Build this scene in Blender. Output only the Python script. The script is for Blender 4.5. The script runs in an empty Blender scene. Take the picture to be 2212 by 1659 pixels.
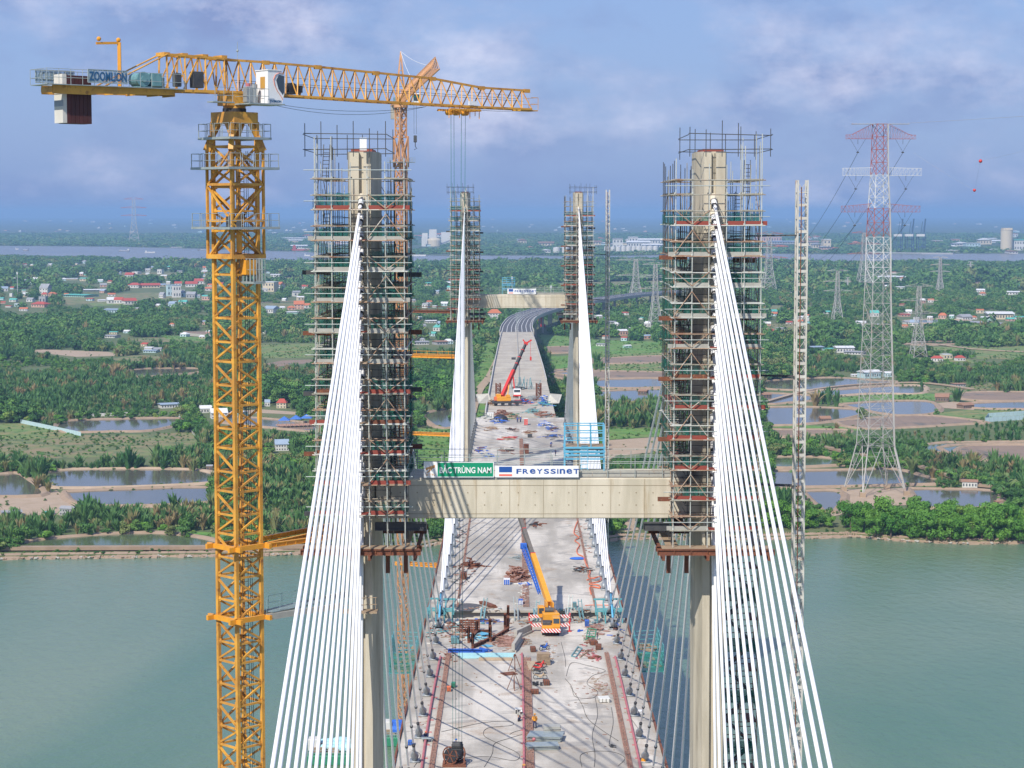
import bpy, math, random
import numpy as np
from mathutils import Vector, Matrix, Euler
random.seed(7)
rnd = random.random
def ru(a, b): return random.uniform(a, b)
R = math.radians
sc = bpy.context.scene
COL = sc.collection
# ---------------------------------------------------------------- camera
F, CX, CY = 4466.0, 1106.0, 829.5           # focal length and centre in the pixels of a 2212 x 1659 view
EYE = 119.3
PITCH = math.atan((CY - 458.0) / F)
YAW = 0.0011
cam_d = bpy.data.cameras.new('camera')
cam_d.sensor_width = 36.0
cam_d.lens = 36.0 * F / 2212.0
cam_d.clip_start = 1.0
cam_d.clip_end = 90000.0
cam = bpy.data.objects.new('camera', cam_d)
COL.objects.link(cam)
cam.location = (0, 0, EYE)
cam.rotation_euler = (math.pi / 2 - PITCH, 0, YAW)
sc.camera = cam
HAZE_D = 0.80e-4
# ---------------------------------------------------------------- light
SUN = Vector((0.472, 0.885, -1.0)).normalized()     # direction the sunlight travels
sl = bpy.data.lights.new('sun', 'SUN')
sl.energy = 5.0
sl.angle = R(0.53)
sl.color = (1.0, 0.93, 0.82)
so = bpy.data.objects.new('sun', sl)
so.rotation_euler = SUN.to_track_quat('-Z', 'Y').to_euler()
so.location = (-200, -400, 500)
COL.objects.link(so)
w = bpy.data.worlds.new('World')
sc.world = w
w.use_nodes = True
nt = w.node_tree
nt.nodes.clear()
def N(t, kind, **kw):
    n = t.nodes.new(kind)
    for k, v in kw.items():
        setattr(n, k, v)
    return n
def L(t, a, b): t.links.new(a, b)
sky = N(nt, 'ShaderNodeTexSky', sky_type='NISHITA', sun_disc=False)
sky.sun_elevation = math.asin(-SUN.z)
sky.sun_rotation = math.atan2(-SUN.x, -SUN.y)
sky.altitude = 100
sky.air_density = 1.0
sky.dust_density = 1.6
sky.ozone_density = 3.0
tc = N(nt, 'ShaderNodeTexCoord')
mp = N(nt, 'ShaderNodeMapping')
mp.inputs['Scale'].default_value = (5.0, 5.0, 9.5)
mp.inputs['Location'].default_value = (0.9, 0.4, 0.05)
n1 = N(nt, 'ShaderNodeTexNoise')
n1.inputs['Scale'].default_value = 1.75
n1.inputs['Detail'].default_value = 8
n1.inputs['Roughness'].default_value = 0.6
n1.inputs['Distortion'].default_value = 0.1
rp = N(nt, 'ShaderNodeValToRGB')
rp.color_ramp.elements[0].position = 0.42
rp.color_ramp.elements[0].color = (0, 0, 0, 1)
rp.color_ramp.elements[1].position = 0.68
rp.color_ramp.elements[1].color = (1, 1, 1, 1)
n2 = N(nt, 'ShaderNodeTexNoise')
n2.inputs['Scale'].default_value = 3.2
n2.inputs['Detail'].default_value = 9
n2.inputs['Roughness'].default_value = 0.6
rp2 = N(nt, 'ShaderNodeValToRGB')
rp2.color_ramp.elements[0].position = 0.44
rp2.color_ramp.elements[0].color = (1.8, 2.35, 4.3, 1)
rp2.color_ramp.elements[1].position = 0.74
rp2.color_ramp.elements[1].color = (6.6, 6.5, 7.6, 1)
mx = N(nt, 'ShaderNodeMix', data_type='RGBA')
bg = N(nt, 'ShaderNodeBackground')
bg.inputs['Strength'].default_value = 0.13
wo = N(nt, 'ShaderNodeOutputWorld')
L(nt, tc.outputs['Generated'], mp.inputs['Vector'])
L(nt, mp.outputs['Vector'], n1.inputs['Vector'])
L(nt, mp.outputs['Vector'], n2.inputs['Vector'])
L(nt, n1.outputs['Fac'], rp.inputs['Fac'])
L(nt, n2.outputs['Fac'], rp2.inputs['Fac'])
tint = N(nt, 'ShaderNodeMix', data_type='RGBA', blend_type='MIX')
tint.inputs['Factor'].default_value = 0.72
tint.inputs['B'].default_value = (1.8, 2.8, 5.6, 1)   # thin high haze veil over the blue
L(nt, sky.outputs['Color'], tint.inputs['A'])
mul = N(nt, 'ShaderNodeMath', operation='MULTIPLY')
mul.inputs[1].default_value = 0.85
L(nt, rp.outputs['Color'], mul.inputs[0])
L(nt, mul.outputs[0], mx.inputs['Factor'])
L(nt, tint.outputs['Result'], mx.inputs['A'])
L(nt, rp2.outputs['Color'], mx.inputs['B'])
L(nt, mx.outputs['Result'], bg.inputs['Color'])
L(nt, bg.outputs[0], wo.inputs['Surface'])
sc.view_settings.view_transform = 'Standard'
sc.view_settings.look = 'None'
sc.view_settings.exposure = 0.1
sc.view_settings.gamma = 1.0
sc.render.engine = 'CYCLES'
sc.cycles.max_bounces = 6
sc.cycles.diffuse_bounces = 3
sc.cycles.glossy_bounces = 3
sc.cycles.transparent_max_bounces = 24
sc.cycles.volume_bounces = 0
sc.cycles.use_denoising = True
# ---------------------------------------------------------------- projection helpers (layout measured from the photo)
CP, SP = math.cos(PITCH), math.sin(PITCH)
def ray(x, y):
    u, v = (x - CX) / F, (CY - y) / F
    d = Vector((u, CP + v * SP, -SP + v * CP))
    return Vector((d.x * math.cos(YAW) - d.y * math.sin(YAW), d.x * math.sin(YAW) + d.y * math.cos(YAW), d.z))
def at_y(x, y, Y):
    d = ray(x, y); t = Y / d.y
    return Vector((d.x * t, Y, EYE + d.z * t))
def at_z(x, y, z=1.0):
    d = ray(x, y); t = (z - EYE) / d.z
    return Vector((d.x * t, d.y * t, z))
def proj(p):
    c, s = math.cos(YAW), math.sin(YAW)
    X = p[0] * c + p[1] * s; Y = -p[0] * s + p[1] * c; Z = p[2] - EYE
    zc = Y * CP - Z * SP
    return CX + F * X / zc, CY - F * (Y * SP + Z * CP) / zc
# ---------------------------------------------------------------- mesh builder
WL = {}
class MB:
    def __init__(s): s.v, s.f, s.m = [], [], []
    def add(s, vs, fs, mi=0):
        k = len(s.v)
        s.v.extend([tuple(p) for p in vs])
        s.f.extend([tuple(i + k for i in f) for f in fs])
        s.m.extend([mi] * len(fs))
        return s
    def box(s, c, d, mi=0, rz=0.0, b=0.0):
        hx, hy, hz = d[0] / 2, d[1] / 2, d[2] / 2
        ca, sa = math.cos(rz), math.sin(rz)
        if b <= 0:
            P = [(x, y, z) for z in (-hz, hz) for x, y in ((-hx, -hy), (hx, -hy), (hx, hy), (-hx, hy))]
            Fc = [(3, 2, 1, 0), (4, 5, 6, 7), (0, 1, 5, 4), (1, 2, 6, 5), (2, 3, 7, 6), (3, 0, 4, 7)]
        else:
            P = []
            for z, k in ((-hz, b), (-hz + b, 0), (hz - b, 0), (hz, b)):
                for x, y in ((-1, -1), (1, -1), (1, 1), (-1, 1)):
                    P.append((x * (hx - k), y * (hy - k), z))
            Fc = [(3, 2, 1, 0), (12, 13, 14, 15)]
            for r in range(3):
                for i in range(4):
                    j = (i + 1) % 4
                    Fc.append((r * 4 + i, r * 4 + j, r * 4 + 4 + j, r * 4 + 4 + i))
        return s.add([(c[0] + x * ca - y * sa, c[1] + x * sa + y * ca, c[2] + z) for x, y, z in P], Fc, mi)
    def beam(s, a, b, w, h=None, mi=0, up=(0, 0, 1)):
        h = w if h is None else h
        a, b = Vector(a), Vector(b); d = b - a
        if d.length < 1e-6: return s
        d.normalize(); up = Vector(up)
        if abs(d.dot(up)) > 0.98: up = Vector((0, 1, 0)) if abs(d.y) < 0.9 else Vector((1, 0, 0))
        x = d.cross(up).normalized() * (w / 2); y = x.cross(d).normalized() * (h / 2)
        vs = [p + i * x + j * y for p in (a, b) for i, j in ((-1, -1), (1, -1), (1, 1), (-1, 1))]
        return s.add(vs, [(3, 2, 1, 0), (4, 5, 6, 7), (0, 1, 5, 4), (1, 2, 6, 5), (2, 3, 7, 6), (3, 0, 4, 7)], mi)
    def ibeam(s, a, b, w, h, mi=0):
        a, b = Vector(a), Vector(b); t = h * 0.14
        s.beam(a + Vector((0, 0, h / 2 - t / 2)), b + Vector((0, 0, h / 2 - t / 2)), w, t, mi)
        s.beam(a - Vector((0, 0, h / 2 - t / 2)), b - Vector((0, 0, h / 2 - t / 2)), w, t, mi)
        s.beam(a, b, w * 0.15, h - 2 * t, mi)
        n = max(1, int((b - a).length / (h * 2.5)))
        for i in range(n + 1):
            p = a.lerp(b, i / n); dd = (b - a).normalized() * 0.02
            s.beam(p - dd, p + dd, w * 0.9, h - 2 * t, mi)
        return s
    def tube(s, a, b, r, n=6, mi=0, r2=None, cap=True):
        r2 = r if r2 is None else r2
        a, b = Vector(a), Vector(b); d = b - a
        if d.length < 1e-6: return s
        d.normalize()
        q = Vector((0, 0, 1)) if abs(d.z) < 0.9 else Vector((1, 0, 0))
        x = d.cross(q).normalized(); y = d.cross(x)
        vs = []
        for p, rr in ((a, r), (b, r2)):
            for i in range(n):
                t = 2 * math.pi * i / n
                vs.append(p + x * math.cos(t) * rr + y * math.sin(t) * rr)
        fs = [(i, (i + 1) % n, n + (i + 1) % n, n + i) for i in range(n)]
        if cap: fs += [tuple(range(n - 1, -1, -1)), tuple(range(n, 2 * n))]
        return s.add(vs, fs, mi)
    def path(s, pts, r, n=5, mi=0):
        pts = [Vector(p) for p in pts]; rings = []
        for i, p in enumerate(pts):
            d = (pts[min(i + 1, len(pts) - 1)] - pts[max(i - 1, 0)])
            if d.length < 1e-9: d = Vector((0, 1, 0))
            d.normalize()
            q = Vector((0, 0, 1)) if abs(d.z) < 0.95 else Vector((1, 0, 0))
            x = d.cross(q).normalized(); y = d.cross(x)
            rr = r(i / (len(pts) - 1)) if callable(r) else r
            rings.append([p + x * math.cos(2 * math.pi * k / n) * rr + y * math.sin(2 * math.pi * k / n) * rr for k in range(n)])
        vs = [v for ring in rings for v in ring]; fs = []
        for i in range(len(pts) - 1):
            for k in range(n):
                k2 = (k + 1) % n
                fs.append((i * n + k, i * n + k2, (i + 1) * n + k2, (i + 1) * n + k))
        fs += [tuple(range(n - 1, -1, -1)), tuple(range((len(pts) - 1) * n, len(pts) * n))]
        return s.add(vs, fs, mi)
    def prism(s, poly, z0, z1, mi=0):
        n = len(poly)
        ar = sum(poly[i][0] * poly[(i + 1) % n][1] - poly[(i + 1) % n][0] * poly[i][1] for i in range(n))
        if ar < 0: poly = poly[::-1]
        vs = [(p[0], p[1], z0) for p in poly] + [(p[0], p[1], z1) for p in poly]
        fs = [tuple(range(n - 1, -1, -1)), tuple(range(n, 2 * n))] + [(i, (i + 1) % n, n + (i + 1) % n, n + i) for i in range(n)]
        return s.add(vs, fs, mi)
    def sheet(s, poly, z, mi=0):
        n = len(poly)
        ar = sum(poly[i][0] * poly[(i + 1) % n][1] - poly[(i + 1) % n][0] * poly[i][1] for i in range(n))
        if ar < 0: poly = poly[::-1]
        return s.add([(p[0], p[1], z) for p in poly], [tuple(range(n))], mi)
    def ball(s, c, r, n=8, m=5, mi=0, sq=(1, 1, 1)):
        vs = [(c[0], c[1], c[2] - r * sq[2])]
        for j in range(1, m):
            t = -math.pi / 2 + math.pi * j / m
            for i in range(n):
                a = 2 * math.pi * i / n
                vs.append((c[0] + r * sq[0] * math.cos(t) * math.cos(a), c[1] + r * sq[1] * math.cos(t) * math.sin(a), c[2] + r * sq[2] * math.sin(t)))
        vs.append((c[0], c[1], c[2] + r * sq[2])); k = len(vs) - 1; fs = []
        for i in range(n):
            i2 = (i + 1) % n
            fs.append((0, 1 + i2, 1 + i)); fs.append((k, k - n + i, k - n + i2))
            for j in range(m - 2):
                fs.append((1 + j * n + i, 1 + j * n + i2, 1 + (j + 1) * n + i2, 1 + (j + 1) * n + i))
        return s.add(vs, fs, mi)
    def mesh(s, name, mats, o=(0, 0, 0)):
        me = bpy.data.meshes.new(name)
        me.from_pydata([(p[0] - o[0], p[1] - o[1], p[2] - o[2]) for p in s.v], [], s.f)
        for m in (mats if isinstance(mats, (list, tuple)) else [mats]): me.materials.append(m)
        if any(s.m): me.polygons.foreach_set('material_index', s.m)
        me.update()
        return me
    def split(s, name, mats, parent=None):
        """link every connected piece as a part of its own"""
        par = list(range(len(s.v)))
        def fd(i):
            while par[i] != i: par[i] = par[par[i]]; i = par[i]
            return i
        for f in s.f:
            r = fd(f[0])
            for i in f[1:]: par[fd(i)] = r
        gr = {}
        for f in s.f: gr.setdefault(fd(f[0]), []).append(f)
        out = []
        for fs in gr.values():
            ids = sorted({i for f in fs for i in f}); mp_ = {i: k for k, i in enumerate(ids)}; q = MB()
            q.v = [s.v[i] for i in ids]; q.f = [tuple(mp_[i] for i in f) for f in fs]; q.m = [0] * len(fs); out.append(q.build(name, mats, parent))
        return out
    def build(s, name, mats, parent=None, smooth=False):
        if parent is not None: o = WL[parent.name]
        else:
            xs = [p[0] for p in s.v]; ys = [p[1] for p in s.v]; zs = [p[2] for p in s.v]
            o = ((min(xs) + max(xs)) / 2, (min(ys) + max(ys)) / 2, min(zs))
        ob = bpy.data.objects.new(name, s.mesh(name, mats, o))
        COL.objects.link(ob)
        if smooth:
            ob.data.polygons.foreach_set('use_smooth', [True] * len(ob.data.polygons))
        if parent is not None: ob.parent = parent; WL[ob.name] = o
        else: ob.location = o; WL[ob.name] = o
        return ob
def tag(o, label=None, cat=None, group=None, kind=None):
    if label: o['label'] = label
    if cat: o['category'] = cat
    if group: o['group'] = group
    if kind: o['kind'] = kind
    return o
def empty(name, loc=(0, 0, 0)):
    o = bpy.data.objects.new(name, None)
    o.empty_display_size = 0.5
    COL.objects.link(o); o.location = loc; WL[o.name] = tuple(loc)
    return o
def thing(name, label, cat, loc=(0, 0, 0), group=None):
    return tag(empty(name, loc), label, cat, group)
KIDS = {}
def kids(o): return [c for c in bpy.data.objects if c.parent is o]
def copy_tree(o, loc=None, rz=None, label=None, group=None, parent=None, ch=None):
    c = o.copy(); COL.objects.link(c)
    if parent is not None: c.parent = parent
    if loc is not None: c.location = loc
    if rz is not None: c.rotation_euler = (0, 0, rz)
    if label: c['label'] = label
    if group: c['group'] = group
    key = o.name
    if key not in KIDS: KIDS[key] = kids(o)
    for k in KIDS[key]: copy_tree(k, parent=c)
    return c
# ---------------------------------------------------------------- materials
def mat(name, c1, c2=None, rough=0.7, metal=0.0, scale=1.0, bump=0.0, c3=None, c3lo=0.62, c3hi=0.7, c3scale=None, stretch=(1, 1, 1),
        detail=6, spec=0.5, lo=0.3, hi=0.7, alpha=None):
    m = bpy.data.materials.new(name); m.use_nodes = True
    t = m.node_tree; b = t.nodes['Principled BSDF']
    b.inputs['Roughness'].default_value = rough
    b.inputs['Metallic'].default_value = metal
    b.inputs['Specular IOR Level'].default_value = spec
    c1 = (*c1, 1); c2 = (*(c2 or tuple(v * 0.7 for v in c1[:3])), 1)
    g = N(t, 'ShaderNodeTexCoord'); mpn = N(t, 'ShaderNodeMapping')
    mpn.inputs['Scale'].default_value = stretch
    L(t, g.outputs['Object'], mpn.inputs['Vector'])
    no = N(t, 'ShaderNodeTexNoise'); no.inputs['Scale'].default_value = scale; no.inputs['Detail'].default_value = detail
    no.inputs['Roughness'].default_value = 0.6
    L(t, mpn.outputs[0], no.inputs['Vector'])
    r = N(t, 'ShaderNodeValToRGB')
    r.color_ramp.elements[0].position = lo; r.color_ramp.elements[0].color = c1
    r.color_ramp.elements[1].position = hi; r.color_ramp.elements[1].color = c2
    L(t, no.outputs['Fac'], r.inputs['Fac']); out = r.outputs['Color']
    if c3:
        n3 = N(t, 'ShaderNodeTexNoise'); n3.inputs['Scale'].default_value = c3scale or scale * 2.3; n3.inputs['Detail'].default_value = 8
        n3.inputs['Roughness'].default_value = 0.7
        L(t, mpn.outputs[0], n3.inputs['Vector'])
        r3 = N(t, 'ShaderNodeValToRGB')
        r3.color_ramp.elements[0].position = c3lo; r3.color_ramp.elements[0].color = (0, 0, 0, 1)
        r3.color_ramp.elements[1].position = c3hi; r3.color_ramp.elements[1].color = (1, 1, 1, 1)
        L(t, n3.outputs['Fac'], r3.inputs['Fac'])
        mixn = N(t, 'ShaderNodeMix', data_type='RGBA')
        L(t, r3.outputs['Color'], mixn.inputs['Factor']); L(t, out, mixn.inputs['A']); mixn.inputs['B'].default_value = (*c3, 1)
        out = mixn.outputs['Result']
    L(t, out, b.inputs['Base Color'])
    if bump:
        bn = N(t, 'ShaderNodeBump'); bn.inputs['Strength'].default_value = bump; bn.inputs['Distance'].default_value = 0.05
        L(t, no.outputs['Fac'], bn.inputs['Height']); L(t, bn.outputs[0], b.inputs['Normal'])
    if alpha is not None: b.inputs['Alpha'].default_value = alpha
    return m
M = {}
M['conc'] = mat('cast_concrete', (0.45, 0.41, 0.32), (0.58, 0.53, 0.43), 0.85, scale=0.9, bump=0.4, c3=(0.36, 0.27, 0.15), c3lo=0.58, c3hi=0.78, c3scale=0.75, stretch=(1, 1, 0.14), lo=.38, hi=.62)
M['leg'] = mat('pylon_concrete', (0.40, 0.36, 0.28), (0.54, 0.49, 0.39), 0.85, scale=0.8, bump=0.4, c3=(0.24, 0.20, 0.15), c3lo=0.54, c3hi=0.72, c3scale=0.7, stretch=(1, 1, 0.16), lo=.38, hi=.62)
M['conc2'] = mat('grey_precast_concrete', (0.34, 0.32, 0.28), (0.44, 0.42, 0.37), 0.9, scale=1.5)
M['yellow'] = mat('crane_yellow_paint', (0.68, 0.35, 0.05), (0.50, 0.24, 0.045), 0.5, scale=.5, c3=(0.26, 0.10, 0.03), c3lo=0.54, c3hi=0.68, c3scale=1.6, lo=.4, hi=.6)
M['yellow2'] = mat('bright_yellow_paint', (0.75, 0.34, 0.03), (0.62, 0.27, 0.03), 0.4, scale=2.0, c3=(0.3, 0.13, 0.03), c3lo=0.64, c3hi=0.74)
M['orange'] = mat('faded_orange_paint', (0.62, 0.33, 0.16), (0.50, 0.25, 0.12), 0.55, scale=0.8, c3=(0.28, 0.1, 0.05), c3lo=0.6, c3hi=0.75)
M['galv'] = mat('galvanised_steel', (0.30, 0.36, 0.36), (0.42, 0.46, 0.45), 0.5, 0.4, scale=1.5)
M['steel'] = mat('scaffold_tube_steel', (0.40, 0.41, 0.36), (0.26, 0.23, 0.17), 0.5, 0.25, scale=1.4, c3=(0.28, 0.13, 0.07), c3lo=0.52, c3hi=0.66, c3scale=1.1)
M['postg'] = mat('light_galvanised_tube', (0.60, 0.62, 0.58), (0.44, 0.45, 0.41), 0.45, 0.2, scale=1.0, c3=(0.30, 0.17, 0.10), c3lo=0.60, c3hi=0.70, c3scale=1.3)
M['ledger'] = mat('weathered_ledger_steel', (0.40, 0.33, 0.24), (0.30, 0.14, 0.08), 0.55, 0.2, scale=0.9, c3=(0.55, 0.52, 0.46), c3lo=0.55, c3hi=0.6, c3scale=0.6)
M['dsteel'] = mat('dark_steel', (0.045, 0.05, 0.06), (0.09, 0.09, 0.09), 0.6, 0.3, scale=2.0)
M['red'] = mat('red_oxide_paint', (0.27, 0.045, 0.03), (0.22, 0.05, 0.035), 0.6, scale=1.0, c3=(0.12, 0.05, 0.04), c3lo=0.6, c3hi=0.7)
M['rust'] = mat('rusted_steel', (0.20, 0.065, 0.03), (0.11, 0.045, 0.03), 0.85, scale=2.5, bump=0.3, c3=(0.30, 0.13, 0.06), c3lo=0.55, c3hi=0.65)
M['grey'] = mat('grey_galvanised_plank', (0.42, 0.42, 0.38), (0.34, 0.33, 0.30), 0.6, 0.2, scale=1.5, c3=(0.3, 0.15, 0.08), c3lo=0.62, c3hi=0.68)
M['white'] = mat('white_paint', (0.80, 0.80, 0.80), (0.72, 0.73, 0.74), 0.35, scale=0.6)
M['cable'] = mat('white_cable_sheath', (0.82, 0.82, 0.83), (0.76, 0.77, 0.79), 0.35, scale=0.25, c3=(0.50, 0.50, 0.49), c3lo=0.60, c3hi=0.78, c3scale=1.2)
M['pipe'] = mat('grey_anchor_pipe', (0.25, 0.28, 0.30), (0.33, 0.35, 0.36), 0.5, 0.3, scale=2)
M['black'] = mat('black_rubber', (0.02, 0.02, 0.022), (0.035, 0.035, 0.04), 0.6, scale=3)
M['brown'] = mat('dark_brown_ribbed_steel', (0.085, 0.02, 0.02), (0.05, 0.015, 0.015), 0.7, scale=2, stretch=(1, 1, 0.1))
M['blue'] = mat('bright_blue_paint', (0.03, 0.13, 0.52), (0.025, 0.10, 0.40), 0.45, scale=2)
M['lblue'] = mat('light_blue_paint', (0.12, 0.42, 0.62), (0.10, 0.34, 0.52), 0.5, scale=2, c3=(0.25, 0.2, 0.15), c3lo=0.66, c3hi=0.72)
M['teal'] = mat('turquoise_paint', (0.12, 0.37, 0.40), (0.09, 0.28, 0.31), 0.5, scale=2, c3=(0.2, 0.14, 0.1), c3lo=0.62, c3hi=0.7)
M['cyan'] = mat('pale_cyan_paint', (0.38, 0.66, 0.70), (0.32, 0.56, 0.61), 0.5, scale=1.5)
M['wood'] = mat('weathered_timber', (0.36, 0.27, 0.18), (0.26, 0.19, 0.13), 0.85, scale=2, stretch=(1, 6, 1), c3=(0.2, 0.13, 0.09))
M['ply'] = mat('plywood_board', (0.46, 0.36, 0.24), (0.36, 0.28, 0.20), 0.8, scale=1.5)
M['redp'] = mat('bright_red_paint', (0.62, 0.04, 0.03), (0.5, 0.035, 0.03), 0.4, scale=2)
M['pink'] = mat('faded_pink_pipe', (0.50, 0.16, 0.17), (0.38, 0.12, 0.13), 0.6, scale=1)
M['orangep'] = mat('orange_hose', (0.75, 0.17, 0.05), (0.62, 0.14, 0.05), 0.5, scale=2)
M['glass'] = mat('tinted_glass', (0.03, 0.05, 0.07), (0.05, 0.07, 0.09), 0.08, 0.0, scale=1, spec=0.8)
M['glassy'] = mat('amber_reflecting_glass', (0.55, 0.30, 0.05), (0.45, 0.25, 0.06), 0.15, 0.0, scale=3)
M['skin'] = mat('skin', (0.40, 0.22, 0.14), (0.34, 0.18, 0.11), 0.6, scale=5)
M['navy'] = mat('navy_cloth', (0.03, 0.04, 0.12), (0.02, 0.03, 0.08), 0.9, scale=4)
M['bluecl'] = mat('blue_cloth', (0.05, 0.12, 0.40), (0.04, 0.09, 0.3), 0.9, scale=4)
M['orangecl'] = mat('orange_cloth', (0.75, 0.20, 0.06), (0.65, 0.17, 0.05), 0.9, scale=4)
M['bluet'] = mat('blue_tarpaulin', (0.03, 0.15, 0.62), (0.03, 0.12, 0.5), 0.5, scale=2, bump=0.5)
M['whitet'] = mat('white_sacking', (0.66, 0.66, 0.62), (0.55, 0.55, 0.52), 0.8, scale=2, bump=0.5)
M['greenp'] = mat('green_paint', (0.03, 0.25, 0.13), (0.03, 0.19, 0.11), 0.5, scale=2, c3=(0.2, 0.1, 0.06))
M['sgreen'] = mat('sign_green_panel', (0.0, 0.26, 0.13), (0.0, 0.24, 0.12), 0.45, scale=1)
M['sblue'] = mat('sign_blue_panel', (0.01, 0.07, 0.30), (0.012, 0.075, 0.31), 0.45, scale=1)
M['sred'] = mat('sign_coral_panel', (0.75, 0.17, 0.12), (0.72, 0.16, 0.12), 0.45, scale=1)
M['sorange'] = mat('sign_tan_orange_panel', (0.62, 0.32, 0.12), (0.58, 0.30, 0.12), 0.45, scale=1)
M['zblue'] = mat('dark_blue_lettering', (0.02, 0.10, 0.22), (0.02, 0.09, 0.2), 0.5, scale=1)
M['motor'] = mat('teal_grey_machine_paint', (0.16, 0.32, 0.34), (0.10, 0.22, 0.25), 0.5, scale=3)
M['greent'] = mat('green_rope', (0.03, 0.22, 0.20), (0.03, 0.2, 0.18), 0.6, scale=3)
def netmat(name, col, dens):
    m = bpy.data.materials.new(name); m.use_nodes = True; t = m.node_tree; t.nodes.clear()
    d = N(t, 'ShaderNodeBsdfDiffuse'); d.inputs['Color'].default_value = (*col, 1)
    tr = N(t, 'ShaderNodeBsdfTransparent'); mi = N(t, 'ShaderNodeMixShader'); o = N(t, 'ShaderNodeOutputMaterial')
    g = N(t, 'ShaderNodeTexCoord'); no = N(t, 'ShaderNodeTexNoise'); no.inputs['Scale'].default_value = 0.9; no.inputs['Detail'].default_value = 4
    L(t, g.outputs['Object'], no.inputs['Vector'])
    r = N(t, 'ShaderNodeMapRange'); r.inputs['From Min'].default_value = 0.3; r.inputs['From Max'].default_value = 0.7
    r.inputs['To Min'].default_value = dens - 0.25; r.inputs['To Max'].default_value = dens + 0.2
    L(t, no.outputs['Fac'], r.inputs['Value']); L(t, r.outputs[0], mi.inputs[0])
    L(t, tr.outputs[0], mi.inputs[1]); L(t, d.outputs[0], mi.inputs[2]); L(t, mi.outputs[0], o.inputs['Surface'])
    return m
M['net'] = netmat('green_safety_netting', (0.02, 0.15, 0.12), 0.50)
M['netb'] = netmat('bright_green_debris_netting', (0.04, 0.26, 0.21), 0.32)
M['mesh'] = netmat('grey_mesh_panel', (0.30, 0.40, 0.44), 0.45)
# red/white warning stripes (diagonal)
def stripes(name, ca, cb, freq):
    m = bpy.data.materials.new(name); m.use_nodes = True; t = m.node_tree; b = t.nodes['Principled BSDF']; b.inputs['Roughness'].default_value = 0.5
    g = N(t, 'ShaderNodeTexCoord'); sx = N(t, 'ShaderNodeSeparateXYZ'); L(t, g.outputs['Object'], sx.inputs[0])
    a = N(t, 'ShaderNodeMath', operation='ADD'); L(t, sx.outputs[0], a.inputs[0]); L(t, sx.outputs[2], a.inputs[1])
    k = N(t, 'ShaderNodeMath', operation='MULTIPLY'); k.inputs[1].default_value = freq; L(t, a.outputs[0], k.inputs[0])
    fr = N(t, 'ShaderNodeMath', operation='FRACT'); L(t, k.outputs[0], fr.inputs[0])
    gt = N(t, 'ShaderNodeMath', operation='GREATER_THAN'); gt.inputs[1].default_value = 0.5; L(t, fr.outputs[0], gt.inputs[0])
    mi = N(t, 'ShaderNodeMix', data_type='RGBA'); mi.inputs['A'].default_value = (*ca, 1); mi.inputs['B'].default_value = (*cb, 1)
    L(t, gt.outputs[0], mi.inputs['Factor']); L(t, mi.outputs['Result'], b.inputs['Base Color'])
    return m
M['warn'] = stripes('red_white_warning_stripes', (0.75, 0.75, 0.72), (0.55, 0.04, 0.04), 2.2)
def text_mesh(s, size, material, name='lettering', extrude=0.01, font_scale_x=1.0, bold=0.0):
    c = bpy.data.curves.new(name, 'FONT'); c.body = s; c.size = size; c.extrude = extrude; c.offset = bold
    c.align_x = 'LEFT'; c.resolution_u = 3
    o = bpy.data.objects.new(name, c); COL.objects.link(o)
    bpy.context.view_layer.update()
    me = bpy.data.meshes.new_from_object(o)
    COL.objects.unlink(o); bpy.data.objects.remove(o); bpy.data.curves.remove(c)
    me.name = name; me.materials.clear(); me.materials.append(material)
    return me
def fit_text(me, origin, du, dv, width, height, x0=None):
    """lay the glyph mesh in the plane (origin; du right, dv up) filling width x height"""
    n = len(me.vertices); a = np.empty(n * 3); me.vertices.foreach_get('co', a); a = a.reshape(-1, 3)
    mn, mxx = a.min(0), a.max(0); du, dv = Vector(du).normalized(), Vector(dv).normalized(); dn = du.cross(dv)
    u = (a[:, 0] - mn[0]) / (mxx[0] - mn[0]) * width; v = (a[:, 1] - mn[1]) / (mxx[1] - mn[1]) * height; w_ = a[:, 2]
    P = np.array(origin)[None, :] + u[:, None] * np.array(du) + v[:, None] * np.array(dv) + w_[:, None] * np.array(dn)
    me.vertices.foreach_set('co', P.ravel()); me.update()
    return me
def put_mesh(name, me, parent, label=None):
    o = WL[parent.name]
    me.transform(Matrix.Translation((-o[0], -o[1], -o[2])))
    ob = bpy.data.objects.new(name, me); COL.objects.link(ob); ob.parent = parent; WL[ob.name] = o
    if label: ob['label'] = label
    return ob
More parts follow.
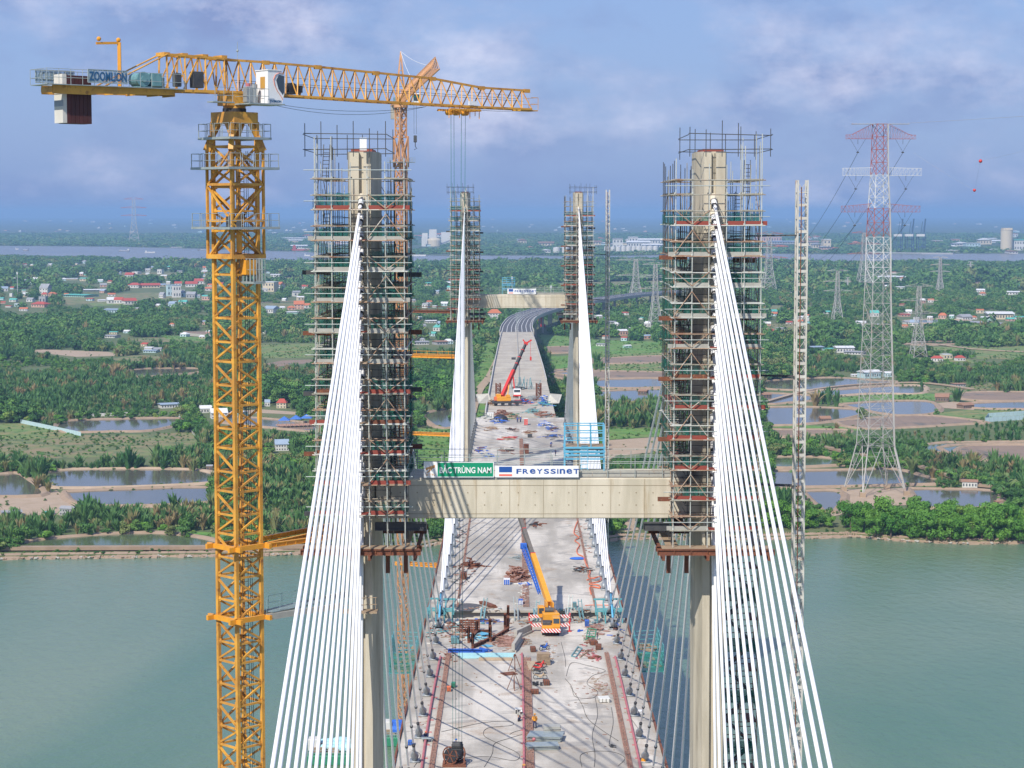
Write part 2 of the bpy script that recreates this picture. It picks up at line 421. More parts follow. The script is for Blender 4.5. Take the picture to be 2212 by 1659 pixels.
# ================================================================ the bridge
BX = 1.75                      # x of the bridge's centre line
_DZ = [(-40, 57.0), (150, 58.0), (460, 58.0), (620, 57.4), (900, 51.9), (1200, 43.4), (1480, 33.6)]
def dz(Y):
    if Y <= _DZ[0][0]: return _DZ[0][1]
    for (a, za), (b, zb) in zip(_DZ, _DZ[1:]):
        if Y <= b:
            t = (Y - a) / (b - a); return za + (zb - za) * t
    return _DZ[-1][1]
def on_deck(x, y):
    z = 58.0
    for _ in range(8):
        p = at_z(x, y, z); z = dz(p.y)
    return at_z(x, y, z)
def deckmat(name, base, dark, brown):
    m = bpy.data.materials.new(name); m.use_nodes = True; t = m.node_tree; b = t.nodes['Principled BSDF']; b.inputs['Roughness'].default_value = 0.85
    g = N(t, 'ShaderNodeTexCoord')
    def noise(scale, st, det=8, rg=0.6, dist=0.0):
        mp_ = N(t, 'ShaderNodeMapping'); mp_.inputs['Scale'].default_value = st; L(t, g.outputs['Object'], mp_.inputs['Vector'])
        n = N(t, 'ShaderNodeTexNoise'); n.inputs['Scale'].default_value = scale; n.inputs['Detail'].default_value = det
        n.inputs['Roughness'].default_value = rg; n.inputs['Distortion'].default_value = dist; L(t, mp_.outputs[0], n.inputs['Vector']); return n.outputs['Fac']
    def ramp(f, lo, hi):
        r = N(t, 'ShaderNodeMapRange'); r.inputs['From Min'].default_value = lo; r.inputs['From Max'].default_value = hi; L(t, f, r.inputs['Value']); return r.outputs[0]
    def over(A, fac, colr):
        mi = N(t, 'ShaderNodeMix', data_type='RGBA'); L(t, fac, mi.inputs['Factor'])
        if isinstance(A, tuple): mi.inputs['A'].default_value = (*A, 1)
        else: L(t, A, mi.inputs['A'])
        mi.inputs['B'].default_value = (*colr, 1); return mi.outputs['Result']
    def scl(f, k):
        q = N(t, 'ShaderNodeMath', operation='MULTIPLY'); q.inputs[1].default_value = k; L(t, f, q.inputs[0]); return q.outputs[0]
    c = over(base, scl(ramp(noise(0.07, (1.4, 0.55, 1)), 0.44, 0.60), 0.9), dark)
    c = over(c, scl(ramp(noise(0.22, (1, 0.06, 1), 6, 0.6), 0.50, 0.60), 0.6), dark)
    c = over(c, scl(ramp(noise(0.35, (0.4, 1.8, 1), 9, 0.75), 0.50, 0.70), 0.5), dark)
    c = over(c, scl(ramp(noise(0.16, (1, 1, 1), 9, 0.75, 0.4), 0.54, 0.66), 0.75), brown)
    c = over(c, scl(ramp(noise(1.5, (0.5, 2.5, 1), 6, 0.8), 0.58, 0.68), 0.8), dark)
    c = over(c, scl(ramp(noise(0.10, (1, 1.4, 1), 3, 0.5, 2.2), 0.59, 0.615), 0.45), (0.20, 0.19, 0.18))
    L(t, c, b.inputs['Base Color'])
    return m
M['deck'] = deckmat('dusty_deck_concrete', (0.58, 0.54, 0.475), (0.31, 0.285, 0.245), (0.33, 0.245, 0.17))
M['deck2'] = deckmat('tan_approach_deck_concrete', (0.46, 0.42, 0.34), (0.37, 0.33, 0.27), (0.40, 0.33, 0.24))
M['asphalt'] = mat('asphalt', (0.075, 0.075, 0.085), (0.10, 0.10, 0.105), 0.9, scale=0.3)
M['paint'] = mat('road_paint', (0.78, 0.78, 0.76), (0.7, 0.7, 0.68), 0.6, scale=2)
M['parapet'] = mat('parapet_concrete', (0.50, 0.49, 0.46), (0.42, 0.40, 0.37), 0.85, scale=0.5)
def strip(mb, ys, xl, xr, zoff, depth, mi=0, zf=dz):
    """a girder box following the deck profile between x = xl and xr"""
    vs = []
    for y in ys:
        z = zf(y) + zoff
        vs += [(xl, y, z), (xr, y, z), (xr, y, z - depth), (xl, y, z - depth)]
    fs = []
    for i in range(len(ys) - 1):
        a = i * 4; b_ = a + 4
        fs += [(a, a + 1, b_ + 1, b_), (a + 1, a + 2, b_ + 2, b_ + 1), (a + 2, a + 3, b_ + 3, b_ + 2), (a + 3, a, b_, b_ + 3)]
    fs += [(3, 2, 1, 0), tuple(len(vs) - 4 + k for k in range(4))]
    mb.add(vs, fs, mi)
def frange(a, b, s):
    n = max(1, int(round((b - a) / s))); return [a + (b - a) * i / n for i in range(n + 1)]
DB = thing('bridge_deck', 'long pale concrete bridge deck under construction between the two pylons', 'bridge deck', (BX, 200, 55))
mb = MB(); strip(mb, frange(-20, 309.0, 8), BX - 15, BX + 15, 0, 0.35)
strip(mb, frange(-20, 309.0, 20), BX - 14.6, BX - 11.2, -0.353, 2.3); strip(mb, frange(-20, 309.0, 20), BX + 11.2, BX + 14.6, -0.353, 2.3)
for y in frange(-18, 305, 5): mb.box((BX, y, dz(y) - 1.2), (22.3, 0.35, 1.6))
mb.build('near_span_slab', M['deck'], DB)
mb = MB(); strip(mb, frange(315.2, 622, 8), BX - 15, BX + 15, 0, 0.35)
strip(mb, frange(315.2, 622, 20), BX - 14.6, BX - 11.2, -0.353, 2.3); strip(mb, frange(315.2, 622, 20), BX + 11.2, BX + 14.6, -0.353, 2.3)
for y in frange(316, 620, 5): mb.box((BX, y, dz(y) - 1.2), (22.3, 0.35, 1.6))
mb.build('far_span_slab', M['deck'], DB)
mb = MB()
for sgn in (-1, 1):                                   # rusty formwork strips hanging on both edges
    for a, b_ in ((180, 308), (315, 470)):
        mb = MB()
        for y in frange(a, b_, 4)[:-1]:
            mb.box((BX + sgn * (15.12 + ru(-.03, .05)), y + 2.0, dz(y) + ru(-.03, .08)), (0.22, 4.02, 0.5 + ru(-.1, .1)))
        mb.build('edge_formwork', M['rust'], DB)
# the kerbs of projecting reinforcement: thousands of short rusty bars
def rebar_strip(xc, wd, a, b_, step=0.42):
    m = MB(); y = a
    bed = MB()
    for q in frange(a, b_, 2.0)[:-1]: bed.box((xc + ru(-.04, .04), q + 1.0, dz(q + 1) + .04), (wd * ru(.8, .98), 2.02, .08 + ru(0, .03)))
    bed.build('reinforcement_bed', M['bed'], DB)
    while y < b_:
        z = dz(y)
        for k in range(max(2, int(wd / 0.28))):
            x = xc - wd / 2 + (k + .5) * wd / max(2, int(wd / 0.28)) + ru(-.06, .06)
            m.beam((x, y, z), (x + ru(-.12, .12), y + ru(-.08, .08), z + ru(.18, .42)), 0.05)
        if rnd() < 0.8: m.beam((xc - wd / 2, y, z + .16), (xc + wd / 2, y + ru(-.1, .1), z + .16 + ru(0, .1)), 0.05)
        y += step
    for k in (-1, 1): m.beam((xc + k * wd / 2, a, dz(a) + .1), (xc + k * wd / 2, b_, dz(b_) + .1), 0.07)
    return m
M['bed'] = mat('dusty_reinforcement_bed', (0.13, 0.085, 0.065), (0.26, 0.20, 0.16), 0.95, scale=2.5, lo=.4, hi=.62)
M['rebar'] = mat('rusty_reinforcement', (0.40, 0.25, 0.20), (0.26, 0.13, 0.10), 0.9, scale=3)
for xc, wd, a, b_ in ((BX, 0.95, 205, 281), (BX + .1, 0.9, 318, 560), (BX - 10.9, 0.55, 205, 284), (BX + 11.1, 0.55, 205, 284), (BX - 10.6, 0.3, 318, 500), (BX + 10.9, 0.35, 318, 520)):
    o = rebar_strip(xc, wd, a, b_, 0.42 if b_ < 300 else 0.8).build('reinforcement_strip', M['rebar'], DB)
mb = MB(); strip(mb, frange(625, 1480, 12), BX - 10.9, BX + 10.9, 0, 2.6)
AP = mb.build('approach_viaduct', M['deck2'])
tag(AP, 'bare tan concrete approach deck sloping down beyond the far pylon', 'viaduct')
for sgn in (-1, 1):
    mb = MB(); strip(mb, frange(640 if sgn < 0 else 800, 1480, 12), BX + sgn * 10.7 - .2, BX + sgn * 10.7 + .2, 0.95, 0.95); mb.build('parapet', M['parapet'], AP)
mb = MB(); strip(mb, frange(700, 1480, 12), BX - 0.25, BX + 0.25, 0.5, 0.5); mb.build('median_upstand', M['conc2'], AP)
mb = MB()
for y in frange(650, 1470, 41):                       # joints between the poured strips
    mb.box((BX, y, dz(y) + 0.012), (21.0, 1.3, 0.02))
mb.split('joint_strip', mat('pale_joint_concrete', (0.56, 0.53, 0.47), (0.5, 0.47, 0.41), 0.9, scale=1), AP)
mb = MB()
for y in frange(660, 1470, 45):
    for sx in (-6, 6): mb.box((BX + sx, y, (dz(y) - 2.8) / 2), (2.2, 2.2, dz(y) - 2.8), 0, 0, 0.1)
    mb.box((BX, y, dz(y) - 3.3), (18, 2.4, 1.3))
mb.split('pier', M['conc2'], AP)
# asphalt part curving away to the right
cl = [Vector((BX, 1430, 0)), Vector((BX, 1480, 0))]
hz = [(1430, 35.0), (1480, 33.6)]
for x, y, z in ((1118, 700, 27.5), (1134, 683, 24), (1178, 668, 20.5), (1235, 655, 19), (1300, 645.5, 18), (1365, 637, 17.5), (1450, 630, 17), (1560, 622, 17)):
    p = at_z(x, y, z); cl.append(Vector((p.x, p.y, 0))); hz.append((0, z))
CLZ = [h[1] for h in hz]
def catmull(P, k=8):
    out = []
    for i in range(len(P) - 1):
        p0, p1, p2, p3 = P[max(i - 1, 0)], P[i], P[i + 1], P[min(i + 2, len(P) - 1)]
        for j in range(k):
            t = j / k
            out.append(0.5 * ((2 * p1) + (p2 - p0) * t + (2 * p0 - 5 * p1 + 4 * p2 - p3) * t * t + (3 * p1 - p0 - 3 * p2 + p3) * t ** 3))
    out.append(P[-1]); return out
RC = catmull([Vector((p.x, p.y, z)) for p, z in zip(cl, CLZ)][1:], 8)
def ribbon(mb, pts, o0, o1, zt, th, mi=0):
    vs = []
    for i, p in enumerate(pts):
        d = pts[min(i + 1, len(pts) - 1)] - pts[max(i - 1, 0)]; n = Vector((d.y, -d.x, 0)).normalized()
        a, b_ = p + n * o0, p + n * o1
        vs += [(a.x, a.y, p.z + zt), (b_.x, b_.y, p.z + zt), (b_.x, b_.y, p.z + zt - th), (a.x, a.y, p.z + zt - th)]
    fs = []
    for i in range(len(pts) - 1):
        a = i * 4; b_ = a + 4
        fs += [(a, a + 1, b_ + 1, b_), (a + 1, a + 2, b_ + 2, b_ + 1), (a + 2, a + 3, b_ + 3, b_ + 2), (a + 3, a, b_, b_ + 3)]
    fs += [(3, 2, 1, 0), tuple(len(vs) - 4 + k for k in range(4))]
    mb.add(vs, fs, mi)
mb = MB(); ribbon(mb, RC, -12.5, 12.5, 0, 2.4)
HV = mb.build('highway_viaduct', M['conc2']); tag(HV, 'dark paved viaduct curving to the right behind the far pylon', 'viaduct')
mb = MB(); ribbon(mb, RC, -12.0, 12.0, 0.06, 0.05); mb.build('asphalt_surface', M['asphalt'], HV)
mb = MB()
for o_ in (-10.6, -7.2, -3.9, -0.9, 0.9, 3.9, 7.2, 10.6): ribbon(mb, RC, o_ - .16, o_ + .16, 0.09, 0.02)
mb.build('lane_marking', M['paint'], HV)
for o_ in (-12.2, 0, 12.2):
    mb = MB(); ribbon(mb, RC, o_ - .25, o_ + .25, 0.95, 0.95); mb.build('parapet', M['parapet'], HV)
mb = MB()
for p in RC[3::3]:
    for s in (-6, 6): mb.box((p.x + s, p.y, (p.z - 2.6) / 2), (2, 2, p.z - 2.6))
mb.split('pier', M['conc2'], HV)
mb = MB()
for p in RC[1::2]:
    mb.tube((p.x, p.y, p.z), (p.x, p.y, p.z + 9), .14, 5); mb.beam((p.x - 2, p.y, p.z + 9), (p.x + 2, p.y, p.z + 9), .2)
mb.build('lamp_post', M['galv'], HV)
# ---------------------------------------------------------------- pylons
LEAN = {-1: .22, 1: -.42}      # the legs lean a little towards each other
def pylon(Y0, label):
    t = thing('bridge_pylon', label, 'pylon', (BX, Y0 + 3.5, -0.5))
    for s, lb in ((-1, 'left leg'), (1, 'right leg')):
        def X(a): return BX + s * a
        # plan: narrow faces with the cable groove, chamfers, long sides
        pl = [(12.2, 0), (12.72, 0), (12.72, .35), (13.05, .35), (13.05, 0), (13.72, 0), (13.98, 1.9), (13.98, 5.1), (13.72, 7), (13.05, 7), (13.05, 6.65), (12.72, 6.65), (12.72, 7), (12.2, 7), (11.75, 5.1), (11.75, 1.9)]
        m = MB(); m.prism([(X(a), Y0 + b_) for a, b_ in pl], -0.4, 123.6)
        m.v = [(x + LEAN[s] * z / 120.0, y, z) for x, y, z in m.v]
        leg = m.build('leg', M['leg'], t, False)
        m = MB()
        for i in range(15):                              # raised anchor blocks in the groove
            z = 120.2 - 1.08 * i - .028 * i * i
            for yy, q in ((Y0 + .16, -1), (Y0 + 6.84, 1)):
                m.tube((X(12.88), yy + q * -.1, z + .25), (X(12.88), yy + q * .25, z - .1), .27, 10)
        m.v = [(x + LEAN[s] * z / 120.0, y, z) for x, y, z in m.v]
        m.split('anchor_block', M['conc'], leg)
        m = MB(); m.box((X(12.9) + LEAN[s], Y0 + 3, 123.7), (1.5, 4.4, .2)); m.build('top_formwork', M['red'], leg)
    zt, zb = at_y(1160, 1033, 148.6).z, at_y(1160, 1120, 148.6).z
    if Y0 > 200: zt, zb = zt + .9, zb + .9
    m = MB(); m.box((BX, Y0 + 3.4, (zt + zb) / 2), (23.5, 5.6, zt - zb), 0, 0, 0.06)
    cbm = m.build('crossbeam', M['conc'], t)
    m = MB(); yf_ = Y0 + .59
    for x in np.arange(BX - 9.4, BX + 10, 2.44): m.box((x, yf_, (zt + zb) / 2), (.03, .02, zt - zb - .15))
    for z in (zt - .52, zb + .35): m.box((BX, yf_ + .002, z), (23, .02, .03))
    for x in np.arange(BX - 10, BX + 10.5, 1.22):
        for z in (zt - 1.05, zt - 1.95): m.tube((x, yf_ - .01, z), (x, yf_ + .02, z), .05, 8)
    m.build('form_joint', mat('dark_form_joint', (.26, .21, .14), (.34, .29, .21), .9, scale=2), cbm)
    return t, zt, zb
PY1, ZT, ZB = pylon(148, 'near concrete pylon whose crossbeam carries the green and white banners')
PY2, _, _ = pylon(458, 'far concrete pylon beyond the mobile cranes, with one white banner on its crossbeam')
# ---------------------------------------------------------------- stay cables
RS = [133.5, 125.5, 116, 106.4, 98, 88.6, 79.6, 70.3, 60.5, 50.2, 38.8, 29.2, 20.5, 11.3, 4.5]
RM = [157 - 10.6 * i for i in range(15)]
ORD = ['outermost', 'second', 'third', 'fourth', 'fifth', 'sixth', 'seventh', 'middle', 'ninth', 'tenth', 'eleventh', 'twelfth', 'thirteenth', 'fourteenth', 'innermost']
def fan(Y0, s, d, near, side):
    """s: -1 left / 1 right, d: -1 towards the camera / 1 away, Y0: pylon face"""
    lst = (RS if (near and d < 0) or (not near and d > 0) else RM)
    face = Y0 if d < 0 else Y0 + 7
    for i in range(15):
        z = 120.2 - 1.08 * i - .028 * i * i
        x = BX + s * 12.88
        a = Vector((x + LEAN[s] * z / 120.0, face + d * -.1, z)); yb = (Y0 if d < 0 else Y0 + 7) + d * lst[i]; b_ = Vector((x, yb, dz(yb) + 0.5))
        dr = (b_ - a).normalized(); Lg = (b_ - a).length
        white = (d < 0)
        what = 'white' if white else 'grey shaded'
        lab = '%s %s cable of the %s' % (ORD[i], what, side)
        t = thing('stay_cable', lab, 'stay cable', tuple(b_), 'stay cables in the %s' % side)
        m = MB(); m.tube(a + dr * 1.5, b_ - dr * 4.6, .112, 10, cap=False); m.build('sheath', M['cable'], t, True)
        m = MB(); m.tube(a, a + dr * .95, .2, 10); m.tube(a + dr * 1.15, a + dr * 1.55, .15, 10)
        m.build('upper_sleeve', M['cable'], t, True)
        m = MB(); m.tube(a + dr * .95, a + dr * 1.15, .19, 10); m.build('collar', M['black'], t, True)
        col = M['lblue'] if (not near and d < 0 and i == 0) else M['pipe']
        pl = 3.2 if near else 5.2
        if i == 0 and not near: pl = 8.5
        m = MB(); m.tube(b_ - dr * (pl + .25), b_, .16, 10); m.build('guide_pipe', col, t, True)
        m = MB(); m.tube(b_ - dr * (pl + .5), b_ - dr * (pl + .2), .19, 10, r2=.19); m.build('collar', M['black'], t, True)
        m = MB()
        m.path([b_ - dr * 2.0, b_ - dr * 1.35, b_ - dr * .95, b_ - dr * .45, b_ + Vector((0, 0, -.25))], lambda q: (.17, .21, .36, .46, .34)[int(round(q * 4))], 12)
        m.box((b_.x, b_.y, b_.z - .42), (1.1, 1.5, .16))
        m.build('anchor_boot', M['pipe'], t, True)
        if near:
            m = MB(); m.tube(b_ - dr * 9.5, b_ - dr * 9.2, .17, 10); m.build('collar', M['black'], t, True)
for Y0, near, nm in ((148, True, 'near pylon'), (458, False, 'far pylon')):
    for s, sn in ((-1, 'left'), (1, 'right')):
        for d in (-1, 1):
            fan(Y0, s, d, near, '%s fan %s the %s' % (sn, 'in front of' if d < 0 else 'behind', nm))
# ---------------------------------------------------------------- banners on the crossbeams
def banner_green():
    Y = 148.45; p0, p1 = at_y(915.5, 1031, Y), at_y(1067, 998, Y); q = at_y(945.5, 1031, Y)
    t = thing('banner', 'green and white banner reading BẮC TRÙNG NAM on the near crossbeam', 'banner', ((p0.x + p1.x) / 2, Y, p0.z))
    H = p1.z - p0.z
    m = MB(); m.box(((p0.x + q.x) / 2, Y, p0.z + H / 2), (q.x - p0.x - .01, .06, H + .04)); m.build('logo_panel', M['white'], t)
    m = MB(); m.box(((q.x + p1.x) / 2, Y, p0.z + H / 2), (p1.x - q.x, .055, H)); m.build('green_panel', M['sgreen'], t)
    m = MB()
    for z in (p0.z + .025, p1.z - .025): m.box(((q.x + p1.x) / 2, Y - .032, z), (p1.x - q.x, .012, .05))
    m.box((p1.x - .03, Y - .032, p0.z + H / 2), (.05, .012, H - .1)); m.build('white_border', M['white'], t)
    me = text_mesh('BẮC TRÙNG NAM', 1, M['white'], bold=0.02)
    wq = p1.x - q.x
    fit_text(me, (q.x + wq * .035, Y - .035, p0.z + H * .27), (1, 0, 0), (0, 0, 1), wq * .92, H * .62)
    put_mesh('lettering', me, t)
    wl = q.x - p0.x; X0 = p0.x
    m = MB()                                             # slanted bird-like bar and arrow under it
    def pr(pts): m.add([(X0 + wl * u, Y - .036, p0.z + H * v) for u, v in pts] + [(X0 + wl * u, Y - .031, p0.z + H * v) for u, v in pts],
                       [tuple(range(len(pts))), tuple(range(2 * len(pts) - 1, len(pts) - 1, -1))])
    pr([(.14, .46), (.80, .62), (.82, .82), (.14, .62)]); pr([(.14, .27), (.36, .32), (.68, .60), (.5, .56)])
    m.build('logo_mark', M['sorange'], t)
    me = text_mesh('BTN', 1, M['sorange']); fit_text(me, (X0 + wl * .16, Y - .035, p0.z + H * .10), (1, 0, 0), (0, 0, 1), wl * .66, H * .14); put_mesh('lettering', me, t)
    m = MB()
    for x in np.linspace(p0.x + .2, p1.x - .2, 5): m.beam((x, Y + .06, p0.z - .08), (x, Y + .06, p1.z), .05)
    m.build('frame', M['galv'], t)
def banner_white(Y, x0, x1, y0, y1, lab):
    p0, p1 = at_y(x0, y1, Y), at_y(x1, y0, Y); W, H = p1.x - p0.x, p1.z - p0.z
    t = thing('banner', lab, 'banner', ((p0.x + p1.x) / 2, Y, p0.z))
    m = MB(); m.box((p0.x + W / 2, Y, p0.z + H / 2), (W, .05, H)); m.build('panel', M['white'], t)
    m = MB(); m.box((p0.x + W * .125, Y - .03, p0.z + H * .68), (W * .155, .012, H * .48)); m.build('blue_square', M['sblue'], t)
    m = MB(); m.box((p0.x + W * .125, Y - .03, p0.z + H * .19), (W * .155, .012, H * .17)); m.build('coral_bar', M['sred'], t)
    ws = [.075, .085, .085, .085, .08, .08, .018, .08, .085, .085]; gp = (.70 - sum(ws)) / 9 * 1.0; xq = p0.x + W * .255
    for ch, lw in zip('FReYSSIneT', ws):
        me = text_mesh(ch, 1, M['sblue'], bold=0.022)
        fit_text(me, (xq, Y - .03, p0.z + H * .31), (1, 0, 0), (0, 0, 1), W * lw * .80, H * .42); put_mesh('letter', me, t); xq += W * (lw * .80 + max(gp, .004) + .012)
    m = MB()
    for x in np.linspace(p0.x + .2, p1.x - .2, 5): m.beam((x, Y + .06, p0.z - .08), (x, Y + .06, p1.z), .05)
    m.build('frame', M['galv'], t)
banner_green()
banner_white(148.45, 1069.5, 1250, 1006, 1031, 'wide white banner reading FREYSSINET on the near crossbeam')
banner_white(458.45, 1096, 1158, 623.5, 635, 'small distant white banner reading FREYSSINET on the far crossbeam')
# railings and boards on the crossbeams
def beam_top(Y0, nm):
    ZT = globals()['ZT'] + (.9 if Y0 > 200 else 0)
    t = thing('guard_rail', 'thin steel tube guard rail on top of the %s crossbeam' % nm, 'guard rail', (BX, Y0 + 1, ZT))
    m = MB()
    for x in np.linspace(BX - 11.0, BX + 11.0, 12):
        m.tube((x, Y0 + .75, ZT - .02), (x, Y0 + .75, ZT + 1.5 + ru(0, .5)), .03, 5)
        m.tube((x, Y0 + 6, ZT - .02), (x, Y0 + 6, ZT + 1.4), .03, 5)
    m.build('post', M['galv'], t)
    m = MB()
    for z in (.55, 1.05, 1.5):
        m.tube((BX - 11.6, Y0 + .72, ZT + z), (BX + 11.6, Y0 + .72, ZT + z + .03), .022, 5)
        m.tube((BX - 11.6, Y0 + 6, ZT + z), (BX + 11.6, Y0 + 6, ZT + z), .022, 5)
    m.build('rail', M['galv'], t)
    pl = MB()
    for k in range(8): pl.box((BX + 3.4 + k * 1.03, Y0 + 1.0, ZT + .27), (1.0, .10, .42))
    for k in range(2): pl.box((BX - 10.9 + k * 1.03, Y0 + 1.0, ZT + .2), (1.0, .10, .40))
    o = pl.build('plank_row', M['grey'] if Y0 < 200 else M['grey']); tag(o, 'grey steel planks standing on edge on the %s crossbeam' % nm, 'planks')
    pl = MB()
    for k in range(5): pl.box((BX + 5 + k * 1.2 + ru(-.1, .1), Y0 + 2.5 + ru(-.3, .3), ZT + .06 + .07 * k), (3.0, .9, .06), 0, ru(-.1, .1))
    o = pl.build('board_stack', M['wood']); tag(o, 'flat timber boards lying on the right of the %s crossbeam' % nm, 'boards')
beam_top(148, 'near'); beam_top(458, 'far')
def blue_cage(Y, xl, xr, yt, ym, yb, lab, mt):
    ZT = globals()['ZT'] + (.9 if Y > 200 else 0)
    a, b_ = at_y(xl, yb, Y), at_y(xr, yt, Y); zm = at_y(xl, ym, Y).z
    t = thing('work_platform', lab, 'work platform', ((a.x + b_.x) / 2, Y, ZT))
    m = MB(); D2 = 1.6
    for y in (Y, Y + D2):
        for k in range(4): x = a.x + (b_.x - a.x) * k / 3; m.beam((x, y, ZT if k in (0, 3) else zm), (x, y, b_.z), .07 if k in (1, 2) else .1)
        for z in (b_.z, (b_.z * 2 + zm) / 3, (b_.z + zm * 2) / 3): m.beam((a.x, y, z), (b_.x, y, z), .07)
        for z in (zm, zm - .3): m.beam((a.x - .1, y, z), (b_.x + .1, y, z), .14)
        m.beam((a.x, y, ZT + 1.2), (b_.x, y, ZT + 1.2), .12); m.beam((a.x, y, ZT + .9), (b_.x, y, ZT + .9), .1)
        m.beam((a.x + .1, y, zm - .2), (a.x + .7, y, ZT + 1.2), .07); m.beam((b_.x - .1, y, zm - .2), (b_.x - .7, y, ZT + 1.2), .07)
    for x in (a.x, b_.x):
        for z in (b_.z, zm, ZT + 1.2): m.beam((x, Y, z), (x, Y + D2, z), .09)
    m.build('frame', mt, t)
    m = MB(); m.box(((a.x + b_.x) / 2, Y + D2 / 2, zm + .1), (b_.x - a.x, D2, .06)); m.build('floor', M['wood'], t)
    m = MB(); xm = (a.x + b_.x) / 2
    for q in (-.25, .25): m.beam((xm + q, Y - .06, ZT + .1), (xm + q, Y - .06, zm), .05)
    for k in range(9): m.beam((xm - .25, Y - .06, ZT + .2 + k * .28), (xm + .25, Y - .06, ZT + .2 + k * .28), .035)
    m.build('ladder', mt, t)
blue_cage(152.8, 1220, 1305, 919, 967, 1030, 'light blue steel work platform with ladder standing on the near crossbeam', M['lblue'])
blue_cage(462.8, 1085, 1112, 600, 613, 632, 'pale blue cage platform standing on the far crossbeam', M['lblue'])
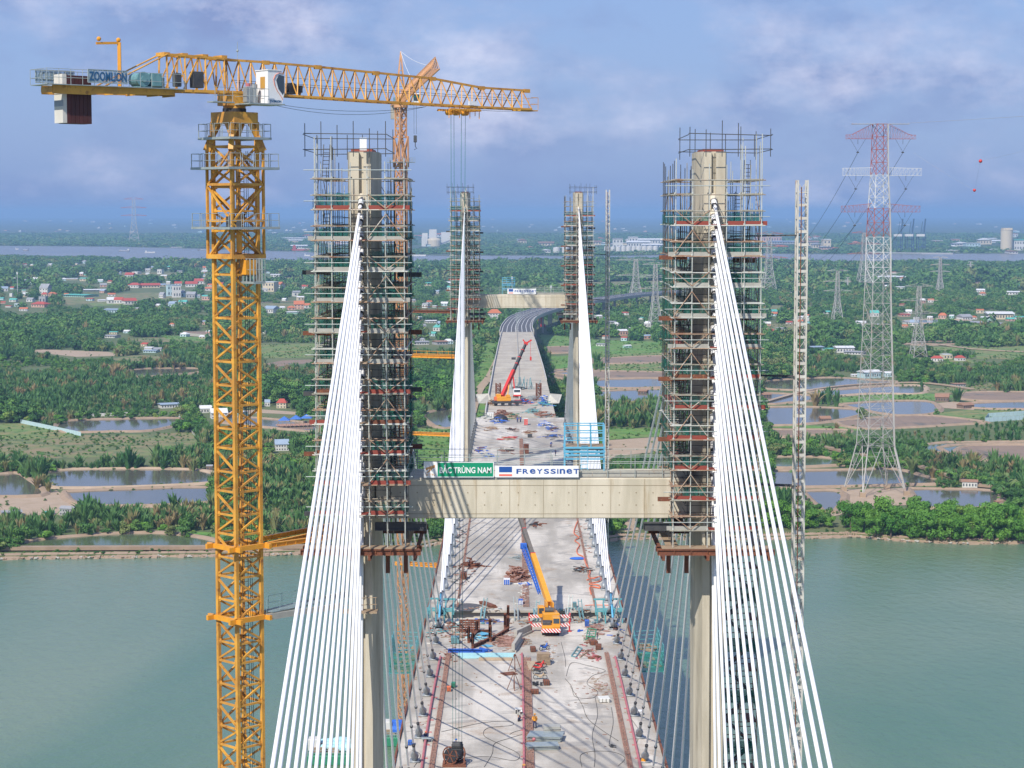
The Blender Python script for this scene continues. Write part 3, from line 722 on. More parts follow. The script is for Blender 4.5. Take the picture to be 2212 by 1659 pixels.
# ---------------------------------------------------------------- scaffolds round the pylon legs
def scaffold(s, label, grp):
    Yf, Yb = 145.4, 156.6; cxl = 12.85
    cxl = 12.85 + (LEAN[s] * .95) * s
    xo, xi = BX + s * (cxl + 3.15), BX + s * (cxl - 3.15)
    if xo > xi: xo, xi = xi, xo
    if s > 0: xo += .22
    z0, zt = 95.6, 122.6; LH = 2.16; OFF = 2.25 if s < 0 else 1.15; TOPK = 10
    rng = random.Random(11 if s < 0 else 23)
    t = thing('scaffold', label, 'scaffold', ((xo + xi) / 2, (Yf + Yb) / 2, z0), grp)
    posts = []
    nx, ny = 5, 6
    xs = [xo + (xi - xo) * k / nx for k in range(nx + 1)]
    ysd = [Yf + (Yb - Yf) * k / ny for k in range(ny + 1)]
    for y in (Yf, Yf + 1.15, Yb - 1.15, Yb):
        for x in xs: posts.append((x, y))
    for x in (xo, xo + 1.15, xi - 1.15, xi):
        for y in ysd[1:-1]: posts.append((x, y))
    def blocked(x, y): return 147.7 < y < 155.3 and abs(abs(x - BX) - cxl) < 1.4
    posts = [p for p in posts if not blocked(*p)]
    outer_side = lambda x: (x - BX) * s > cxl + 1.2
    for i, (x, y) in enumerate(posts):
        front = y < Yf + .2
        hi = zt + rng.uniform(-.4, .5)
        if outer_side(x) and y < Yf + 4: hi = zt + rng.uniform(1.2, 2.5)
        elif not front and rng.random() < .5: hi = zt - rng.uniform(.5, 3)
        m = MB(); m.tube((x, y, z0 - .1), (x + rng.uniform(-.07, .07), y + rng.uniform(-.05, .05), hi), .038 if front else .03, 6)
        lo = z0 + OFF + .1
        for k in range(12):
            z = lo + k * LH; m.tube((x, y, z - .06), (x, y, z + .06), .08, 6)
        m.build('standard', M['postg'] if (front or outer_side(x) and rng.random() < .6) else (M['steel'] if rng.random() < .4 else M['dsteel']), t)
    nl = 12
    for k in range(nl):
        z = z0 + OFF + k * LH
        for dzv, mt in ((0, 'ledger'), (LH * .47, 'ledger')):
            m = MB(); zz = z + dzv
            if zz > zt: continue
            e = .25
            m.tube((xo - e, Yf - .06, zz), (xi + e, Yf - .06, zz), .036, 5)
            m.tube((xo - e, Yf + 1.15, zz), (xi + e, Yf + 1.15, zz), .03, 5)
            m.tube((xo - .06, Yf - e, zz), (xo - .06, Yb + e, zz), .038, 5); m.tube((xi + .06, Yf - e, zz), (xi + .06, Yb + e, zz), .038, 5)
            m.tube((xo - e, Yb, zz), (xi + e, Yb, zz), .038, 5)
            for x in xs: m.tube((x, Yf - .1, zz + .06), (x, Yf + 1.25, zz + .06), .03, 4); m.tube((x, Yb - 1.25, zz + .06), (x, Yb, zz + .06), .03, 4)
            for y in ysd: m.tube((xo - .1, y, zz + .06), (xo + 1.25, y, zz + .06), .03, 4); m.tube((xi - 1.25, y, zz + .06), (xi + .1, y, zz + .06), .03, 4)
            m.build('ledger', M[rng.choice(['ledger', 'postg', 'steel'])], t)
        if z + .8 < zt:                                  # guard tube between lifts
            m = MB()
            m.tube((xo - .7, Yf - .14, z + .62), (xi + .55, Yf - .14, z + .62), .03, 5)
            m.tube((xo + 1.2, Yb - 1.2, z + .75), (xi - 1.2, Yb - 1.2, z + .75), .03, 5)
            m.split('guard_tube', M['galv'], t)
        if k <= TOPK:
            grey = (s < 0 and k in (5, 6, 7, 8, 9)) or (s > 0 and k in (0, 5, 6, 7, 8, 9))
            cut = xs[2] if s < 0 else xs[3]
            # toe boards on the front, in two runs either side of the cables
            for a, b_, q in ((xo - (.45 if k % 3 == 0 else 0), xs[2] - .03, 0), (xs[3] + .03, xi + (.4 if k % 3 == 1 else 0), 1)):
                m = MB(); m.box(((a + b_) / 2, Yf + .12, z + .17), (b_ - a, .06, .30))
                mt = 'grey' if (grey and rng.random() < .8) else ('rust' if rng.random() < .2 else 'red')
                m.build('toe_board', M[mt], t)
            m = MB(); m.box(((xo + xi) / 2, Yf + .65, z + .05), (xi - xo, .95, .06))
            m.box((xo + .6, (Yf + Yb) / 2, z + .052), (.95, Yb - Yf - 2.4, .06)); m.box((xi - .6, (Yf + Yb) / 2, z + .052), (.95, Yb - Yf - 2.4, .06))
            m.box(((xo + xi) / 2, Yb - .6, z + .05), (xi - xo, .95, .06))
            m.split('walkway_boards', M['wood'] if rng.random() < .6 else M['red'], t)
            # safety netting
            m = MB()
            for cx_, cy_, wx_, wy_, kf in ((xo + 1.25, (Yf + Yb) / 2, .012, Yb - Yf - 2.4, 1), (xi - 1.25, (Yf + Yb) / 2, .012, Yb - Yf - 2.4, 1), ((xo + xi) / 2, Yb - .02, xi - xo, .012, 1), (xi + .1, (Yf + Yb) / 2, .012, Yb - Yf, .9),
                                           (xo - .1, (Yf + Yb) / 2, .012, Yb - Yf, .7), ((xo + xs[2]) / 2, Yf + 1.25, xs[2] - xo, .012, 1), ((xi + xs[3]) / 2, Yf + 1.25, xi - xs[3], .012, 1)):
                if rng.random() < .14: continue
                h = rng.uniform(.7, 1.4) * kf; hx_, hy_ = wx_ / 2, wy_ / 2; sg_ = [rng.uniform(-.22, .12) for _ in range(2)]; z1 = z + .1
                A_, B_ = ((cx_ - hx_, cy_), (cx_ + hx_, cy_)) if wx_ > wy_ else ((cx_, cy_ - hy_), (cx_, cy_ + hy_)); nn = 6; vs = []
                for j in range(nn + 1):
                    f = j / nn; px, py = A_[0] + (B_[0] - A_[0]) * f, A_[1] + (B_[1] - A_[1]) * f; bl = .07 * math.sin(f * 19 + k)
                    top = z1 + h + sg_[0] * f + sg_[1] * (1 - f) - .12 * math.sin(f * math.pi * 3) ** 2
                    vs += [(px + (bl if wx_ <= wy_ else 0), py + (bl if wx_ > wy_ else 0), z1 - .1), (px, py, top)]
                m.add(vs, [(2 * j, 2 * j + 2, 2 * j + 3, 2 * j + 1) for j in range(nn)])
            m.split('safety_net', M['net'], t)
            m = MB()                                     # V braces
            xa, xb_, xc_ = (xs[3], xs[4], xs[5]) if s < 0 else (xs[0], xs[1], xs[2])
            if k % 2: m.tube((xa, Yf - .1, z + .2), (xb_, Yf - .1, z + LH - .3), .035, 5); m.tube((xc_, Yf - .1, z + .2), (xb_, Yf - .1, z + LH - .3), .035, 5)
            else: m.tube((xa, Yf - .1, z + LH * .5), (xb_, Yf - .1, z + .1), .035, 5); m.tube((xc_, Yf - .1, z + LH * .5), (xb_, Yf - .1, z + .1), .035, 5)
            for x in (xo, xi): m.tube((x, Yf, z), (x, Yf + 3.7, z + LH), .03, 5); m.tube((x, Yb, z), (x, Yb - 3.7, z + LH), .03, 5)
            m.tube((xs[1], Yb, z), (xs[2], Yb, z + LH), .03, 5); m.tube((xs[4], Yb, z), (xs[3], Yb, z + LH), .03, 5)
            m.split('brace', M['ledger'], t)
        # beams that stick out sideways through the lifts
        if k < 10 and k % 2 == (0 if s < 0 else 1):
            m = MB(); q = -1 if rng.random() < .5 else 1
            m.beam((xo - 1.0, Yf + 1.5, z - .1), (xo + 1.0, Yf + 1.5, z - .1), .22, .3); m.beam((xi - 1, Yb - 1.5, z - .5), (xi + .8, Yb - 1.5, z - .5), .25, .35)
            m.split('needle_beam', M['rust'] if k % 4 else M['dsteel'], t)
        # ladders
        m = MB(); lx, ly = (xo + .65, Yf + 1.6) if k % 2 else (xi - .7, Yb - 1.9)
        if s > 0 and k % 2: lx, ly = xi - .9, Yf + 1.7
        for q in (-.22, .22): m.beam((lx + q, ly, z), (lx + q + .1, ly + .5, z + LH + .3), .05)
        for j in range(8): m.beam((lx - .22 + j * .012, ly + j * .06, z + .25 + j * .27), (lx + .22 + j * .012, ly + j * .06, z + .25 + j * .27), .045)
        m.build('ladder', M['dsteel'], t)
        if k < 10:                                       # ring of props and hoop bars hugging the leg
            m = MB()
            for q in (.5, 1.1, 1.6):
                for y in (146.9, 155.9): m.tube((BX + s * (cxl - 2.0), y, z + q), (BX + s * (cxl + 2.0), y, z + q), .022, 5)
                for a in (cxl - 2.0, cxl + 2.0): m.tube((BX + s * a, 146.6, z + q + .1), (BX + s * a, 156.2, z + q + .1), .022, 5)
            for a in np.linspace(cxl - 2.4, cxl - 1.5, 4): m.tube((BX + s * a, 150 + rng.uniform(-2, 4), z), (BX + s * a, 150 + rng.uniform(-2, 4), z + 1.9), .03, 5)
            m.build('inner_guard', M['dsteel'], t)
    # rusty base platform with needles
    m = MB()
    for y in (Yf - .3, Yf + 1.4, Yb - 1.4, Yb + .3): m.ibeam((xo - 1.1, y, z0 - .35), (xi + 1.1, y, z0 - .35), .25, .42)
    for x in (xo - .7, xs[2], xs[3], xi + .7): m.ibeam((x, Yf - .7, z0 - .72), (x, Yb + .7, z0 - .72), .22, .34)
    m.build('base_frame', M['rust'], t)
    m = MB(); m.box(((xo + xi) / 2, Yf + .3, z0 - .08), (xi - xo + 1.6, 1.2, .07)); m.box(((xo + xi) / 2, Yb - .4, z0 - .08), (xi - xo + .6, 1.0, .07))
    m.box((xo, (Yf + Yb) / 2, z0 - .082), (.9, Yb - Yf - 2.8, .07)); m.box((xi, (Yf + Yb) / 2, z0 - .082), (.5, Yb - Yf - 2.8, .07))
    m.split('base_boards', M['wood'], t)
    for a in ((cxl - 1.75), (cxl - 3.05)):
        x = BX + s * a
        m = MB(); m.beam((x, Yf + 2.5, z0 - .9), (x, Yf + 2.5, z0 - 2.3), .3, .4); m.build('hanger', M['rust'], t)
    m = MB(); xm = BX + s * (cxl - 2.9); m.ibeam((xm - 2.0, Yf + 1.8, z0 + 1.2), (xm + 1.7, Yf + 1.8, z0 + 1.2), .35, .6); m.build('needle_beam', M['dsteel'], t)
    # guard frame round the leg head
    m = MB(); xa, xb_ = BX + s * (cxl - 1.9), BX + s * (cxl + 4.0) if s > 0 else BX - cxl - 4.0
    xa2, xb2 = min(xa, xb_), max(xa, xb_)
    for z in (123.7, 124.75):
        for y in (146.9, 155.8): m.tube((xa2, y, z + rng.uniform(-.1, .1)), (xb2, y, z + rng.uniform(-.1, .1)), .032, 5)
        for x in (xa2, xb2): m.tube((x, 146.6, z), (x, 156, z), .03, 5)
    for x in np.linspace(xa2 + .1, xb2 - .1, 6):
        for y in (146.9, 155.8): m.tube((x, y, 123.2), (x, y, 124.9 + rng.uniform(-.2, .9)), .03, 5)
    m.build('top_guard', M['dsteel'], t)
    m = MB(); xw = BX + s * cxl - s * .2; m.box((xw, 147.2, 124.1), (.5, .06, .9)); m.build('white_board', M['white'], t) if s < 0 else None
    return t
SCL = scaffold(-1, 'tall rusty tube scaffold with green netting wrapped round the near left pylon leg', 'scaffolds round the pylon legs')
SCR = scaffold(1, 'tall rusty tube scaffold with green netting wrapped round the near right pylon leg', 'scaffolds round the pylon legs')
for src, lb in ((SCL, 'left'), (SCR, 'right')):
    c = copy_tree(src, loc=Vector(src.location) + Vector((0, 310, 0)), label='slender distant scaffold of red boards round the far %s pylon leg' % lb)
# ================================================================ lattice masts and cranes
def lattice_mast(mb, c, side, z0, z1, bay, chord, brace, rot=0.0, mi=0, gusset=True, style='K', horiz=None):
    h = side / 2
    cs = [Vector((c[0] + (x * math.cos(rot) - y * math.sin(rot)) * h, c[1] + (x * math.sin(rot) + y * math.cos(rot)) * h, 0)) for x, y in ((-1, -1), (1, -1), (1, 1), (-1, 1))]
    Z = lambda p, z: Vector((p.x, p.y, z))
    for p in cs: mb.beam(Z(p, z0), Z(p, z1), chord, chord, mi, up=(math.cos(rot), math.sin(rot), 0))
    n = int(round((z1 - z0) / bay)); bh = (z1 - z0) / n
    horiz = horiz or brace
    for i in range(n):
        za, zm, zb = z0 + i * bh, z0 + (i + .5) * bh, z0 + (i + 1) * bh
        for k in range(4):
            a, b_ = cs[k], cs[(k + 1) % 4]
            mb.beam(Z(a, za + chord * .6), Z(b_, za + chord * .6), horiz, horiz * 1.1, mi)
            if style == 'K':
                mb.beam(Z(a, zm), Z(b_, zm), horiz * .85, horiz, mi)
                mb.beam(Z(a, za + chord), Z(b_, zm - chord * .4), brace, brace, mi)
                mb.beam(Z(a, zb - chord * .4), Z(b_, zm + chord * .4), brace, brace, mi)
            elif style == 'X':
                mb.beam(Z(a, za), Z(b_, zb), brace, brace, mi); mb.beam(Z(b_, za), Z(a, zb), brace, brace, mi)
            else:
                q = (a, b_) if (i + k) % 2 else (b_, a); mb.beam(Z(q[0], za), Z(q[1], zb), brace, brace, mi)
            if gusset:
                d = (b_ - a).normalized(); nn = Vector((d.y, -d.x, 0)) * (chord * .3)
                for zz, hh in ((za + .2, .4), (zm, .34)):
                    mb.beam(Z(a, zz) + d * (chord * .5), Z(a, zz) + d * (chord * .5 + side * .1), .03, hh, mi)
                    mb.beam(Z(b_, zz) - d * (chord * .5), Z(b_, zz) - d * (chord * .5 + side * .1), .03, hh, mi)
    return cs
def platform(t, c, sx, sy, z, rot, h=1.05, hole=1.6, name='access_platform'):
    ca, sa = math.cos(rot), math.sin(rot)
    P = lambda x, y, zz: Vector((c[0] + x * ca - y * sa, c[1] + x * sa + y * ca, zz))
    m = MB()
    for (x, y, a, b_) in ((0, -(sy + hole) / 4 , sx, (sy - hole) / 2), (0, (sy + hole) / 4, sx, (sy - hole) / 2)):
        m.box(P(x, y, z), (a, b_, .07), 0, rot)
    for q in (-1, 1): m.box(P(q * (sx + hole) / 4, 0, z), ((sx - hole) / 2, hole, .068), 0, rot)
    for x0, y0, x1, y1 in ((-1, -1, 1, -1), (1, -1, 1, 1), (1, 1, -1, 1), (-1, 1, -1, -1)):
        a, b_ = P(x0 * sx / 2, y0 * sy / 2, z), P(x1 * sx / 2, y1 * sy / 2, z)
        m.beam(a + Vector((0, 0, .05)), b_ + Vector((0, 0, .05)), .04, .16)
    p = m.build(name, M['galv'], t)
    m = MB()
    for x0, y0, x1, y1 in ((-1, -1, 1, -1), (1, -1, 1, 1), (1, 1, -1, 1), (-1, 1, -1, -1)):
        a, b_ = P(x0 * sx / 2, y0 * sy / 2, z), P(x1 * sx / 2, y1 * sy / 2, z); n = 4
        for k in range(n):
            q, r_ = a.lerp(b_, k / n + .02), a.lerp(b_, (k + 1) / n - .02)
            for pt in (q, r_): m.tube(pt, pt + Vector((0, 0, h)), .022, 5)
            for zz in (h, h * .55): m.tube(q + Vector((0, 0, zz)), r_ + Vector((0, 0, zz)), .02, 5)
    m.build('railing', M['galv'], p)
    return p
# ---- the near yellow crane
MX, MY = -19.35, 144.0
TC = thing('tower_crane', 'big yellow tower crane on a lattice mast at the left, jib reaching right', 'tower crane', (MX, MY, 0))
m = MB(); lattice_mast(m, (MX, MY), 2.15, 0, 123.9, 3.02, .24, .13, R(45)); m.build('mast', M['yellow'], TC)
m = MB()                                                  # ladders inside the mast
for z in np.arange(50, 122, .35): m.beam((MX + .25, MY - .35, z), (MX + .62, MY - .1, z), .03)
for q in ((MX + .25, MY - .35), (MX + .62, MY - .1)): m.beam((q[0], q[1], 40), (q[0], q[1], 123), .04)
for q in ((MX + .8, MY - .3), (MX + .9, MY - .1)): m.tube((q[0], q[1], 40), (q[0], q[1], 123.5), .02, 4)
m.build('ladder', M['dsteel'], TC)
m = MB()                                                  # electrical pods hanging in the mast
for k in range(20):
    z = 60.5 + k * 3.02; m.tube((MX + .05, MY - .6, z), (MX + .05, MY - .6, z + 1.0), .12, 8)
m.build('cable_pod', M['yellow2'], TC)
m = MB(); lattice_mast(m, (MX, MY), 2.75, 116.1, 123.6, 2.5, .16, .12, R(45), gusset=False, style='Z', horiz=.16)
lattice_mast(m, (MX, MY), 2.75, 116.1, 116.4, .3, .2, .05, R(45), gusset=False, horiz=.26)
for k in range(4):
    a = R(45) + R(90) * k + R(45); d = Vector((math.cos(a), math.sin(a), 0))
    m.beam(Vector((MX, MY, 124.5)) + d * 1.55, Vector((MX, MY, 123.5)) + d * 1.95, .35, .5)
m.build('climbing_frame', M['yellow'], TC)
m = MB(); m.box((MX + .95, MY - .95, 115.5), (.9, .7, 1.0), 0, R(45)); m.beam((MX + .4, MY - 1.2, 116.5), (MX + .4, MY - 1.2, 118.5), .35); m.build('climbing_cylinder', M['yellow2'], TC)
m = MB(); m.tube((MX - .1, MY - 1.6, 118.1), (MX - .1, MY - 1.6, 119.0), .35, 10); m.box((MX + .25, MY - 1.5, 118.4), (.6, .5, .6)); m.build('pump_unit', M['dsteel'], TC)
platform(TC, (MX, MY), 3.6, 3.6, 124.3, R(45), hole=2.3)
platform(TC, (MX, MY), 4.35, 4.35, 122.25, R(45), hole=2.9)
platform(TC, (MX, MY), 4.35, 4.35, 118.15, R(45), hole=2.9)
p = platform(TC, (MX + 1.25, MY - 1.0), 1.0, 1.6, 114.4, R(45), h=1.7, hole=.6, name='service_basket')
# crown, slewing ring
m = MB()
ca = [Vector((MX + 1.52 * math.cos(R(90) * k), MY + 1.52 * math.sin(R(90) * k), 0)) for k in range(4)]
m.prism([(MX + 1.62 * math.cos(R(90) * k + q), MY + 1.62 * math.sin(R(90) * k + q)) for k in range(4) for q in (-.12, .12)], 125.4, 126.15)
for k in range(4):
    a, b_ = ca[k], ca[(k + 1) % 4]; A = Vector((a.x, a.y, 123.8))
    m.beam(A, Vector((a.x, a.y, 125.5)), .26, .26, 0, up=(1, 1, 0))
    for o_ in (b_, ca[k - 1]):
        d = (o_ - a).normalized(); m.beam(A + Vector((0, 0, .7)), Vector((a.x, a.y, 125.45)) + d * .6, .16, .3)
    m.beam(A, Vector((b_.x, b_.y, 123.8)), .16)
m.build('mast_head', M['yellow'], TC)
m = MB(); m.tube((MX, MY, 126.15), (MX, MY, 126.42), .82, 24); m.build('slewing_ring', M['black'], TC)
m = MB(); m.tube((MX, MY, 126.42), (MX, MY, 126.62), .78, 24)
TH = R(40); U = Vector((math.cos(TH), math.sin(TH), 0)); V = Vector((-U.y, U.x, 0)); C0 = Vector((MX, MY, 0)); Zv = Vector((0, 0, 1))
def J(s, v, z): return C0 + U * s + V * v + Zv * z
for v in (-.62, .62):
    m.beam(J(-.95, v, 127.1), J(.95, v, 127.1), .1, 1.0)
m.beam(J(-.95, 0, 127.1), J(-.75, 0, 127.1), 1.3, 1.0); m.beam(J(.75, 0, 127.1), J(.95, 0, 127.1), 1.3, 1.0)
m.build('slewing_frame', M['yellow'], TC)
# jib: triangular lattice
def jib_truss(prof, hw, chord, brace, nb, name, parent, material, flip=False):
    """prof: list of (s, zbot, ztop); two lower chords at +-hw, one upper chord"""
    m = MB()
    def ip(s):
        for (a, b0, t0), (b_, b1, t1) in zip(prof, prof[1:]):
            if s <= b_ + 1e-6: t = (s - a) / (b_ - a); return b0 + (b1 - b0) * t, t0 + (t1 - t0) * t
        return prof[-1][1:]
    s0, s1 = prof[0][0], prof[-1][0]
    for (a, b0, t0), (b_, b1, t1) in zip(prof, prof[1:]):
        for v in (-hw, hw): m.beam(J(a, v, b0), J(b_, v, b1), chord * .9, chord, 0, V)
        m.beam(J(a, 0, t0), J(b_, 0, t1), chord, chord * 1.1, 0, V)
        m.beam(J(b_ - .28, 0, t1 - .03), J(b_ + .28, 0, t1 - .03), chord * 1.35, chord * 1.9, 0, Zv)
    for k in range(nb):
        a, b_ = s0 + (s1 - s0) * k / nb, s0 + (s1 - s0) * (k + 1) / nb; c = (a + b_) / 2
        ba, _ = ip(a); bc, tc_ = ip(c); bb, _ = ip(b_)
        for v in (-hw, hw):
            m.beam(J(a, v, ba), J(c, 0, tc_), brace, brace); m.beam(J(c, 0, tc_), J(b_, v, bb), brace, brace)
        m.beam(J(a, -hw, ba), J(a, hw, ba), brace * .9)
        m.beam(J(a, -hw, ba), J(b_, hw, bb), brace * .8)
    return m.build(name, material, parent)
jib = jib_truss([(-1.1, 127.5, 129.75), (2.6, 127.45, 129.72), (7.0, 127.4, 129.6), (12.1, 127.3, 129.4), (17.3, 127.25, 129.2), (22, 127.2, 128.7), (26.5, 127.2, 128.65)], .62, .15, .075, 28, 'jib', TC, M['yellow'])
m = MB(); m.tube(J(0, .3, 128.4), J(26, .3, 128.0), .015, 4); m.tube(J(0, -.2, 128.2), J(26, -.2, 127.8), .015, 4); m.tube(J(2, 0, 128.8), J(26, 0, 128.2), .012, 4); m.build('jib_rope', M['dsteel'], TC)
m = MB()                                                   # drooping feeder cables below the jib
for a, b_, d in ((1.5, 16.7, .55), (1.5, 16.7, .8), (20.5, 26.0, .12)):
    m.path([J(a + (b_ - a) * t, 0, 127.1 - d * 4 * t * (1 - t)) for t in np.linspace(0, 1, 14)], .014, 4)
m.build('feeder_cable', M['dsteel'], TC)
m = MB()
for q in (-.55, .55): m.tube(J(27.2, q, 127.2), J(27.2, q, 128.1), .02, 5)
for z in (127.6, 128.1): m.tube(J(26.5, -.55, z), J(27.2, -.55, z), .018, 5); m.tube(J(26.5, .55, z), J(27.2, .55, z), .018, 5); m.tube(J(27.2, -.55, z), J(27.2, .55, z), .018, 5)
m.beam(J(25.5, 0, 127.1), J(27.2, 0, 127.1), 1.1, .08); m.build('tip_platform', M['yellow'], TC)
# counter jib
m = MB()
for v in (-.75, .75):
    m.beam(J(-14.2, v, 127.2), J(-11.2, v, 127.2), .12, .55, 0, Zv); m.beam(J(-11.2, v, 127.25), J(-5.2, v, 127.35), .12, .45, 0, Zv)
    m.beam(J(-5.2, v, 127.45), J(-1, v, 127.5), .14, .18)
for s in (-14.2, -12.6, -11.2, -9.6, -8, -6.4, -5.2): m.beam(J(s, -.75, 127.2), J(s, .75, 127.2), .12, .35)
m.build('counter_jib', M['yellow'], TC)
m = MB(); hw = .62                                         # raised truss of the counter jib
top = [(-7.9, 129.55), (-5.6, 129.85), (-2.4, 129.8), (-1.1, 129.75)]
for v in (-.75, .75): m.tube(J(-10.7, v, 127.4), J(-5.6, v * .8, 129.85), .055, 6)
for v in (-.5, .5):
    for a, b_ in zip(top[1:], top[2:]): m.beam(J(a[0], v, a[1]), J(b_[0], v, b_[1]), .14)
for s in (-5.6, -4.2, -2.6, -1.1):
    for v in (-.6, .6): m.beam(J(s, v, 127.5), J(s, v * .8, 129.8), .11)
    m.beam(J(s - .22, 0, 129.86), J(s + .22, 0, 129.86), 1.1, .26)
for a, b_ in ((-5.6, -4.2), (-4.2, -2.6), (-2.6, -1.1)):
    for v in (-.6, .6): m.beam(J(a - .2, v, 127.5), J((a + b_) / 2 + .3, v * .8, 129.8), .08); m.beam(J((a + b_) / 2 + .3, v * .8, 129.8), J(b_, v, 127.5), .08)
for v in (-.5, .5): m.beam(J(-1.1, v, 129.75), J(0.2, v * .2, 129.72), .14)
m.build('counter_jib_truss', M['yellow'], TC)
m = MB(); m.beam(J(-8.9, 0, 127.4), J(-8.9, 0, 130.5), .22); m.beam(J(-9.0, 0, 130.45), J(-10.6, 0, 130.35), .12, .16)
for s in (-8.95, -10.4): m.ball(J(s, 0, 130.65), .16, 8, 5)
m.build('davit', M['yellow2'], TC)
m = MB()
for v in (-.9, .9): m.beam(J(-14.6, v, 127.5), J(-4.6, v, 127.52), .55, .05)
m.beam(J(-14.8, 0, 127.5), J(-14.4, 0, 127.5), 2.2, .05)
ck = m.build('walkway', M['galv'], TC)
m = MB()
for v in (-1.15, 1.15):
    for s in np.arange(-14.8, -4.5, .85): m.tube(J(s, v, 127.5), J(s, v, 128.5), .02, 5)
    for z in (127.95, 128.5): m.tube(J(-14.8, v, z), J(-4.6, v, z), .02, 5)
for z in (127.95, 128.5): m.tube(J(-14.8, -1.15, z), J(-14.8, 1.15, z), .02, 5)
m.build('railing', M['galv'], TC)
m = MB(); m.beam(J(-13.35, .12, 126.65), J(-13.05, .12, 126.65), 1.15, 3.15)
m.build('pale_counterweight', M['conc2'], TC); bpy.data.objects['pale_counterweight'].data.materials[0] = mat('chalky_white_ballast', (0.62, 0.60, 0.55), (0.54, 0.52, 0.47), .85, scale=.6)
m = MB(); m.beam(J(-13.352, .12, 126.35), J(-13.3, .12, 126.35), 1.155, .4); m.build('grey_band', M['pipe'], TC)
m = MB()
for k in range(6): m.beam(J(-13.04 + k * .3, .12, 126.6), J(-12.76 + k * .3, .12, 126.6), 1.15, 3.1)
m.build('brown_counterweight', M['brown'], TC)
# hoist winch
m = MB(); m.tube(J(-7.5, -.6, 128.1), J(-7.5, .55, 128.1), .45, 18); m.tube(J(-7.5, -.72, 128.1), J(-7.5, -.6, 128.1), .5, 18); m.tube(J(-7.5, -.8, 128.1), J(-7.5, -.7, 128.1), .2, 10)
m.box(J(-6.5, -.3, 128.1), (.7, .9, .9), 0, TH, .05); m.box(J(-5.9, .2, 128.0), (.55, .8, .7), 0, TH, .05); m.tube(J(-6.9, .3, 128.2), J(-6.0, .3, 128.2), .28, 12)
m.box(J(-6.6, 0, 127.6), (2.3, 1.2, .12), 0, TH); m.build('hoist_winch', M['motor'], TC)
m = MB(); m.box(J(-4.95, -.7, 128.15), (.4, .5, .9), 0, TH, .03); m.box(J(-3.2, -.35, 128.25), (.8, .5, 1.1), 0, TH, .03); m.split('electrical_cabinet', M['dsteel'], TC)
m = MB(); m.tube(J(4.6, -.35, 128.0), J(4.6, .45, 128.0), .38, 14); m.box(J(4.6, 0, 127.65), (1.0, 1.0, .12), 0, TH); m.box(J(5.2, 0, 127.95), (.5, .7, .5), 0, TH); m.build('trolley_winch', M['black'], TC)
# cab with window, door and stripe
cc = J(1.95, -1.5, 0); cb = MB()
def CB(a, b_, z): return Vector((cc.x, cc.y, 0)) + U * a + V * b_ + Zv * z
prof = [(-.65, 126.75), (.5, 126.75), (.72, 127.6), (.72, 128.55), (.45, 129.0), (-.65, 129.0)]
vs = [CB(a, -.75, z) for a, z in prof] + [CB(a, .75, z) for a, z in prof]; n = len(prof)
cb.add(vs, [tuple(range(n)), tuple(range(2 * n - 1, n - 1, -1))] + [(i, n + i, n + (i + 1) % n, (i + 1) % n) for i in range(n)])
cab = cb.build('cab', M['white'], TC)
m = MB(); m.beam(CB(-.7, 0, 129.03), CB(.5, 0, 129.03), 1.6, .06); m.build('cab_roof', M['white'], cab)
m = MB(); m.beam(CB(-.655, -.1, 128.15) + Zv * 0, CB(-.665, -.1, 128.15), .58, .85); m.build('door_window', M['glassy'], cab)
m = MB(); m.beam(CB(-.656, -.1, 127.1), CB(-.662, -.1, 127.1), .5, .02); m.beam(CB(-.656, .28, 127.6), CB(-.668, .28, 127.6), .04, .3); m.build('door_handle', M['dsteel'], cab)
m = MB()
def side(pts, off, mi=0): m.add([CB(a, -.75 - off, z) for a, z in pts], [tuple(range(len(pts)))], mi)
side([(.02, 128.35), (.25, 128.72), (.68, 128.66), (.68, 127.55), (.55, 127.35), (.2, 127.75)], .006)
m.beam(CB(.725, -.68, 128.1), CB(.725, .68, 128.1), .9, .03, 0, U); m.build('windscreen', M['glass'], cab)
m = MB(); arc = [(.62, 128.82), (.25, 128.85), (-.05, 128.7), (-.2, 128.4), (-.12, 128.0), (.1, 127.6), (.4, 127.25), (.55, 127.0)]
for a, b_ in zip(arc, arc[1:]): m.beam(CB(a[0], -.757, a[1]), CB(b_[0], -.757, b_[1]), .008, .09, 0, V)
m.build('orange_stripe', M['orangep'], cab)
me = text_mesh('ZOOMLION', 1, M['zblue'], bold=.01); fit_text(me, CB(-.55, -.765, 126.82), U, Zv, .95, .17); put_mesh('lettering', me, cab)
m = MB(); m.box(CB(-.9, -.1, 126.68), (2.9, 1.9, .09), 0, TH); m.build('cab_platform', M['galv'], TC)
m = MB()
for a in (-2.3, -1.7, -1.1, -.75):
    m.tube(CB(a, -1.0, 126.7), CB(a, -1.0, 127.7), .02, 5)
for z in (127.2, 127.7): m.tube(CB(-2.3, -1.0, z), CB(-.75, -1.0, z), .02, 5); m.tube(CB(-2.3, -1.0, z), CB(-2.3, .8, z), .02, 5)
m.build('cab_railing', M['galv'], TC)
m = MB(); m.box(CB(-1.6, .3, 127.35), (.5, .5, 1.1), 0, TH, .05); m.tube(CB(-1.2, .1, 126.75), CB(-1.2, .1, 127.8), .14, 8); m.tube(CB(-1.2, .1, 127.8), CB(-1.2, .1, 128.05), .2, 8); m.build('slewing_motor', M['pipe'], TC)
m = MB(); m.tube(CB(-1.6, .3, 127.9), CB(-1.6, .3, 128.12), .17, 8); m.build('warning_light', M['pink'], TC)
m = MB(); m.box(J(-1.9, -1.3, 126.75), (1.7, .8, .08), 0, TH)
for a in (-2.6, -1.9, -1.2): m.tube(J(a, -1.7, 126.75), J(a, -1.7, 127.75), .02, 5)
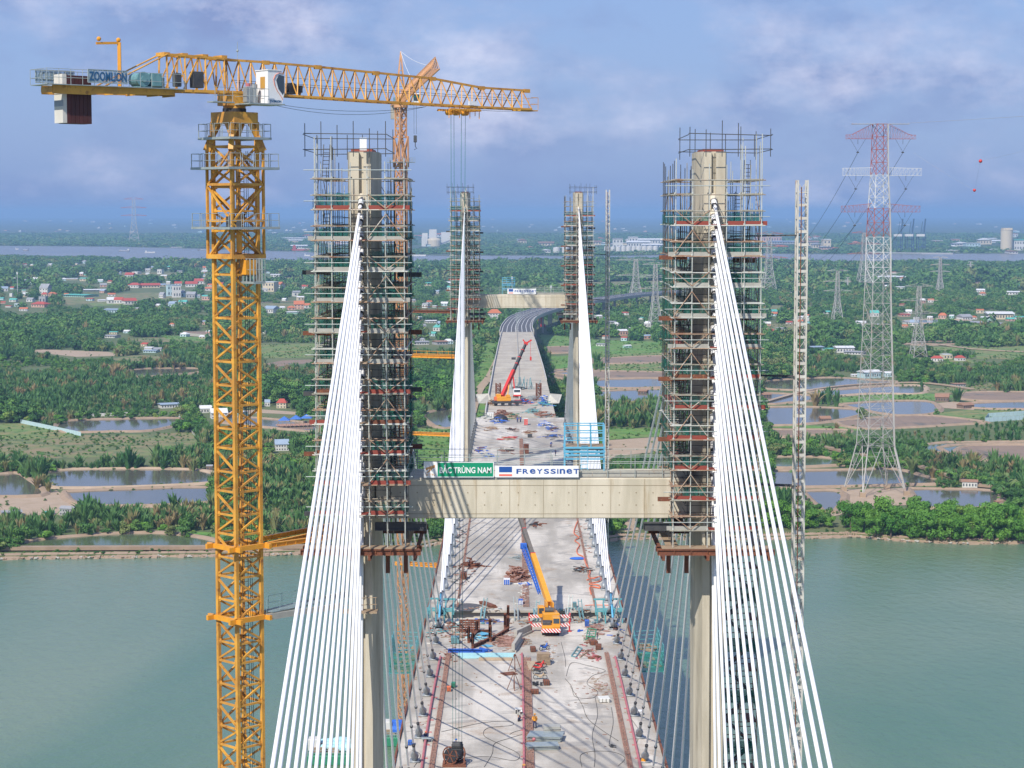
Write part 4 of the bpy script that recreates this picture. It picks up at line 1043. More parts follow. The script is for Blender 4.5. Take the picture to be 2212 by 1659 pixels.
for z in (127.2, 127.75): m.tube(J(-2.7, -1.7, z), J(-1.1, -1.7, z), .02, 5)
m.build('rear_platform', M['galv'], TC)
m = MB(); m.tube(J(.3, 0, 129.8), J(.3, 0, 131), .02, 5); m.ball(J(.3, 0, 130.4), .09, 8, 5); m.build('anemometer_mast', M['galv'], TC)
# name boards along the counter jib
for v, nm in ((-1.2, 0), (1.2, 1)):
    s0, s1 = (-11.9, -9.0) if nm == 0 else (-14.4, -11.6)
    m = MB(); m.beam(J(s0, v, 128.12), J(s1, v, 128.12), .03, .84)
    sb = m.build('name_board', M['mesh'], TC)
    m = MB()
    for z in (127.7, 128.54): m.beam(J(s0, v, z), J(s1, v, z), .05)
    for k in range(9): s = s0 + (s1 - s0) * k / 8; m.beam(J(s, v, 127.7), J(s, v, 128.54), .04)
    m.build('board_frame', M['galv'], sb)
    me = text_mesh('ZOOMLION', 1, M['zblue'], bold=.03)
    if nm == 0: fit_text(me, J(s0 + .08, v - .03, 127.82), U, Zv, s1 - s0 - .16, .6)
    else: fit_text(me, J(s1 - .05, v + .03, 127.82), -U, Zv, s1 - s0 - .1, .6)
    put_mesh('lettering', me, sb)
# trolley, ropes, hook
m = MB()
for q in (-.75, .75): m.beam(J(18.4, q, 126.95), J(21.3, q, 126.95), .1, .14)
for s in (18.4, 18.9, 19.4, 19.9, 20.4, 20.9, 21.3): m.beam(J(s, -.8, 126.9), J(s, .8, 126.9), .1, .1); m.beam(J(s, -.6, 127.2), J(s, -.6, 126.3 + .2 * (int(s * 2) % 2)), .06)
for s in (18.9, 19.6, 20.4): m.tube(J(s, -.25, 126.75), J(s, .25, 126.75), .22, 12)
m.build('trolley', M['yellow2'], TC)
m = MB(); m.box(J(20.6, -.7, 127.45), (.75, .1, .3), 0, TH); m.build('load_sign', M['white'], TC)
hb = at_y(988, 1622, J(19.7, 0, 0).y); tops = [J(18.9, -.2, 126.8), J(19.5, .2, 126.8), J(19.9, -.2, 126.8), J(20.6, .2, 126.8)]
m = MB()
for i, tp in enumerate(tops):
    bt = Vector((hb.x - .35 + .23 * i, hb.y, hb.z + .5)); m.tube(tp, bt, .016, 4)
m.build('hoist_rope', M['greent'], TC)
m = MB(); m.tube((hb.x - .4, hb.y, hb.z + .45), (hb.x + .4, hb.y, hb.z + .45), .28, 12); m.box((hb.x, hb.y, hb.z + .3), (.9, .3, .5), 0, 0, .04)
m.path([(hb.x, hb.y, hb.z + .1), (hb.x, hb.y, hb.z - .2), (hb.x + .15, hb.y, hb.z - .4), (hb.x + .02, hb.y, hb.z - .55), (hb.x - .15, hb.y, hb.z - .4)], .05, 6)
m.build('hook_block', M['dsteel'], TC)
# collars and tie beams to the leg
def collar(zc_, mt, t, name='mast_collar'):
    m = MB()
    for sgn in (-1, 1):
        for rr in (R(45), R(135)):
            d = Vector((math.cos(rr), math.sin(rr), 0)); nn = Vector((-d.y, d.x, 0))
            c = Vector((MX, MY, zc_)) + nn * sgn * 1.28
            m.beam(c - d * 1.9, c + d * 1.9, .22, .34)
    return m.build(name, mt, t)
za = at_y(508, 1183, 143).z; zb_ = at_y(508, 1338, 143).z
collar(za, M['yellow2'], TC); collar(zb_, M['yellow2'], TC)
m = MB()
for a, b_ in (((MX + 1.6, MY + 1.2, za + .3), (BX - 14.2, 153.0, za + .3)), ((MX + 1.9, MY - .2, za), (BX - 14.2, 148.6, za)), ((MX + 1.9, MY - .1, za + .05), (BX - 14.2, 152.0, za + .05))): m.ibeam(a, b_, .22, .34)
m.build('upper_tie_beam', M['yellow2'], TC)
m = MB()
for a, b_ in (((MX + 1.9, MY - .2, zb_), (BX - 14.2, 148.2, zb_)), ((MX + 1.6, MY + 1.4, zb_), (BX - 14.2, 153.0, zb_))): m.beam(a, b_, .2, .42)
m.split('lower_tie_beam', M['grey'], TC)
m = MB(); P0, P1 = Vector((MX + 1.9, MY + .4, zb_ + .3)), Vector((BX - 14.2, 150.6, zb_ + .3))
m.beam(P0, P1, 1.0, .06)
for q in (-.6, .6):
    for z in (.5, 1.0): m.tube(P0 + Vector((0, q, z)), P1 + Vector((0, q, z)), .02, 5)
    for k in range(7): pt = P0.lerp(P1, k / 6) + Vector((0, q, 0)); m.tube(pt, pt + Zv, .022, 5)
m.build('gangway', M['mesh'], TC)
m = MB(); m.box((BX - 12.9, 147.0, zb_ - .2), (2.6, 1.2, .12))
for q in (-1.2, 0, 1.2):
    m.tube((BX - 12.9 + q, 146.5, zb_ - .2), (BX - 12.9 + q, 146.5, zb_ + .9), .025, 5)
for z in (.4, .9): m.tube((BX - 14.2, 146.5, zb_ + z - .1), (BX - 11.6, 146.5, zb_ + z), .025, 5)
o = m.build('landing_platform', M['wood']); tag(o, 'small timber landing fixed to the near left pylon leg below the scaffold', 'landing')
# ---- the far orange crane with the cat-head
FX, FY = -25.4, 466.0
FC = thing('tower_crane', 'distant faded orange tower crane with pointed cat-head behind the near jib', 'tower crane', (FX, FY, 0))
zf = lambda y: EYE + (458 - y) / F * FY
m = MB(); lattice_mast(m, (FX, FY), 1.75, 0, zf(345), 2.2, .2, .13, R(38), gusset=False, style='X')
lattice_mast(m, (FX, FY), 1.75, zf(300), zf(232), 2.4, .28, .15, R(38), gusset=False, style='X'); m.build('mast', M['orange'], FC)
m = MB(); lattice_mast(m, (FX, FY), 2.3, zf(362), zf(296), 5.5, .3, .24, R(38), gusset=False, style='X', horiz=.3); m.build('climbing_frame', M['orange'], FC)
platform(FC, (FX, FY), 4.6, 4.6, zf(352), R(38), hole=2.4)
dj = Vector((-14.6 - FX, 394 - FY, 0)).normalized(); dv = Vector((-dj.y, dj.x, 0)); FC0 = Vector((FX, FY, 0)); zj = zf(222)
def K(s, v, z): return FC0 + dj * s + dv * v + Zv * z
m = MB(); m.tube((FX, FY, zf(235)), (FX, FY, zf(226)), 1.6, 14); m.box((FX, FY, zf(219)), (2.2, 2.2, 1.4), 0, R(8), .1)
ap = K(.6, 0, zf(116))
for a, b_ in ((-1.1, -1), (-1.1, 1), (1.3, -1), (1.3, 1)): m.beam(K(a, b_, zj + .5), ap, .28)
for k in range(1, 5):
    f = k / 5; pts = [Vector(K(a, b_, zj + .5)).lerp(ap, f) for a, b_ in ((-1.1, -1), (1.3, -1), (1.3, 1), (-1.1, 1))]
    for i in range(4): m.beam(pts[i], pts[(i + 1) % 4], .13)
m.build('cat_head', M['orange'], FC)
m = MB(); hw = .8; Lj = 70; nb = 30; th = 1.9
th = 2.2
for v in (-hw, hw): m.beam(K(1, v, zj), K(Lj, v, zj + 2.5), .18)
m.beam(K(1, 0, zj + th), K(Lj, 0, zj + 2.5 + th), .18)
for k in range(nb + 1):
    s = 1 + (Lj - 1) * k / nb; z = zj + 2.5 * k / nb; s2 = s + (Lj - 1) / nb / 2
    for v in (-hw, hw):
        m.beam(K(s, v, z), K(s2, 0, z + th) if k < nb else K(s, 0, z + th), .1)
        if k: m.beam(K(s, v, z), K(s - (Lj - 1) / nb / 2, 0, z + th), .1)
    m.beam(K(s, -hw, z), K(s, hw, z), .1)
    if k < nb: m.beam(K(s, -hw, z), K(s + (Lj - 1) / nb, hw, z), .08)
m.build('jib', M['orange'], FC)
m = MB()
for v in (-.7, .7): m.beam(K(-1, v, zj), K(-17, v, zj - .1), .25, .35)
for k in range(8): m.beam(K(-1 - 2.2 * k, -.7, zj), K(-1 - 2.2 * k, .7, zj), .15)
m.build('counter_jib', M['orange'], FC)
m = MB(); m.box(K(-15.5, 0, zj - 1.6), (2.2, 1.6, 3.2), 0, math.atan2(dj.y, dj.x)); m.build('counterweight', M['conc2'], FC)
m = MB(); m.box(K(-10, 0, zj + .9), (2.0, 1.3, 1.2), 0, math.atan2(dj.y, dj.x), .1); m.build('hoist_winch', M['motor'], FC)
m = MB()
for s in (24, 60): m.path([ap.lerp(K(s, 0, zj + th + 1.6), t) - Zv * (2.2 * t * (1 - t)) for t in np.linspace(0, 1, 10)], .05, 4)
m.path([ap, K(-14, 0, zj + .2)], .05, 4); m.build('pendant_rope', M['white'], FC)
cf = at_y(900, 213, 462)
m = MB(); m.box((cf.x, 462, cf.z), (1.6, 1.6, 2.2), 0, .2, .08); fcab = m.build('cab', M['white'], FC)
m = MB(); m.box((cf.x, 461.15, cf.z - .1), (1.3, .08, .8), 0, .2); m.box((cf.x, 461.15, cf.z + .7), (1.3, .08, .45), 0, .2); m.build('cab_window', M['netb'] if False else M['glass'], fcab)
m = MB(); m.box((cf.x, 461.2, cf.z + .55), (1.64, .1, .5), 0, .2); m.build('green_panel', M['sgreen'], fcab)
hk = at_y(897, 300, 440)
m = MB()
for q in (-.25, .25): m.tube((hk.x + q, 440, zj - .1), (hk.x + q, 440, hk.z + 1), .03, 4)
m.build('hoist_rope', M['dsteel'], FC)
m = MB(); m.box((hk.x, 440, hk.z), (.7, .4, 1.5), 0, 0, .1); m.path([(hk.x, 440, hk.z - .7), (hk.x, 440, hk.z - 1.6), (hk.x + .3, 440, hk.z - 2.0), (hk.x - .2, 440, hk.z - 2.3)], .09, 5); m.build('hook_block', M['dsteel'], FC)
for i, (yy, x2) in enumerate(((672, 972), (768, 972), (935, 972), (1217, 940))):
    z = at_y(880, yy, 466).z; m = MB(); xr = BX - 14.2
    for q in (-1.2, 1.2): m.ibeam((FX + .3, FY + q, z), (xr, 461.5 + q * 1.2, z), .4, .55)
    for k in range(7): x = FX + 1 + (xr - FX - 1) * k / 6; m.beam((x, FY - 1.2, z), (x + .6, FY + 1.2, z), .2)
    for q in (-1.3, 1.3):
        m.beam((FX - 1.9, FY + q, z), (FX + 1.9, FY + q, z), .25, .4); m.beam((FX + q, FY - 1.9, z), (FX + q, FY + 1.9, z), .25, .4)
    if i in (0, 1):
        for q in (.6, 1.2): m.tube((FX + 1, FY - 1.3, z + q), (xr, 460.2, z + q), .05, 4)
        for k in range(6): x = FX + 1 + (xr - FX - 1) * k / 5; m.tube((x, FY - 1.3, z), (x, FY - 1.3, z + 1.2), .05, 4)
    m.build('tie_frame', M['rust'] if i == 0 else M['yellow2'], FC)
M['pale'] = mat('pale_grey_mast_paint', (.62, .61, .56), (.50, .48, .43), .5, .1, scale=.8, c3=(.35, .22, .14), c3lo=.60, c3hi=.68)
# ---- passenger hoist masts
def hoist_mast(X, Y, w_, ztop, bay, label, ties, hood=True):
    t = thing('hoist_mast', label, 'hoist mast', (X, Y, 0))
    m = MB(); lattice_mast(m, (X, Y), w_, 0, ztop, bay, .11 if Y < 300 else .16, .035 if Y < 300 else .08, R(4), gusset=False, style='Z', horiz=.05 if Y < 300 else .1)
    m.build('mast', M['pale'] , t)
    m = MB(); n = int(ztop / bay)
    for k in range(n):
        for q in (-.5, .5): m.box((X, Y + q * w_ * 1.02, .1 + k * bay), (w_ * 1.0, .05, .2), 0, R(4))
    m.build('section_joint', M['pale'], t)
    m = MB(); m.tube((X - w_ * .12, Y - w_ * .55, 0), (X - w_ * .12, Y - w_ * .55, ztop - .5), .04 if Y < 300 else .06, 5); m.build('power_cable', M['rust'], t)
    for a, b_ in ties:
        m = MB(); m.beam(a, b_, .1 if Y < 300 else .14); m.beam(Vector(a) + Vector((0, .8, 0)), Vector(b_) + Vector((0, .2, 0)), .08); m.build('tie_rod', M['dsteel'], t)
    return t
HY = 149.2; hx = at_y(1729, 700, HY).x; htop = at_y(1731, 389, HY).z
zt1 = at_y(1700, 507, 152).z; zt2 = at_y(1700, 1385, 152).z
hoist_mast(hx, HY, .70, htop, .95, 'tall thin grey lattice hoist mast right of the near right cables',
           [((hx, HY, zt1), (BX + 14.0, 151, zt1 - .1)), ((hx, HY, zt2 + 12), (BX + 14.0, 151, zt2 + 12)), ((hx, HY, zt2 + 20), (BX + 14.0, 151, zt2 + 20))])
hx2 = at_y(1312, 700, 464).x; ht2 = at_y(1313, 410, 464).z
zq = [at_y(1300, y, 464).z for y in (550, 648)]
hoist_mast(hx2, 464, .75, ht2, 2.2, 'very thin distant lattice hoist mast beside the far right pylon leg', [((hx2, 464, z), (BX + 14.0, 461, z + .3)) for z in zq])
# ---- dark stair tower behind the near right leg, and the one behind the left leg
def stair_tower(X, Y, z1, label):
    t = thing('stair_tower', label, 'stair tower', (X, Y, 0))
    wd, dp = 2.6, 2.6
    m = MB()
    for x in (-wd / 2, 0, wd / 2):
        for y in (-dp / 2, dp / 2): m.tube((X + x, Y + y, 0), (X + x, Y + y, z1), .05, 5)
    m.build('standard', M['ledger'], t)
    m = MB(); m2 = MB(); m3 = MB(); z = 30.0; k = 0
    while z < z1:
        for y in (-dp / 2, dp / 2): m.tube((X - wd / 2, Y + y, z), (X + wd / 2, Y + y, z), .04, 5); m.tube((X - wd / 2, Y + y, z + 1), (X + wd / 2, Y + y, z + 1), .035, 5)
        for x in (-wd / 2, wd / 2): m.tube((X + x, Y - dp / 2, z), (X + x, Y + dp / 2, z), .04, 5)
        q = 1 if k % 2 else -1
        for y in (-.5, .1): m2.beam((X - q * wd * .4, Y + y, z), (X + q * wd * .4, Y + y, z + 2), .06, .2)
        for j in range(8): f = (j + .5) / 8; m2.box((X - q * wd * .4 + q * wd * .8 * f, Y - .2, z + 2 * f), (.26, .6, .04))
        m3.box((X + q * wd * .36, Y, z + .05), (.7, dp - .1, .06))
        z += 2.0; k += 1
    m.build('ledger', M['rust'], t); m2.build('stair_flight', M['dsteel'], t); m3.build('landing', M['rust'], t)
    m = MB(); z = 34.0
    while z < z1 - 3:
        m.box((X + wd / 2 + .05, Y, z), (.02, dp, 2.2)); m.box((X, Y - dp / 2 - .04, z), (wd, .02, 1.0)); z += 4.0
    m.build('safety_net', M['net'], t)
    return t
sx = at_y(1597, 1400, 158).x
stair_tower(sx, 158.5, 94.5, 'dark netted stair tower standing behind the near right cables')
# ================================================================ river, land, ponds
def water_mat(name, col, rough, bumps, bd=0.25, sc_=0.35, col2=None):
    m = bpy.data.materials.new(name); m.use_nodes = True; t = m.node_tree; b = t.nodes['Principled BSDF']
    b.inputs['Roughness'].default_value = rough; b.inputs['IOR'].default_value = 1.33; b.inputs['Specular IOR Level'].default_value = .5 if rough < .09 else .38
    g = N(t, 'ShaderNodeTexCoord'); mp_ = N(t, 'ShaderNodeMapping'); mp_.inputs['Scale'].default_value = (1.0, 0.55, 1); mp_.inputs['Rotation'].default_value = (0, 0, .5)
    L(t, g.outputs['Object'], mp_.inputs['Vector'])
    n = N(t, 'ShaderNodeTexNoise'); n.inputs['Scale'].default_value = sc_; n.inputs['Detail'].default_value = 7; n.inputs['Roughness'].default_value = .62
    L(t, mp_.outputs[0], n.inputs['Vector'])
    bn = N(t, 'ShaderNodeBump'); bn.inputs['Strength'].default_value = bumps; bn.inputs['Distance'].default_value = bd
    L(t, n.outputs['Fac'], bn.inputs['Height']); L(t, bn.outputs[0], b.inputs['Normal'])
    n2_ = N(t, 'ShaderNodeTexNoise'); n2_.inputs['Scale'].default_value = .009; n2_.inputs['Detail'].default_value = 9; n2_.inputs['Distortion'].default_value = .6
    mp2 = N(t, 'ShaderNodeMapping'); mp2.inputs['Scale'].default_value = (1, .35, 1); L(t, g.outputs['Object'], mp2.inputs['Vector']); L(t, mp2.outputs[0], n2_.inputs['Vector'])
    r = N(t, 'ShaderNodeValToRGB'); r.color_ramp.elements[0].position = .35; r.color_ramp.elements[1].position = .7
    r.color_ramp.elements[0].color = (*col, 1); r.color_ramp.elements[1].color = (*(col2 or [c * 1.25 for c in col]), 1)
    L(t, n2_.outputs['Fac'], r.inputs['Fac']); L(t, r.outputs['Color'], b.inputs['Base Color'])
    return m
M['river'] = water_mat('murky_green_river', (0.080, 0.165, 0.100), 0.13, 1.0, 0.45, 0.33, (0.165, 0.225, 0.14))
M['farriver'] = water_mat('silty_far_river', (0.17, 0.16, 0.14), 0.25, 0.5, 0.6, 0.05)
M['pondb'] = water_mat('still_pond_water', (0.085, 0.085, 0.065), 0.10, 0.15, 0.05, 0.3, (0.16, 0.15, 0.12))
M['pondg'] = water_mat('green_pond_water', (0.085, 0.115, 0.06), 0.12, 0.1, 0.05, 0.3)
M['mud'] = mat('wet_brown_mud', (0.27, 0.19, 0.135), (0.20, 0.15, 0.11), 0.85, scale=0.05, c3=(0.10, 0.11, 0.10), c3lo=.58, c3hi=.62, c3scale=.03)
M['dike'] = mat('dry_earth_dike', (0.34, 0.25, 0.175), (0.26, 0.19, 0.13), 0.95, scale=0.25, c3=(0.10, 0.13, 0.04), c3lo=.66, c3hi=.74, c3scale=.12, bump=.4)
M['sand'] = mat('pale_sandy_earth', (0.42, 0.32, 0.23), (0.33, 0.25, 0.17), 0.95, scale=0.12, c3=(0.2, 0.17, 0.1), c3lo=.6, c3hi=.75)
M['grass'] = mat('grass_field', (0.13, 0.22, 0.05), (0.23, 0.20, 0.08), 0.95, scale=0.04, c3=(0.08, 0.16, 0.04), c3lo=.48, c3hi=.6, c3scale=.12, lo=.38, hi=.62)
M['bgrass'] = mat('bright_grass', (0.10, 0.25, 0.035), (0.17, 0.23, 0.06), 0.95, scale=0.05, c3=(0.06, 0.15, 0.03), c3lo=.48, c3hi=.6, c3scale=.15, lo=.38, hi=.62)
M['dryg'] = mat('dry_brown_marsh_grass', (0.24, 0.185, 0.10), (0.15, 0.19, 0.06), 0.95, scale=0.05, c3=(0.09, 0.13, 0.05), c3lo=.50, c3hi=.58, c3scale=.09, lo=.4, hi=.6)
M['ground'] = mat('dark_vegetated_ground', (0.06, 0.11, 0.035), (0.14, 0.15, 0.06), 1.0, scale=0.012, c3=(0.16, 0.13, 0.085), c3lo=.66, c3hi=.72, c3scale=.006)
M['ground2'] = mat('far_patchwork_ground', (0.035, 0.07, 0.03), (0.08, 0.11, 0.05), 1.0, scale=0.0012, stretch=(1, 1, 1), c3=(0.15, 0.14, 0.11), c3lo=.60, c3hi=.66, c3scale=.0022)
FAR = 42000.0
def S(o, k='structure'): return tag(o, kind=k)
m = MB(); m.add([(-FAR * .6, -1500, 0), (FAR * .6, -1500, 0), (FAR * .6, 4300, 0), (-FAR * .6, 4300, 0)], [(0, 1, 2, 3)]); S(m.build('river_water', M['river']))
m = MB(); m.add([(-FAR * .6, 4300, 0), (FAR * .6, 4300, 0), (FAR * .6, 9000, 0), (-FAR * .6, 9000, 0)], [(0, 1, 2, 3)]); S(m.build('far_river_water', M['farriver']))
def W(pts, z=1.0): return [at_z(x, y, z) for x, y in pts]
shore = [(-260, 1210), (0, 1201), (120, 1199), (300, 1197), (455, 1195), (560, 1193), (665, 1189), (760, 1189), (850, 1184), (905, 1176), (950, 1168), (1000, 1172), (1150, 1176), (1290, 1166), (1345, 1158), (1440, 1158), (1560, 1160), (1690, 1158), (1845, 1153), (1960, 1163), (2080, 1168), (2212, 1167), (2500, 1172)]
nb = [(-420, 551), (0, 555), (240, 559), (450, 562), (640, 572), (760, 574), (890, 566), (1040, 567), (1180, 565), (1290, 562), (1430, 560), (1650, 566), (1760, 571), (1900, 567), (2060, 564), (2212, 571), (2640, 577)]
fb = [(-420, 530), (0, 530.5), (240, 532), (450, 537), (560, 541), (660, 543), (740, 549), (890, 549), (960, 552), (1100, 551), (1280, 553), (1440, 550), (1640, 547), (1760, 548), (1990, 548), (2080, 547), (2212, 547), (2640, 548)]
s3, n3, f3 = W(shore), W(nb), W(fb)
m = MB(); poly = [(-2500, s3[0].y)] + [(p.x, p.y) for p in s3] + [(2500, s3[-1].y)] + [(5500, n3[-1].y)] + [(p.x, p.y) for p in n3[::-1]] + [(-5500, n3[0].y)]
m.prism(poly, -0.4, 1.0); S(m.build('ground', M['ground']))
m = MB(); poly = [(-7000, f3[0].y)] + [(p.x, p.y) for p in f3] + [(7000, f3[-1].y), (FAR * .6, FAR), (-FAR * .6, FAR)]
m.prism(poly, -0.4, 1.0); S(m.build('far_ground', M['ground2']))
# muddy rim where the land meets the river
m = MB()
for a, b_ in zip(s3, s3[1:]):
    n = max(1, int((b_ - a).length / 1.5))
    for k in range(n):
        p, q = a.lerp(b_, k / n), a.lerp(b_, (k + 1.3) / n); j = ru(-1.6, 1.2)
        m.add([(p.x, p.y - 2.2 + j, -.1), (q.x, q.y - 2.2 + j, -.1), (q.x, q.y + 2.5, 1.5), (p.x, p.y + 2.5, 1.5 + ru(-.2, .2)), (p.x, p.y + 5, .9), (q.x, q.y + 5, .9)], [(0, 1, 2, 3), (3, 2, 5, 4)])
S(m.build('river_bank', M['dike']))
# --- ponds, fields (outlines measured in the photograph, laid out on the ground plane)
PONDS = [
 ('pondg', [(22, 1186), (455, 1185), (440, 1166), (330, 1154), (180, 1160), (60, 1172)]),
 ('pondb', [(85, 1024), (158, 1016), (366, 1015), (448, 1022), (453, 1044), (128, 1054)]),
 ('pondb', [(143, 1064), (451, 1055), (455, 1086), (198, 1093)]),
 ('pondb', [(-160, 1026), (0, 1026), (34, 1024), (61, 1038), (92, 1069), (0, 1074), (-160, 1078)]),
 ('pondb', [(120, 925), (143, 911), (250, 907), (381, 905), (392, 914), (323, 931), (243, 933), (150, 934)]),
 ('pondb', [(485, 914), (560, 922), (700, 934), (700, 922), (598, 908), (490, 902)]),
 ('pondb', [(915, 900), (935, 890), (977, 887), (977, 922), (945, 922)]),
 ('pondb', [(256, 806), (310, 798), (420, 797), (430, 802), (400, 808), (300, 814)]),
 ('pondg', [(1670, 989), (1774, 990), (1834, 1003), (1739, 1009), (1670, 1010)]),
 ('pondb', [(1670, 1019), (1845, 1017), (1925, 1015), (1988, 1029), (2034, 1045), (1965, 1048), (1736, 1053), (1670, 1053)]),
 ('pondb', [(1738, 1063), (1799, 1062), (1820, 1075), (1794, 1108), (1765, 1090)]),
 ('pondb', [(1968, 1058), (2139, 1062), (2156, 1081), (2139, 1096), (2010, 1098)]),
 ('mud', [(2033, 968), (2090, 962), (2212, 961), (2420, 966), (2420, 1012), (2212, 1001), (2097, 991), (2062, 984)]),
 ('pondg', [(1985, 966), (2045, 958), (2212, 956), (2300, 957), (2300, 962), (2090, 964), (2055, 980), (2010, 975)]),
 ('mud', [(1807, 911), (1984, 899), (2123, 913), (2078, 917), (1868, 927)]),
 ('pondb', [(1650, 881), (1758, 881), (1852, 887), (1856, 897), (1771, 914), (1650, 917)]),
 ('pondb', [(1818, 875), (1900, 869), (1997, 868), (2025, 881), (2010, 894), (1939, 898), (1862, 885)]),
 ('pondb', [(1742, 849), (1830, 840), (1920, 835), (1991, 835), (1984, 851), (1887, 851), (1790, 856)]),
 ('pondb', [(1650, 824), (1791, 817), (1887, 823), (1933, 826), (1920, 832), (1791, 843), (1650, 840)]),
 ('pondb', [(1650, 850), (1739, 855), (1791, 862), (1700, 871), (1650, 872)]),
 ('pondb', [(2099, 872), (2212, 869), (2330, 870), (2330, 886), (2207, 885), (2107, 882)]),
 ('mud', [(2075, 852), (2130, 848), (2330, 852), (2330, 865), (2107, 866)]),
 ('mud', [(1670, 930), (1833, 931), (1740, 942), (1670, 944)]),
 ('pondb', [(1285, 823), (1350, 818), (1440, 821), (1440, 836), (1300, 838)]),
 ('pondb', [(1300, 846), (1440, 843), (1440, 866), (1330, 868), (1285, 856)]),
 ('mud', [(1195, 806), (1285, 803), (1440, 806), (1440, 816), (1230, 819)]),
 ('pondb', [(1180, 803), (1240, 799), (1285, 801), (1240, 812)]),
 ('mud', [(1165, 752), (1235, 750), (1260, 758), (1180, 764)]),
 ('mud', [(1290, 776), (1440, 770), (1440, 782), (1300, 786)]),
 ('pondb', [(1960, 741), (2040, 738), (2070, 742), (1990, 746)]),
 ('pondb', [(1960, 693), (2030, 690), (2090, 694), (2000, 699)]),
]
FIELDS = [
 ('bgrass', [(225, 1156), (330, 1149), (440, 1149), (520, 1158), (455, 1164), (330, 1152)]),
 ('sand', [(-160, 1080), (0, 1076), (92, 1070), (122, 1059), (165, 1093), (140, 1112), (-160, 1116)]),
 ('grass', [(-160, 918), (0, 917), (46, 914), (175, 940), (100, 948), (-160, 950)]),
 ('dryg', [(-160, 952), (100, 950), (180, 940), (300, 938), (420, 934), (432, 968), (330, 984), (130, 990), (-160, 986)]),
 ('bgrass', [(893, 926), (975, 926), (975, 996), (893, 996)]),
 ('sand', [(480, 893), (560, 884), (640, 890), (640, 896), (560, 892), (490, 900)]),
 ('sand', [(40, 757), (100, 755), (232, 760), (274, 768), (165, 771)]),
 ('dryg', [(230, 776), (300, 766), (400, 775), (300, 782)]),
 ('mud', [(380, 716), (457, 716), (457, 726), (400, 726)]),
 ('dryg', [(277, 732), (340, 728), (457, 733), (457, 740), (300, 738)]),
 ('bgrass', [(344, 724), (450, 730), (450, 738), (360, 732)]),
 ('grass', [(560, 745), (680, 742), (680, 772), (560, 775)]),
 ('mud', [(550, 790), (610, 779), (690, 776), (690, 782), (600, 792)]),
 ('dryg', [(550, 655), (636, 655), (640, 664), (556, 665)]),
 ('bgrass', [(1020, 905), (1018, 830), (1045, 740), (1075, 742), (1062, 830), (1035, 930)]),
 ('bgrass', [(1160, 722), (1240, 728), (1290, 735), (1440, 738), (1440, 760), (1290, 768), (1180, 750)]),
 ('grass', [(1290, 768), (1440, 760), (1440, 772), (1290, 778)]), ('bgrass', [(1185, 770), (1285, 766), (1285, 798), (1200, 800)]),
 ('grass', [(1300, 788), (1440, 782), (1440, 802), (1300, 802)]),
 ('bgrass', [(1290, 926), (1440, 926), (1440, 942), (1310, 950)]),
 ('sand', [(1305, 952), (1440, 943), (1440, 975), (1330, 985), (1305, 1000)]),
 ('sand', [(1345, 1128), (1375, 1118), (1380, 1145), (1350, 1150)]),
 ('bgrass', [(1650, 876), (1740, 876), (1850, 884), (1760, 878), (1650, 880)]),
 ('bgrass', [(1650, 924), (1720, 918), (1850, 924), (1870, 932), (1760, 926)]),
 ('bgrass', [(1790, 862), (1880, 853), (2000, 850), (2080, 856), (2000, 868), (1900, 866), (1820, 872)]),
 ('sand', [(2000, 873), (2060, 868), (2110, 872), (2104, 886), (2040, 882)]),
 ('grass', [(2015, 893), (2090, 886), (2330, 888), (2330, 908), (2128, 906), (2030, 900)]),
 ('grass', [(2105, 752), (2212, 747), (2420, 745), (2420, 778), (2212, 776), (2110, 776)]),
 ('grass', [(1950, 752), (2110, 748), (2110, 757), (1990, 760)]), ('grass', [(1950, 770), (2105, 778), (2110, 786), (1960, 776)]),
 ('dryg', [(1990, 840), (2075, 836), (2110, 842), (2075, 852), (1990, 850)]), ('sand', [(1794, 1058), (1968, 1054), (1975, 1092), (1800, 1095), (1780, 1080)]),
 ('dryg', [(2090, 836), (2150, 826), (2140, 842), (2100, 846)]),
 ('sand', [(1742, 1066), (1770, 1066), (1830, 1110), (1800, 1116)]),
 ('dryg', [(1340, 640), (1440, 640), (1440, 646), (1350, 650)]), ('dryg', [(1190, 612), (1440, 606), (1440, 622), (1200, 626)]),
 ('dryg', [(1650, 660), (1780, 660), (1780, 672), (1650, 672)]), ('dryg', [(1930, 700), (2090, 694), (2120, 704), (1960, 708)]),
 ('dryg', [(1650, 700), (1740, 697), (1740, 720), (1650, 722)]), ('mud', [(2090, 610), (2190, 606), (2200, 612), (2100, 616)]),
 ('dryg', [(100, 640), (330, 632), (460, 640), (460, 650), (330, 648), (150, 660)]),
 ('grass', [(190, 655), (330, 650), (330, 657), (200, 662)]), ('dryg', [(560, 600), (690, 598), (690, 604), (560, 606)]),
 ('dryg', [(0, 585), (120, 583), (120, 587), (0, 589)]), ('dryg', [(260, 588), (400, 590), (400, 595), (260, 594)]),
 ('mud', [(1500, 608), (1620, 606), (1620, 611), (1500, 613)]), ('dryg', [(1780, 590), (1960, 588), (1960, 592), (1780, 594)]),
]
zl = 1.03
for kind, pl in FIELDS:
    m = MB(); P = W(catm2(pl) if False else pl, 1.0); m.sheet([(p.x, p.y) for p in P], zl); zl += .004
    S(m.build({'sand': 'bare_earth', 'mud': 'mud_flat'}.get(kind, 'field'), M[kind]))
zl = 1.30
